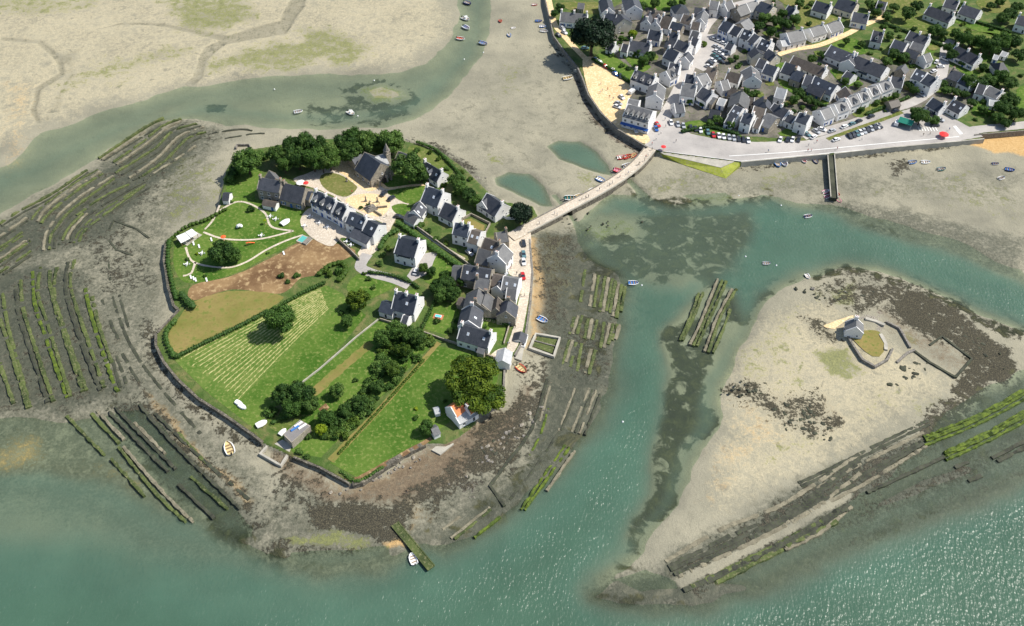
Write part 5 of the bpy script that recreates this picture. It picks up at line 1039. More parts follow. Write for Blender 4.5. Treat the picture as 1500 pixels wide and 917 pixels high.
# porch buttresses on the chapel front
for y_ in (-3.2, 0.0, 3.2):
    mb = MB(); mb.box(6.6, 7.9, y_-0.35+(1.1 if y_ == 0 else 0), y_+0.35+(1.1 if y_ == 0 else 0), 0, 3.4); link('buttress', mb.mesh('buttress', 'stone'), ch_)
mb = MB(); mb.prism([(-1.0, 0), (1.0, 0), (1.0, 2.0), (0, 3.0), (-1.0, 2.0)], 7.25, 7.40); link('door', mb.mesh('door', 'dark_wood'), ch_)
H_(621.4,236,648.3,252.2,6.8,3.0,6.6,'plaster','slate_blue',ch='lr',dorm=1,sky_=2,label='white cottage with dark slate roof and bright gable near the northeast shore')
H_(583,222,602,229,5.5,2.6,4.8,'stone','slate',ch='',label='low slate roofed shore cottage with sunny terrace behind the chapel tree',win=True)
H_(624.4,272.6,650,282.2,10,5,9.4,'plaster','slate_blue',ch='lr',sky_=1,label='large white house with two tier slate roof behind the square')
H_(615,295,606,309,5.6,3.6,6.4,'plaster','slate',ch='',sky_=2,label='white gabled wing with glazed roof in front of the large white house')
H_(597,310,612,319,5.2,2.5,4.4,'plaster','slate_grey',ch='',label='low grey roofed garage below the white gabled wing',win=False,par=False,cat='garage',name='garage')
H_(651,296,672.3,306.7,8.6,3.0,7.0,'plaster','slate',ch='r',label='white cottage with slate roof and bright gable above the blue car')
H_(666,326,689,331,7,5.4,8.4,'plaster','slate_blue',ch='mr',label='white house with tall blank side and dark roof in the hamlet')
H_(690,336.4,705.4,340.7,8.4,4.8,7.8,'plaster','slate_brown',ch='',sky_=2,label='white fronted house with brown grey roof behind a parked car')
H_(709.8,348.4,733.2,357,8,5,8.4,'stone','slate_brown',ch='r',sky_=1,label='dark brown roofed stone house in the middle of the hamlet')
H_(726,341,743,338,6,4,6.8,'stone','slate_grey',ch='r',label='small stone house at the island end of the causeway')
H_(700.5,363.6,721,369,8.6,3,6.8,'stone','slate_grey',ch='',label='stone house with broad grey slate roof beside the white gabled house',win=True)
H_(727,374,738,357.5,8,5.6,9,'plaster','slate_grey',ch='l',label='tall white gabled house facing the seafront road')
H_(678,388.7,720.7,396.3,8,4.6,7.8,'stone','slate',ch='m',sky_=3,label='long dark slate longhouse crossing the hamlet')
H_(663,391,677,392,8,3.2,6,'stone','slate_grey',ch='',label='grey roofed barn end of the long slate longhouse',win=False,cat='barn',name='barn',par=False)
H_(697,407,719,411,7,3.2,6,'stone','slate_grey',ch='l',label='low grey roofed house before the long slate longhouse')
H_(737,405.3,761,409.6,8,4.6,7.6,'plaster','slate_grey',ch='',sky_=2,label='white house with pale slate roof by the red car on the seafront')
H_(728,420,733,412,5,3.4,5.8,'plaster','slate',ch='',label='tiny white gabled house squeezed behind the seafront')
H_(723,402,736,405,7,4,6.6,'stone','slate_brown',ch='',label='brown roofed link house between longhouse and seafront house',win=False,par=False)
H_(742,422.7,757.8,424.5,6,3.4,5.8,'plaster','slate_grey',ch='',label='small pale roofed house behind the seafront people')
H_(701,422,696,443,9,5,8.8,'stone','slate_grey',ch='r',label='tall grey house with broad sunlit roof in the lower hamlet')
H_(712,427,706,447,7,4,7.4,'stone','slate_grey',ch='l',label='grey house with sunlit roof adjoining the tall grey house')
H_(729,435,726,452,4.6,3.4,6.2,'stone','slate_brown',ch='',label='narrow gabled stone house in the lower hamlet',win=False)
H_(745,438,741,457,7,4,7.2,'stone','slate',ch='l',label='dark gabled stone house beside the seafront road')
H_(691.8,445.6,686,470.7,8,4.4,7.8,'plaster','slate',ch='l',sky_=1,label='grey roofed white house above the slate longhouse')
H_(672,437,681,440,4,2.4,3.6,'stone','slate_brown',ch='',label='small brown roofed garden shed beside the thicket',win=False,par=False,cat='shed',name='shed')
H_(675,475,721,488.6,8,3.8,7.6,'plaster','slate',ch='lr',sky_=2,label='long white house with dark slate roof at the end of the hamlet')
H_(702,505,712,508,4.6,2.3,3.8,'stone','slate_grey',ch='',label='little grey roofed annexe before the long white slate roofed house',win=False,par=False,cat='annexe',name='annexe')
H_(584,347,615,354.5,11,5.2,9,'plaster','slate_blue',ch='lr',label='white villa with broad slate roof and flat dormer beside the lane')
H_(586,362,606,367,6,4.6,6.2,'plaster','slate',ch='',label='slate roofed front bay of the white villa beside the lane',win=True)
H_(578.6,427.7,612.7,436,9.6,4,8.4,'plaster','slate_blue',ch='lmr',sky_=1,label='white villa with three chimneys and dark slate roof')
H_(559.5,441.4,579,447.5,6,2.8,5,'plaster','slate_blue',ch='',label='low slate roofed wing of the three chimney villa',par=False)
H_(590,462,600,465,4.6,2.6,4.2,'plaster','slate',ch='',label='small slate porch wing before the three chimney villa',win=False)
H_(739.5,510,736,528,5.2,3,4.8,'plaster','roof_pale',ch='',label='pale roofed boathouse at the end of the seafront road',win=True,par=False,cat='boathouse',name='boathouse')
H_(763,486,760,497,4.5,1.4,2.6,'plaster','slate',ch='',z0=1.3,label='dark roofed store beside the boathouse ramp',win=False,par=False,cat='shed',name='shed')
H_(662,604,690,588,8.6,2.8,4.8,'plaster','roof_pale',ch='',label='white shore cottage with pale lean to roof below the cypress')
H_(660,597,677,585,5.2,4.2,6.8,'plaster','tile_orange',ch='',label='orange tiled cottage beside the golden cypress',win=False)
H_(683,598,692,592,3.6,4.4,5.8,'plaster','tile_orange',ch='l',label='small orange tiled gable on the white shore cottage',win=False)
H_(632,629,641,625,3.8,2.2,3.4,'plaster','slate_grey',ch='',label='little white garden shed with grey roof above the landing slab',par=False,cat='shed',name='shed',win=False)
H_(636,600,643,598,2.6,1.8,2.6,'plaster','roof_pale',ch='',label='tiny white hut in the long meadow beside the cypress',par=False,cat='hut',name='hut',win=False)
H_(327,283,336,283.5,5,2.4,4,'plaster','slate',ch='',label='small slate roofed shed on the northwest shore',par=False,cat='shed',name='shed',win=False)
H_(712.7,283,737,299.5,9,3,7.2,'plaster','slate',ch='r',dorm=0,label='white house with big slate roof beside the causeway pine')
H_(706,296,716,288,6,3,6.2,'plaster','slate',ch='',label='cross wing of the slate house beside the causeway pine')
def flat_block(px, h, wall_m, roof_m, label, name, cat, z0=ZI, posts=False):
    w_ = PL(px, z0+h); c = (sum(p[0] for p in w_)/4, sum(p[1] for p in w_)/4); t = thing(name, label, cat, (c[0], c[1], z0))
    q = [(x-c[0], y-c[1]) for x, y in w_]
    def blk(nm, s, za, zb, mt, par_):
        v = [(x*s, y*s, za) for x, y in q]+[(x*s, y*s, zb) for x, y in q]
        me = mesh_of(nm, v, [(3, 2, 1, 0), (4, 5, 6, 7)]+[(i, (i+1) % 4, (i+1) % 4+4, i+4) for i in range(4)], mt)
        bm = bmesh.new(); bm.from_mesh(me); bmesh.ops.recalc_face_normals(bm, faces=bm.faces[:]); bm.to_mesh(me); bm.free(); return link(nm, me, par_)
    if posts:
        for x, y in q:
            mb = MB(); mb.box(x*0.9-0.08, x*0.9+0.08, y*0.9-0.08, y*0.9+0.08, 0, h-0.15); link('post', mb.mesh('post', 'wood'), t)
        blk('roof', 1.0, h-0.14, h, roof_m, t)
    else:
        blk('wall', 1.0, 0, h-0.22, wall_m, t); blk('parapet', 1.02, h-0.218, h, wall_m, t); blk('roof', 0.94, h-0.1, h+0.012, roof_m, t)
    return t
fb = flat_block([(414.7,636),(439.5,615),(454.5,623.8),(427,648)], 3.4, 'stone', 'asphalt_dark', 'flat roofed stone workshop beside the small tidal basin', 'workshop', 'workshop')
fb2 = flat_block([(258,346),(271,340.5),(279,349),(265,356)], 2.6, 'plaster', 'white_paint', 'open shelter with white flat roof at the corner of the park garden', 'shelter', 'shelter', posts=True)
fb3 = flat_block([(271.5,340),(281,335),(289.5,342),(279.5,348)], 2.6, 'plaster', 'white_paint', 'smaller white flat roofed shelter beside the garden gate', 'shelter', 'shelter', posts=True)
H_(1254,466,1254.5,480,6.2,3,5.6,'plaster','slate_grey',z0=ZS,ch='l',label='lone cottage with slate roof standing on the sandy islet',blue=True)
# --- the mainland village: ridge ends, width, eaves, ridge height, wall, roof, chimneys, dormers
MV = """821.3 17.4 861 20.7 8 4 7.2 p g lmr 0;887 18.5 904 22 7 5.4 8.6 p b l 0;914 27.5 907 19 10 6 9.2 c s r 0;892 12 887 -6 7 5 8 p s r 0;930 9 924 -8 9 6 9 p s r 0;947 29 953 17 6 4 7 p s l 0;960 32 965 21 6 4 7 p s l 0;951 43.6 970 47 7 4 7.2 p b r 0;971 22 986.5 26 11 4 7.8 s n l 0;949.4 15 969 19.6 8.5 4 7.2 s n m 0
994 2 1000.6 12 8 5 8 s b - 0 h;1000.7 20.7 1016 25 7 4 6.8 s n r 0;985.4 31.6 1000.7 36 6 4 6.6 s b - 0;1013.7 31.6 1026.8 33.8 6 4 6.4 s n - 0;1031 15 1026 28 6 5 7.6 p g l 0;1018 11 1038.8 13 6 4 7 s s r 0;980 47 995 50 6 4.4 7 s b lr 0;1013.7 44.7 1025.7 48 7 5 7.8 s g - 0;993 57.8 1011.6 65.4 7.5 5 8 p s r 0;976.7 57.8 989.8 61 6 4.4 7 s s l 0
978.9 69.8 996 77.4 8 5 8.4 p b l 0;923 59 953.8 64.3 8 4 7.2 p s lr 0;1014 54.5 1024.7 57.5 7.5 5 7.8 s s - 0;980.7 92 997 95 8 6 9 p s r 0;930.5 101.8 961 112.7 8 5.4 8.6 p s lr 3;975 105 987 98 7 5 8 p g - 1;964 121.4 959 139 8 6 8.6 p g r 0;920 146 937 149 7 6.4 8 p g - 0;999 122.5 1021 125.8 9 5.6 9 p g lr 0;1028.7 127 1045 136.7 8 5 8.2 p s r 0
1021 113 1035 108 9 5 7.4 p g - 0;987 152 1001 150 7 3 6 p s r 0;1004.7 108.4 1018.9 110.5 6 4 6.6 p b r 0;1036.5 97.6 1050.7 101 9 4.4 7.6 s n r 0;1054.5 119.4 1066 117 8 4 6.8 p g - 0;1066 104 1086.7 109.6 7 4 7 s n l 0;1100 97 1104 112 9 4 7.2 p g r 0;1122 93 1140 99 8 4 7 s b - 0;1138 128 1153 131.4 8 4 7 p w - 0;1086.7 132.5 1082 151 9 5 8.2 s g l 0
1096 142 1106 143.5 5 3.4 5.4 s n - 0;1118 141 1122.7 156.5 8 4.4 7.8 s s m 0;1133.6 151 1156.5 162 9 4 7.2 p s m 0;1075.8 154 1089 160 10 5.6 8.8 s s - 0 k;1090 164 1105 168.5 8 6 8.8 p b lr 0;1104 156 1122.7 160 9 4.4 7 s n - 0;1123 166 1138 173 11 3.6 6.6 s g - 0;1108.5 173 1118 176 8 3 5.6 s n - 0;1041 160 1056 163 6 3 5.6 s s - 0;1053 144 1064 147 6 3 4.6 p w - 0
1170.5 165 1188 171 8 7 9.2 p b m 0;1155 166 1167 171.5 6 4 6.2 s s l 0;1162 82 1211 100.7 7 3 5.8 p n r 0;1150 91 1169.6 97.4 9 4.4 7.6 s b - 0;1164 101.8 1179 107 8 4.4 7.4 s b l 0;1193.6 111.6 1227 125.8 9 4.4 7.8 s b - 0 k;1187 122.5 1209 132 6 3 5.6 s s - 0;1180 109.4 1193 112.7 8.6 4.6 7.6 p s - 0;1201 163 1216 157 8 4.6 7.2 p g - 0;1222 154 1239 147.5 7.6 5 7.6 p g r 1
1241 144.5 1255 139 7.6 5 7.4 p g - 1;1257 137.5 1269 132.5 7.6 5 7.8 p g r 1;1272 130 1284 125.5 7.6 5 7.4 p g - 1;1287 123.5 1303 117 7.6 5 7.6 p g r 1;1217 66 1252 80 10 4 7.4 p s r 0 k;1253 81 1300 99 10 4 7.4 p s lm 0;1247 80 1243 88.5 7 5 7.4 p s - 0;1238 127 1247 140 7 4 7 s n - 0;1061 29.4 1075 36 8.5 6.2 9.4 s b l 0;1075.5 37 1088 42.5 8 6 8.8 p b - 0
1089 42.5 1104 47 8 6 8.8 p b r 0 k;1104.5 49 1114 54.5 8 6 8.8 p s - 0;1115.4 56.7 1130.7 62 9 5.6 8.6 p b r 0 k;1106 70 1112 77 7 5 7.4 c s - 0;1126 72 1138 79.6 7 4.4 7.2 c s r 0;1078 12 1092.5 6.5 8.6 5 7.8 s g l 0;1093 6 1109 1 8.6 5 7.8 s g r 0;1085 34 1097 27 8.6 4 6.8 s g - 0;1115 2 1133 8.7 10 6 9 c b r 0;1154.7 7.6 1166.7 13 7 3 6.2 p b r 0
1151.4 49 1175.4 43.6 9.5 4.4 7.4 p g r 0;1143 60 1155 58 6 3 4.6 p w - 0;1185.5 42.5 1206 36 8 4.4 7 p g r 0;1211 37 1230 29.4 8 3.8 6.6 p g r 0;1195 1 1218 7.6 9 4 7.2 p b r 0;1230 -4 1256 4 11 4 7.6 c b r 0;1249.8 17.4 1273.8 21.8 8 4 7.2 p s r 0;1279 44.7 1295.6 48 8 4.4 8 p s r 1;1309.8 57.8 1330 64 9 4 6.8 p b - 0;1361 8.5 1398 22.7 8 3.8 6.8 p s lr 0
1410.6 6.4 1437.5 15.6 9 3.4 6.6 p s l 0;1332.6 45.4 1362 55.3 8 4 6.8 s s mr 0;1337 61 1356 67 6.4 4 6.2 s g - 0;1330 71 1347 78 6 3.6 5.8 s s - 0;1400.6 66.6 1436 83.6 8 4 7.2 p s lmr 0;1460 92 1475.8 91 8.6 3.4 6.6 p s - 0 h;1492 22 1512 27 8 5 8 p s l 0;1342 100.8 1358.5 106.8 9 6.4 9.2 s b - 0 k;1359 108 1374 115.8 9 6.4 9.2 p b r 0;1306 111.6 1325 115 8 4 7 p s r 0
1320 101 1326 94 5 3.4 5.6 s g - 0;1366 142.8 1385 153.5 7 3 5.8 s b r 0;1397 145 1416 154.8 8 3.4 6.4 s s l 0 k;1394.7 102 1411.5 108 8 4 6.8 s s l 0;1412 109 1429.5 117.6 8 4 6.8 s s - 0 k;1433 122.4 1446 126 9 4 6.6 p s - 0;1448.4 126 1468.8 135.6 8 4 6 p g r 0;1449 146 1464 148 5.4 2.5 4 p w - 0;1386 -3 1406 2 8 4 7 p s r 0;1302 150 1316 146 5 2.6 4.2 s n - 0
1352 82 1362 78 6 4 6.4 p g - 0;1240 104 1252 110 6 3 5 s s - 0;1262 96 1276 102 5.5 2.8 4.8 s s - 0;847 4 856 5 5 3 5 s g - 0;893 62 902 66 6 3 5.4 p s r 0;912 64 922 66 6.5 4 6.4 p s - 0;1066 170 1076 174 6 3.4 5.6 s s - 0;1040 140 1049 144 6 3.6 5.6 s g - 0;1066 62 1076 66 5 3.4 5.4 s s - 0;1003 84 1009 76 6 4.6 7 p s - 0;1456 80 1464 82 5 2.4 3.6 p w - 0;1468 75 1477 78 5 2.4 3.6 p w - 0;1060 5 1072 1 8 5 8 p s l 0;1040 1 1054 3 8 5.4 8 p g - 0;1286 1 1300 4 7 3.4 6 p s - 0;1112 86 1124 90 7 4 6.4 s s - 0;1072 128 1080 132 6 4 6.2 s n - 0;1030 118 1038 121 5 3.4 5.4 p g - 0"""
WMAT = {'p': ('plaster', 'white'), 'c': ('cream', 'cream'), 's': ('stone', 'grey stone')}
RMAT = {'g': ('slate_grey', 'grey'), 'b': ('slate_blue', 'dark blue slate'), 's': ('slate', 'slate'), 'n': ('slate_brown', 'brown'), 'w': ('roof_pale', 'pale')}
nst = 0
for row in MV.replace('\n', ';').split(';'):
    f = row.split(); x1, y1, x2, y2, w, e, r = map(float, f[:7]); wm_, rm_, chs, dn = f[7], f[8], f[9].replace('-', ''), int(f[10]); fl = f[11] if len(f) > 11 else ''
    r -= 0.14*e; e *= 0.86
    if wm_ == 's':
        nst += 1; wm_ = 's' if nst % 5 in (0, 2) else 'p'
    a, b_ = P(x1, y1, ZM), P(x2, y2, ZM); L = math.hypot(a[0]-b_[0], a[1]-b_[1])
    size = 'long ' if L > 14 else ('small ' if L < 6.5 and w < 7 else ''); tall = 'tall ' if e > 5.5 else ('low ' if e < 3.3 else '')
    feat = {0: '', 1: ' and dormer', 3: ' and three dormers'}[dn] or (' and hipped ends' if fl == 'h' else ' and skylights' if fl == 'k' else {0: '', 1: ' and chimney', 2: ' and two chimneys', 3: ' and three chimneys'}[len(chs)])
    lab = f"{size or tall}{WMAT[wm_][1]} house with {RMAT[rm_][1]} roof{feat} {where((x1+x2)/2, (y1+y2)/2+8)}"
    for o_, n_ in ((' and ', ', '), (' the ', ' '), (' the ', ' '), (' with ', ', '), (' house,', ' house'), (' slate roof', ' roof')):
        if len(lab.split()) > 16: lab = lab.replace(o_, n_, 1)
    house(x1, y1, x2, y2, w, e, r, WMAT[wm_][0], RMAT[rm_][0], ZM, chs, dn, True, 'house', lab, 'house', 'houses of the mainland village', par=wm_ == 'p', sky_=2 if fl == 'k' else 0, hip=fl == 'h', blue=random.random() < 0.25)
hot = house(919, 153, 957, 163.5, 10.5, 6.0, 9.2, 'plaster', 'slate_grey', ZM, '', 5, True, 'hotel', 'big white hotel with grey roof and five dormers beside the sandy terrace', 'hotel', None)

mb = MB(); L_h = 7.0; mb.prism([(-6.6, 2.3), (-5.26, 2.9), (-5.26, 3.0), (-6.6, 2.4)], -6.8, 6.8); link('awning', mb.mesh('awning', 'blue_paint'), hot)

# ------------------------------------------------------------------ calvary on the square
cx, cy = P(543,306,ZI); t = thing('calvary', 'stone calvary with stepped platform and cross on the village square', 'monument', (cx, cy, ZI), 0.6)
mb = MB(); [mb.box(-2.4+0.45*i, 2.4-0.45*i, -2.2+0.4*i, 2.2-0.4*i, 0.35*i, 0.35*(i+1)) for i in range(4)]; link('steps', mb.mesh('steps', 'granite'), t)
mb = MB(); mb.tube((0, 0, 1.4), (0, 0, 4.6), 0.28, 0.2, 8); mb.box(-0.75, 0.75, -0.12, 0.12, 3.7, 4.0); link('cross', mb.mesh('cross', 'stone'), t)
for a_ in (-0.45, 0.45):
    mb = MB(); mb.prism([(-0.22, 0), (0.22, 0), (0.22, 1.0), (-0.22, 1.0)], 2.5, 7.0); o = link('side_wall', mb.mesh('side_wall', 'stone'), t); o.rotation_euler = (0, 0, a_-0.9)
for px in ((553,296),(536,295)):
    q = P(*px, ZI); p = thing('stone_pillar', 'carved stone pillar standing beside the calvary', 'pillar', (*q, ZI), 0.3, 'pillars beside the calvary')
    mb = MB(); mb.box(-.5, .5, -.5, .5, 0, .5); mb.prism([(-.3, .5), (.3, .5), (.22, 2.2), (0, 2.8), (-.22, 2.2)], -.25, .25); link('shaft', mb.mesh('shaft', 'granite'), p)
q = P(508,266,ZI); p = thing('stone_cross', 'small dark stone cross at the edge of the oval lawn', 'cross', (*q, ZI)); mb = MB(); mb.box(-.4, .4, -.4, .4, 0, .5); mb.box(-.14, .14, -.14, .14, .5, 2.4); mb.box(-.55, .55, -.13, .13, 1.6, 1.9); link('shaft', mb.mesh('shaft', 'granite'), p)

# ------------------------------------------------------------------ cars
def loft(sections, mats, name, fm=None):
    """sections: list of rings (same count) joined in order, ends capped"""
    n = len(sections[0]); v = [p for s in sections for p in s]; fs = []
    for k in range(len(sections)-1):
        for i in range(n): fs.append((k*n+i, k*n+(i+1) % n, (k+1)*n+(i+1) % n, (k+1)*n+i))
    fs += [tuple(range(n))[::-1], tuple(range((len(sections)-1)*n, len(sections)*n))]
    return mesh_of(name, v, fs, mats)
def car_proto(colour, van=False):
    body = []
    hs = [(-2.1, .55, .72), (-2.05, .78, .80), (-1.2, .92, .86), (.6, .95, .88), (1.3, .88, .86), (1.95, .74, .78), (2.1, .55, .66)] if not van else [(-2.4, .9, .85), (-2.35, 1.9, .92), (0.9, 1.95, .95), (1.4, 1.2, .92), (2.2, .95, .86), (2.4, .6, .75)]
    for x, h, w_ in hs: body.append([(x, -w_, .32), (x, w_, .32), (x, w_+.02, .32+(h-.32)*.6), (x, w_-.08, h), (x, -w_+.08, h), (x, -w_-.02, .32+(h-.32)*.6)])
    me_b = loft(body, 'car_'+colour, 'body'); cab = []
    if not van:
        for x, zt, w_ in ((-1.75, .90, .72), (-1.15, 1.40, .62), (.15, 1.45, .62), (1.0, .90, .74)): cab.append([(x, -.78, .84), (x, .78, .84), (x, w_, zt), (x, -w_, zt)])
        gl_ = loft(cab, 'window_glass', 'windows'); mb = MB(); mb.add([(-1.2, -.60, 1.42), (.2, -.60, 1.47), (.2, .60, 1.47), (-1.2, .60, 1.42), (-1.2, -.6, 1.36), (.2, -.6, 1.36), (.2, .6, 1.36), (-1.2, .6, 1.36)], [(0, 1, 2, 3), (0, 4, 5, 1), (1, 5, 6, 2), (2, 6, 7, 3), (3, 7, 4, 0)])
        rf = mb.mesh('roof', 'car_'+colour)
    else:
        mb = MB(); mb.prism([(-.80, 1.25), (.80, 1.25), (.74, 1.75), (-.74, 1.75)], .95, 1.18); gl_ = mb.mesh('windows', 'window_glass'); rf = None
    return me_b, gl_, rf
mb = MB()
mb.tube((0, -.11, 0), (0, .11, 0), .31, .31, 10, 0); mb.tube((0, -.118, 0), (0, .118, 0), .17, .17, 8, 1); WHEEL = mb.mesh('wheel', ['rubber', 'car_silver'])
CP_ = {}
CLAB = dict(white='white', silver='silver grey', dark='dark', blue='blue', red='red', green='dark green', teal='slate blue')
def car(x, y, dx, dy, colour, z0, label, group=None, van=False):
    a, b_ = P(x-dx, y-dy, z0), P(x+dx, y+dy, z0); rz = math.atan2(b_[1]-a[1], b_[0]-a[0]); c = P(x, y, z0+0.6)
    k = (colour, van)
    if k not in CP_: CP_[k] = car_proto(colour, van)
    b0, g0, r0 = CP_[k]; t = thing('van' if van else 'car', label, 'van' if van else 'car', (*c, z0), rz, group); link('body', b0, t); link('windows', g0, t)
    if r0: link('roof', r0, t)
    for wx_ in (-1.3, 1.3):
        for wy_ in (-.80, .80): link('wheel', WHEEL, t, (wx_, wy_, .31))
    return t
rc = random.Random(3); cc = ['white', 'silver', 'dark', 'teal', 'white', 'silver', 'dark', 'white', 'green']
GQ = 'cars parked along the quay'
for i, x in enumerate((983,993,1001,1012,1019,1026,1037,1045,1053,1060,1068,1075,1082,1089,1096)):
    y = 179+ (x-983)*0.26 if x < 1040 else 197+(x-1045)*0.16; col_ = 'red' if x == 1045 else cc[(i*5) % 9]
    car(x, y, 2, 6, col_, K_(3), f'{CLAB[col_]} car parked nose in on the quay before the hedge', GQ)
for i, x in enumerate((1143,1154,1161,1170)): car(x, 204, -2, 6, cc[i*2], K_(3), f'{CLAB[cc[i*2]]} car parked before the stone sheds on the quay', GQ)
for i in range(9):
    col_ = ['dark', 'dark', 'teal', 'white', 'silver', 'dark', 'silver', 'dark', 'white'][i]; car(1245+i*5.2, 199-i*1.85, 4, 5, col_, K_(3), f'{CLAB[col_]} car parked in the slanting row below the grass verge', GQ)
for x, y, dx, dy, col_, lb in ((1225,204,6,-2,'white','below the end of the grass verge'),(1237,185,6,-2.5,'white','on the upper road before the front gardens'),(1248,181,6,-2.5,'teal','on the upper road before the front gardens'),(1219,191,6,-2,'silver','at the foot of the upper road'),(1204,189,6,2,'white','before the tall white cube house'),(1196,192,5,3,'silver','before the tall white cube house'),(1182,196,5,3,'teal','beside the tall white cube house'),(1192,200,5,-3,'white','on the quay below the tall white cube house'),(1161,188,5,4,'white','in the yard behind the quay cars'),(1137,173,5,4,'white','in the yard of the grey houses'),(1145,178,5,4,'silver','in the yard of the grey houses'),(1288,184,5,4,'dark','at the end of the slanting row'),(1370,183,6,0,'dark','beside the parking lines of the quay'),(1364,166,6,3,'dark','in the shade above the green tent'),(1377,175,6,2,'silver','in the shade above the green tent'),(1350,138,5,3,'silver','before the tall white gable'),(1378,97,6,0,'white','on the lane above the tall white gable'),(1384,86,5,2,'white','near the grey courtyard'),(1368,104,5,-2,'white','beside the grey courtyard'),(1372,90,3,-5,'white','on the grey courtyard lane'),(1312,162,5,-2,'dark','on the upper road near the bend'),(1258,177,6,-2.5,'dark','on the upper road before the front gardens'),(1276,170,6,-2.5,'dark','on the upper road near the flower gardens')):
    car(x, y, dx, dy, col_, K_(6), f'{CLAB[col_]} car {lb}', 'cars in the village streets')
car(1314,180,3,-6,'white',K_(3),'white camper van parked beside the green tent',None,True); car(931,190,2,5,'silver',K_(3),'silver van by the hotel terrace',None,True)
for i, (x, y) in enumerate(((1049,68),(1054,71),(1050,75),(1055,78),(1047,81),(1051,85),(1044,88),(1040,92),(1058,84),(1062,77),(1046,57),(1053,60),(1060,63),(1068,67),(1073,62),(1038,97),(1057,90))):
    col_ = cc[(i*4+1) % 9]; car(x, y, 5, 2, col_, K_(5), f'{CLAB[col_]} car in the crowded square car park', 'cars in the square car park')
for x, y, dx, dy, col_, lb in ((824,41,4,3,'silver','on the coast path below the long white house'),(827,47,4,3,'white','on the coast path below the long white house'),(818,51,4,3,'dark','on the coast path beside the sea wall'),(857,70,6,0,'teal','in the shade of the huge pine'),(873,87,4,3,'teal','at the start of the sandy terrace'),(879,91,4,3,'silver','at the start of the sandy terrace'),(887,97,4,3,'red','along the hedge of the sandy terrace'),(898,103,4,3,'white','along the hedge of the sandy terrace'),(902,108,4,3,'blue','along the hedge of the sandy terrace'),(909,111,3,5,'dark','at the end of the sandy terrace hedge'),(911,142,5,5,'white','on the sandy terrace beside the hotel'),(906,151,5,2,'silver','on the sandy terrace beside the hotel'),(904,156,5,2,'white','on the sandy terrace beside the hotel'),(961,188,2,5,'blue','at the corner of the hotel'),(963,182,3,3,'red','at the corner of the hotel')):
    car(x, y, dx, dy, col_, K_(5), f'{CLAB[col_]} car parked {lb}', 'cars on the waterfront')
car(926,134,4,-3,'white',K_(5),'white delivery van at the back of the sandy terrace',None,True)
for x, y, dx, dy, col_, lb in ((767,356,1,5,'dark','at the island end of the causeway'),(767,372,1,5,'teal','in the middle of the seafront row'),(767,383,1,5,'white','in the middle of the seafront row'),(743,388,2,5,'white','before the tall white gabled house'),(740,397,2,5,'silver','before the tall white gabled house'),(766,404,1,5,'red','on the seafront road'),(562,283,4,-4,'dark','on the square beside the chapel grass'),(573,290,4,-3,'dark','at the corner of the chapel grass'),(584,317,5,1,'dark','beside the small round lawn'),(561,331,3,-5,'dark','at the gable of the white terrace'),(660,322,4,3,'blue','beside the white cottage'),(688,370,4,3,'silver','before the brown grey roofed house'),(609,397,2,-5,'white','in the yard of the white villa')):
    car(x, y, dx, dy, col_, L_(9), f'{CLAB[col_]} car parked {lb}', 'cars parked on the island')

# ------------------------------------------------------------------ boats
def boat_meshes(hull, inner):
    st_ = [(-.5, .20, .0), (-.48, .26, .0), (-.1, .30, .0), (.2, .26, .01), (.38, .16, .04), (.47, .06, .07), (.5, .012, .09)]
    out = []
    for x, w_, up in st_: out.append([(x, -w_, .20+up), (x, -w_*.82, .06+up*.8), (x, 0, .0+up*1.2), (x, w_*.82, .06+up*.8), (x, w_, .20+up), (x, w_*.8, .20+up), (x, w_*.68, .09+up), (x, -w_*.68, .09+up), (x, -w_*.8, .20+up)])
    n = 9; v = [p for s in out for p in s]; fs, fm = [], []
    for k in range(len(out)-1):
        for i in range(n):
            fs.append((k*n+i, (k+1)*n+i, (k+1)*n+(i+1) % n, k*n+(i+1) % n)); fm.append(1 if i in (5, 6, 7) else 0)
    fs += [tuple(range(n)), tuple(range((len(out)-1)*n, len(out)*n))[::-1]]; fm += [0, 0]
    h = mesh_of('hull', v, fs, ['boat_'+hull, 'boat_'+inner], fm)
    bm = bmesh.new(); bm.from_mesh(h); bmesh.ops.recalc_face_normals(bm, faces=bm.faces[:]); bm.to_mesh(h); bm.free()
    mb = MB()
    for x in (-.28, .0, .22): mb.box(x-.035, x+.035, -.20, .20, .14, .165)
    return h, mb.mesh('thwarts', 'wood')
mb = MB(); mb.box(-.57, -.51, -.05, .05, .12, .30); mb.box(-.55, -.53, -.02, .02, -.05, .12); MOTOR = mb.mesh('outboard_motor', 'boat_black')
mb = MB(); mb.prism([(-.16, .1), (.16, .1), (.13, .40), (-.13, .40)], -.05, .14); mb.box(-.07, .16, -.17, .17, .40, .43); CABIN = mb.mesh('cabin', 'boat_white')
BT = {}
def boat(x, y, ln, dx, dy, hull, inner, z0, label, group=None, cabin=False, motor=True):
    a, b_ = P(x-dx, y-dy, z0), P(x+dx, y+dy, z0); rz = math.atan2(b_[1]-a[1], b_[0]-a[0]); c = P(x, y, z0+.3); k = (hull, inner)
    if k not in BT: BT[k] = boat_meshes(*k)
    t = thing('boat', label, 'boat', (*c, z0), rz, group); t.scale = (ln, ln*1.05, ln*.95); link('hull', BT[k][0], t); link('thwarts', BT[k][1], t)
    if cabin: link('cabin', CABIN, t)
    if motor: link('outboard_motor', MOTOR, t)
    return t
GB = 'small boats moored in the creek'
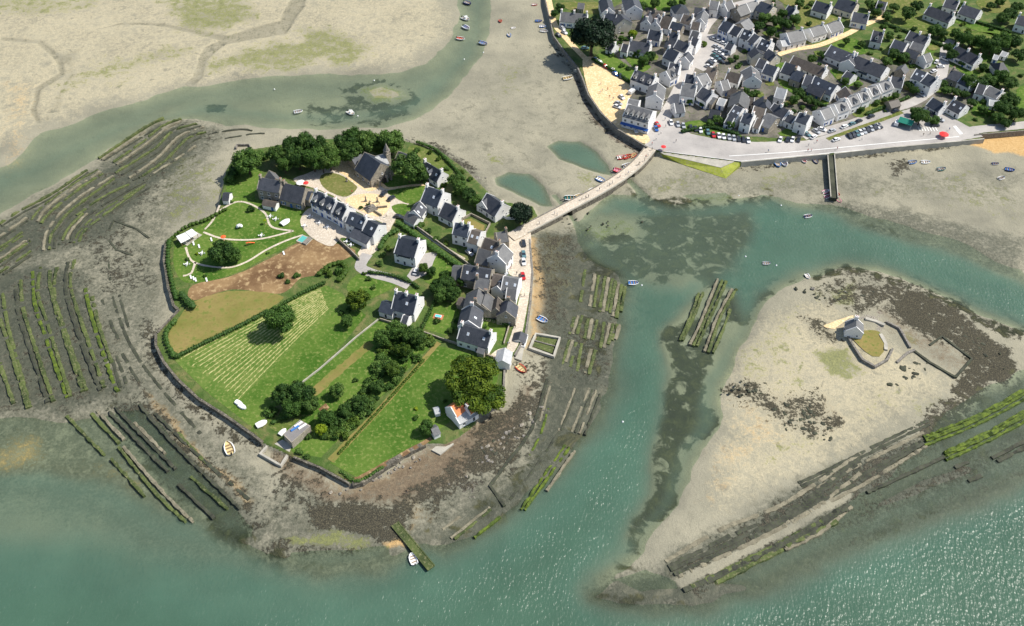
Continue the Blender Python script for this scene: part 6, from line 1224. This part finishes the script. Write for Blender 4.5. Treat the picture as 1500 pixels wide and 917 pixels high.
for x, y, ln, dx, dy, hu, inn, z, lb, cb in ((685,5,5,5,2,'navy','grey',-.1,'dark blue boat moored highest up the northern creek',0),(682,28,5,5,2,'white','grey',-.1,'white boat with grey deck moored in the northern creek above two others',1),(683,41,5,5,3,'white','blue',-.1,'white boat with blue interior moored in the northern creek',0),(675,57,4.6,6,1,'white','red',-.1,'white boat with red interior moored in the northern creek',0),(708,64,5,6,2,'grey','blue',-.1,'grey blue boat moored at the edge of the northern creek',0),
    (733,31,3,1,5,'red','red',.45,'little red dinghy lying on the sand beside the northern creek',0),(752,41,2.6,5,-1,'white','white',.45,'little white dinghy on the sand beside the northern creek',0),(746,52,3.4,2,4,'blue','white',.45,'little blue dinghy on the sand beside the northern creek',0),
    (783,7,3,5,0,'red','white',.5,'red dinghy drawn up below the coast path wall',0),(789,31,3.6,6,0,'navy','blue',.5,'navy dinghy drawn up below the coast path wall',0),(795,39,3.6,6,0,'blue','white',.5,'blue dinghy drawn up below the coast path wall',0),(797,46,4.2,6,1,'white','grey',.5,'white boat drawn up below the coast path wall',0),
    (832,115,5,6,-1,'white','cream',.5,'white boat lying on the sand below the stone ramp',0),(835,83,4,6,1,'white','grey',.5,'white boat aground below the pine',0),(836,89,4,6,0,'grey','white',.5,'grey boat aground below the pine',0),
    (437,164,4.2,6,-1,'white','grey',-.1,'white flat boat floating off the northern oyster beds',0),(514,166,4.6,5,3,'white','white',-.1,'white boat with small cabin floating off the wooded shore',1),
    (911,231,4.6,6,-1,'red','white',.4,'red kayak like boat lying beside the causeway head',0),(919,230,4.4,5,-2,'red','red',.4,'all red boat lying beside the causeway head',0),(928,228,4,5,-3,'red','cream',.4,'red boat with cream inside beside the causeway head',0),(919,243,4.6,6,-2,'white','grey',.4,'white boat lying against the mainland end of the causeway',0),(906,251,4.6,6,2,'red','pink',.4,'red and pink boat lying against the causeway',0),(880,264,4.6,6,3,'blue','white',.4,'pale blue boat lying beside the causeway pond',0),(867,278,3,5,-3,'white','white',.4,'small white dinghy lying beside the causeway',0),(848,287,3.6,6,-2,'white','cream',.4,'white and cream dinghy lying beside the causeway',0),(836,291,5.2,7,0,'white','green',.4,'long white boat with green inside beside the causeway',0),
    (1139,241,4.6,3,5,'blue','white',.4,'blue boat lying below the quay wall',0),(1149,240,4.6,3,5,'white','blue',.4,'white boat with blue inside below the quay wall',0),(1178,236,3.6,3,4,'white','pink',.4,'white boat with pink inside below the quay wall',0),(1195,237,3.4,3,4,'navy','grey',.4,'navy boat lying below the quay wall',0),
    (1337,238,4,6,-1,'blue','grey',.4,'light blue boat aground below the eastern quay',0),(1356,238,4,6,0,'white','white',.4,'all white boat aground below the eastern quay',0),(1379,248,4,6,-1,'green','grey',.4,'dark green boat aground below the eastern quay',0),(1458,240,3.2,6,0,'grey','navy',.4,'grey boat aground below the ochre beach',0),(1479,249,4,6,1,'navy','blue',.4,'navy boat aground below the ochre beach',0),(1467,261,3.4,6,-2,'white','grey',.4,'white boat aground farthest below the ochre beach',0),
    (1184,317,3.6,6,-1,'white','navy',-.1,'white boat moored off the end of the walled jetty',0),(1183,405,3,3,5,'white','white',-.05,'small white boat moored at the northern tip of the islet',0),(928,415,4,6,0,'white','blue',-.1,'white and blue boat moored in the river off the seafront beds',0),(1123,386,3.2,6,0,'grey','grey',-.1,'small grey boat moored in the eastern channel',0),
    (1210,281,3.6,5,-2,'pink','white',.3,'pink boat tied beside the walled jetty',0),(1213,288,3.4,5,-2,'white','pink',.3,'white boat with pink inside beside the walled jetty',0),(1226,284,3,4,3,'red','red',.3,'red dinghy at the end of the walled jetty',0),(1229,294,3,3,4,'pink','pink',.1,'pink dinghy off the end of the walled jetty',0),
    (336,657,5.4,-3,-8,'white','cream',.6,'white open boat with yellow floor beached below the sea wall',0),(605,819,4,-3,-8,'white','white',-.1,'white boat moored beside the weedy southern jetty',0),(795,469,4.4,6,3,'white','blue',.5,'white and blue boat beached by the seafront oyster beds',0),(764,541,4.6,5,4,'red','cream',.7,'red boat lying below the pale roofed boathouse',0)):
    boat(x, y, ln, dx, dy, hu, inn, z, lb, GB, cb)
# hulls turned keel up on the grass
for x, y, ln, dx, dy, lb in ((350,590,3.2,5,3,'white boat hull turned over on the paddock grass'),(355,595,3.2,5,3,'second white boat hull turned over on the paddock grass'),(383,620,4,6,-3,'long white hull turned over near the flat roofed workshop'),(418,325,4.6,6,-4,'long white hull standing on the lawn below the barn'),(414,632,3.2,4,-4,'white dinghy leaning by the flat roofed workshop')):
    b_ = boat(x, y, ln, dx, dy, 'white', 'grey', ZI+.3, lb, None, 0, False); b_.rotation_euler = (math.pi, 0, b_.rotation_euler[2]); b_.location.z = ZI+.05+.29*ln*.95
mb = MB(); mb.lathe([(.02, -.25), (.22, -.18), (.3, 0), (.22, .18), (.08, .24), (.06, .42), (.02, .44)], 10); BUOY = mb.mesh('buoy', 'boat_white', True)
for x, y in ((1082,287),(1144,301),(1092,376),(1137,389),(402,131),(548,118),(680,87),(940,418),(708,77),(890,460),(912,618),(524,170)):
    tag(link('buoy', BUOY, None, (*P(x, y), 0.05), 0, 1.3), 'small white mooring buoy floating in the channel', 'buoy', 'mooring buoys')

# ------------------------------------------------------------------ people: one skinned body, posed walking
def person_mesh(shirt, legs, stride):
    me = bpy.data.meshes.new('person'); s = stride
    v = [(0, 0, .95), (0, 0, 1.2), (0, .01, 1.42), (0, .02, 1.52), (0, .03, 1.62), (0, .03, 1.72), (.18, 0, 1.40), (.24, s*.2, 1.12), (.24, s*.34, .90), (-.18, 0, 1.40), (-.24, -s*.2, 1.12), (-.24, -s*.34, .90), (.10, 0, .90), (.11, -s*.3, .50), (.11, -s*.55, .08), (.11, -s*.55+.16, .04), (-.10, 0, .90), (-.11, s*.3, .50), (-.11, s*.5, .08), (-.11, s*.5+.16, .04)]
    e = [(0, 1), (1, 2), (2, 3), (3, 4), (4, 5), (2, 6), (6, 7), (7, 8), (2, 9), (9, 10), (10, 11), (0, 12), (12, 13), (13, 14), (14, 15), (0, 16), (16, 17), (17, 18), (18, 19)]
    rad = [.15, .14, .15, .06, .10, .085, .065, .048, .035, .065, .048, .035, .09, .065, .045, .035, .09, .065, .045, .035]
    me.from_pydata(v, e, []); o = bpy.data.objects.new('tmp', me); COL.objects.link(o)
    md = o.modifiers.new('s', 'SKIN'); sk = me.skin_vertices[0].data
    for i, r_ in enumerate(rad): sk[i].radius = (r_, r_*.8)
    sk[0].use_root = True; o.modifiers.new('d', 'SUBSURF').levels = 1
    dg = bpy.context.evaluated_depsgraph_get(); out = bpy.data.meshes.new_from_object(o.evaluated_get(dg)); bpy.data.objects.remove(o); bpy.data.meshes.remove(me)
    for n_ in ('skin', shirt, legs, 'black'): out.materials.append(MATS['cloth_'+n_])
    for p in out.polygons:
        c = p.center; p.material_index = 3 if (c.z > 1.68 or c.z < .08) else 0 if (c.z > 1.49 or (abs(c.x) > .2 and c.z < 1.12)) else 1 if c.z > .93 else 2; p.use_smooth = True
    return out
PM = [(person_mesh(a_, b_, s_), a_, b_) for a_, b_, s_ in (('white', 'denim', .5), ('red', 'denim', .4), ('blue', 'khaki', .55), ('black', 'denim', .3), ('khaki', 'black', .45), ('white', 'black', .2))]
rp = random.Random(6); CN = dict(white='white', red='red', blue='blue', black='black', khaki='khaki', denim='blue jeans')
def people(pts, z, wh):
    for i, (x, y) in enumerate(pts):
        me, sh, lg = PM[rp.randrange(6)]; lw = 'jeans' if lg == 'denim' else lg+' trousers'
        o = link('person', me, None, (*P(x, y, z), z), rp.uniform(0, 6.28)); tag(o, f'person in {sh} top and {lw} walking {wh}', 'person', 'people out walking')
people([(858,291),(862,289),(812,314),(816,316),(893,272),(897,269),(908,260),(937,241),(935,242),(946,231),(949,229),(920,255),(852,293),(878,279),(790,328),(955,220),(944,236)], ZC+.04, 'across the causeway')
people([(880,124),(882,134),(879,137),(890,132),(898,146),(893,143),(926,189),(929,192)], K_(6), 'on the sandy terrace')
people([(961,205),(955,212),(974,176),(971,163),(969,154),(978,150),(1125,223),(1183,222),(1188,222),(1196,209),(1184,214),(1226,219),(1262,205),(1352,199),(1362,197),(1390,191),(990,208),(975,186),(968,196),(1004,120)], K_(10), 'on the quay')
people([(763,435),(768,434),(750,471),(752,470),(756,465),(748,478),(755,480),(762,426),(757,402),(748,394),(744,505),(746,503)], L_(10), 'on the seafront road of the island')
people([(516,283),(556,300),(520,256),(546,272),(480,248),(566,318)], L_(10), 'on the village square')
people([(596,722),(762,448),(774,465)], 1.0, 'on the beach below the island')

# ------------------------------------------------------------------ garden and quay furniture
def parasol(x, y, r_, mat, label, z0, group=None, h=2.3):
    t = thing('parasol', label, 'parasol', (*P(x, y, z0+h*.8), z0), 0, group); mb = MB(); mb.tube((0, 0, 0), (0, 0, h), .04, .04, 6); mb.lathe([(.3, 0), (.3, .06), (.05, .08)], 10); link('pole', mb.mesh('pole', 'wood'), t)
    mb = MB(); n = 8; v = [(0, 0, h)]+[(r_*math.cos(6.283*i/n), r_*math.sin(6.283*i/n), h-.28*r_) for i in range(n)]+[(0, 0, h-.06)]+[(r_*math.cos(6.283*i/n), r_*math.sin(6.283*i/n), h-.28*r_-.12) for i in range(n)]
    mb.add(v, [(0, 1+i, 1+(i+1) % n) for i in range(n)]+[(1+i, n+2+i, n+2+(i+1) % n, 1+(i+1) % n) for i in range(n)]); link('canopy', mb.mesh('canopy', mat), t); return t
parasol(327,347,1.1,'orange_fabric','orange parasol in the park garden',ZI); parasol(448,268,1.2,'red_fabric','red parasol behind the stone barn',ZI); parasol(440,267,1.9,'white_paint','white parasol beside the red one behind the stone barn',ZI)
parasol(1383,196,2.2,'red_fabric','red stall parasol on the quay',K_(3)); parasol(972,215,1.2,'red_fabric','red and white parasol at the causeway head',K_(3)); parasol(388,323,.8,'leaf_lime','little lime yellow parasol in the park garden',ZI)
def seat_set(x, y, label, group, z0=ZI, mat='white_paint'):
    t = thing('garden_table', label, 'table', (*P(x, y, z0), z0), rp.uniform(0, 3), group); mb = MB(); mb.lathe([(.5, .70), (.55, .72), (.55, .75), (.5, .76)], 12); link('table_top', mb.mesh('table_top', mat), t)
    mb = MB(); mb.tube((0, 0, 0), (0, 0, .7), .06, .05, 6); mb.lathe([(.28, 0), (.28, .04), (.06, .08)], 10); link('leg', mb.mesh('leg', mat), t)
    for i in range(4):
        a_ = i*1.57; mb = MB(); mb.box(-.22, .22, -.22, .22, .40, .45); mb.box(-.22, .22, .18, .23, .45, .85)
        for q in ((-.2, -.2), (.2, -.2), (-.2, .2), (.2, .2)): mb.box(q[0]-.02, q[0]+.02, q[1]-.02, q[1]+.02, 0, .40)
        c = thing('garden_chair', label.replace('table', 'chair'), 'chair', (t.location.x+1.0*math.cos(a_), t.location.y+1.0*math.sin(a_), z0), a_-1.57, (group or 'garden')+' chairs'); link('seat', mb.mesh('seat', mat), c)
for x, y in ((396,318),(404,322),(383,346),(454,318),(468,328),(480,334),(446,332)): seat_set(x, y, 'white garden table on the lawn and terrace below the white terrace houses', 'garden tables by the terrace')
for x, y in ((274,388),(508,355),(514,360),(296,372)): seat_set(x, y, 'small white garden table in a corner of the island gardens', 'garden tables in corners')
# white sculpture group of balls on the lawn
t = thing('sculpture', 'white cluster sculpture on the park garden lawn', 'sculpture', (*P(351,333,ZI), ZI)); mb = MB()
for i in range(7): mb.lathe([(.02, 0), (.5, .18), (.72, .6), (.5, 1.0), (.02, 1.2)], 10, (.75*math.cos(i*.9), .7*math.sin(i*.9), .0 if i < 5 else .7))
link('body', mb.mesh('body', 'white_paint', True), t)
t = thing('play_frame', 'orange and yellow slide in the park garden', 'slide', (*P(367,358,ZI), ZI), .5); mb = MB(); mb.prism([(-.3, 1.3), (.3, 1.3), (.3, 1.4), (-.3, 1.4)], -1.6, -.6); mb.add([(-.6, -.3, 1.4), (-.6, .3, 1.4), (1.8, .3, .2), (1.8, -.3, .2)], [(0, 3, 2, 1)]); link('slide', mb.mesh('slide', 'orange_fabric'), t)
mb = MB(); [mb.box(a_-.05, a_+.05, b_-.05, b_+.05, 0, 1.9) for a_ in (-1.5, -.7) for b_ in (-.3, .3)]; link('frame', mb.mesh('frame', 'wood'), t)
def lounger(x, y, label, grp):
    t = thing('sun_lounger', label, 'lounger', (*P(x, y, ZI), ZI), .4, grp); mb = MB(); mb.box(-.3, .3, -.9, .3, .28, .36); mb.prism([(.3, .30), (.95, .75), (.92, .82), (.3, .38)], -.3, .3); link('bed', mb.mesh('bed', 'white_paint'), t)
    mb = MB(); [mb.box(a_-.03, a_+.03, b_-.03, b_+.03, 0, .28) for a_ in (-.25, .25) for b_ in (-.8, .25)]; link('legs', mb.mesh('legs', 'white_paint'), t)
for x, y in ((280,407),(284,409),(287,411),(303,411),(310,352),(284,358),(292,362),(416,372)): lounger(x, y, 'white sun lounger on the park garden lawn', 'sun loungers in the park garden')
# small blue pool on a terracotta deck
t = thing('swimming_pool', 'small bright blue pool on a terracotta surround', 'pool', (*P(642,463,ZI+.4), ZI), -.25); mb = MB(); mb.box(-1.9, 1.9, -1.3, 1.3, .03, .12); link('deck', mb.mesh('deck', 'terracotta'), t); mb = MB(); mb.box(-1.2, 1.2, -.65, .65, .122, .5); link('rim', mb.mesh('rim', 'white_paint'), t); mb = MB(); mb.box(-1.08, 1.08, -.53, .53, .3, .506); link('pool_water', mb.mesh('pool_water', 'turquoise'), t)
t = thing('garden_pond', 'turquoise lined garden pool with stone terraces below the white terrace', 'pool', (*P(446,352,ZI), ZI), -.5); mb = MB(); mb.box(-2.6, 2.6, -2.2, 2.2, .03, .3); link('surround', mb.mesh('surround', 'concrete'), t); mb = MB(); mb.box(-2.2, .2, -1.7, 1.7, .302, .34); link('pool_water', mb.mesh('pool_water', 'teal_plaster'), t); mb = MB(); mb.prism([(-2.2, .3), (2.2, .3), (2.2, .7), (-2.2, .7)], .6, 2.4); link('terrace', mb.mesh('terrace', 'granite'), t)
# green tent on the quay
a_ = P(1325,184,K_(3)); t = thing('tent', 'dark green market tent standing on the quay', 'tent', (*a_, K_(3)), -.55); mb = MB(); mb.prism([(-2.4, 2.3), (2.4, 2.3), (2.4, 2.5), (0, 3.9), (-2.4, 2.5)], -3.2, 3.2); link('canopy', mb.mesh('canopy', 'green_fabric'), t); mb = MB(); mb.box(-3.2, 3.2, 2.2, 2.28, 0, 2.3); link('back_cloth', mb.mesh('back_cloth', 'green_fabric'), t)
for sx in (-3, 3):
    for sy in (-2.1, 2.1): mb = MB(); mb.box(sx-.05, sx+.05, sy-.05, sy+.05, 0, 2.35); link('pole', mb.mesh('pole', 'white_paint'), t)
# workshop roof gear
for i, (x, y) in enumerate(((437,622),(443,625),(432,628))):
    mb = MB(); mb.box(-1.6, 1.6, -.35, .35, 0, .25); mb.box(-1.5, 1.5, -.28, .28, .25, .4); o = link('roof_panel', mb.mesh('roof_panel', 'boat_white' if i < 2 else 'boat_blue'), None, (*P(x, y, ZI+3.4), ZI+3.42), .75)
    tag(o, 'white roof light on the flat roofed workshop' if i < 2 else 'blue tarpaulin bundle on the flat roofed workshop', 'roof light' if i < 2 else 'tarpaulin', 'roof lights on the workshop' if i < 2 else None)
# boulders along the shores
def rock_mesh(seed):
    bm = bmesh.new(); bmesh.ops.create_icosphere(bm, subdivisions=2, radius=1); r_ = random.Random(seed); off = Vector((r_.random()*9, r_.random()*9, 0))
    for v in bm.verts: v.co *= 0.7+0.5*mnoise.noise(v.co*1.3+off)+0.12*r_.random(); v.co.z *= .6
    me = bpy.data.meshes.new('rock'); bm.to_mesh(me); bm.free(); return me
RK = []
for s_ in range(6):
    me = rock_mesh(s_); me.materials.append(MATS['bed_dark' if s_ < 3 else ('granite' if s_ < 5 else 'stone')]); RK.append(me)
def rocks(n, cx_, cy_, sx, sy, smin, smax, kinds, label, group, z=0.9, slope=0.0):
    for i in range(n):
        x, y = rp.gauss(cx_, sx), 0; y = rp.gauss(cy_, sy)+slope*(x-cx_); s_ = rp.uniform(smin, smax)*(.6+.8*rp.random())
        o = link('boulder', RK[rp.choice(kinds)], None, (*P(x, y, z), z), rp.uniform(0, 6.28), (s_, s_*rp.uniform(.6, 1.1), s_*.7)); tag(o, label, 'boulder', group)
rocks(46,1180,612,20,12,.4,1.2,(0,1,2),'dark weed covered boulder in the rock patch on the islet sand','boulders in the islet rock patch',1.05,.35)
rocks(22,1090,572,18,8,.3,.8,(0,1,2),'small dark boulder scattered west of the islet rock patch','small boulders on the islet',1.0)
rocks(20,1335,545,14,8,.5,1.3,(0,1,2),'dark boulder beside the islet sand pen','boulders beside the islet pen',1.0,-.3)
rocks(34,1225,432,26,8,.3,.9,(0,1,2,3),'weedy boulder on the north shore of the islet','boulders on the islet north shore',.9)
rocks(38,1395,490,40,9,.3,1.0,(0,1,2),'dark boulder on the weedy northeast shore of the islet','boulders on the islet northeast shore',.8,.55)
rocks(50,735,650,34,9,.3,.9,(1,3,4,5),'pale boulder on the rocky shore southeast of the cypress','boulders southeast of the cypress',.8,-.85)
rocks(34,565,692,36,5,.3,.8,(3,4,5),'grey boulder below the southern shore path','boulders below the shore path',1.2,-.45)
rocks(24,655,240,30,6,.3,.7,(3,4,1),'grey boulder on the northern shore behind the hamlet','boulders on the northern shore',.7,.55)
rocks(14,865,325,30,8,.3,.7,(0,1,2),'weedy boulder on the mud beside the causeway','boulders beside the causeway',.5)
rocks(14,875,535,10,20,.4,.9,(0,1,2),'dark boulder among the seafront oyster beds','boulders among the seafront beds',.2)
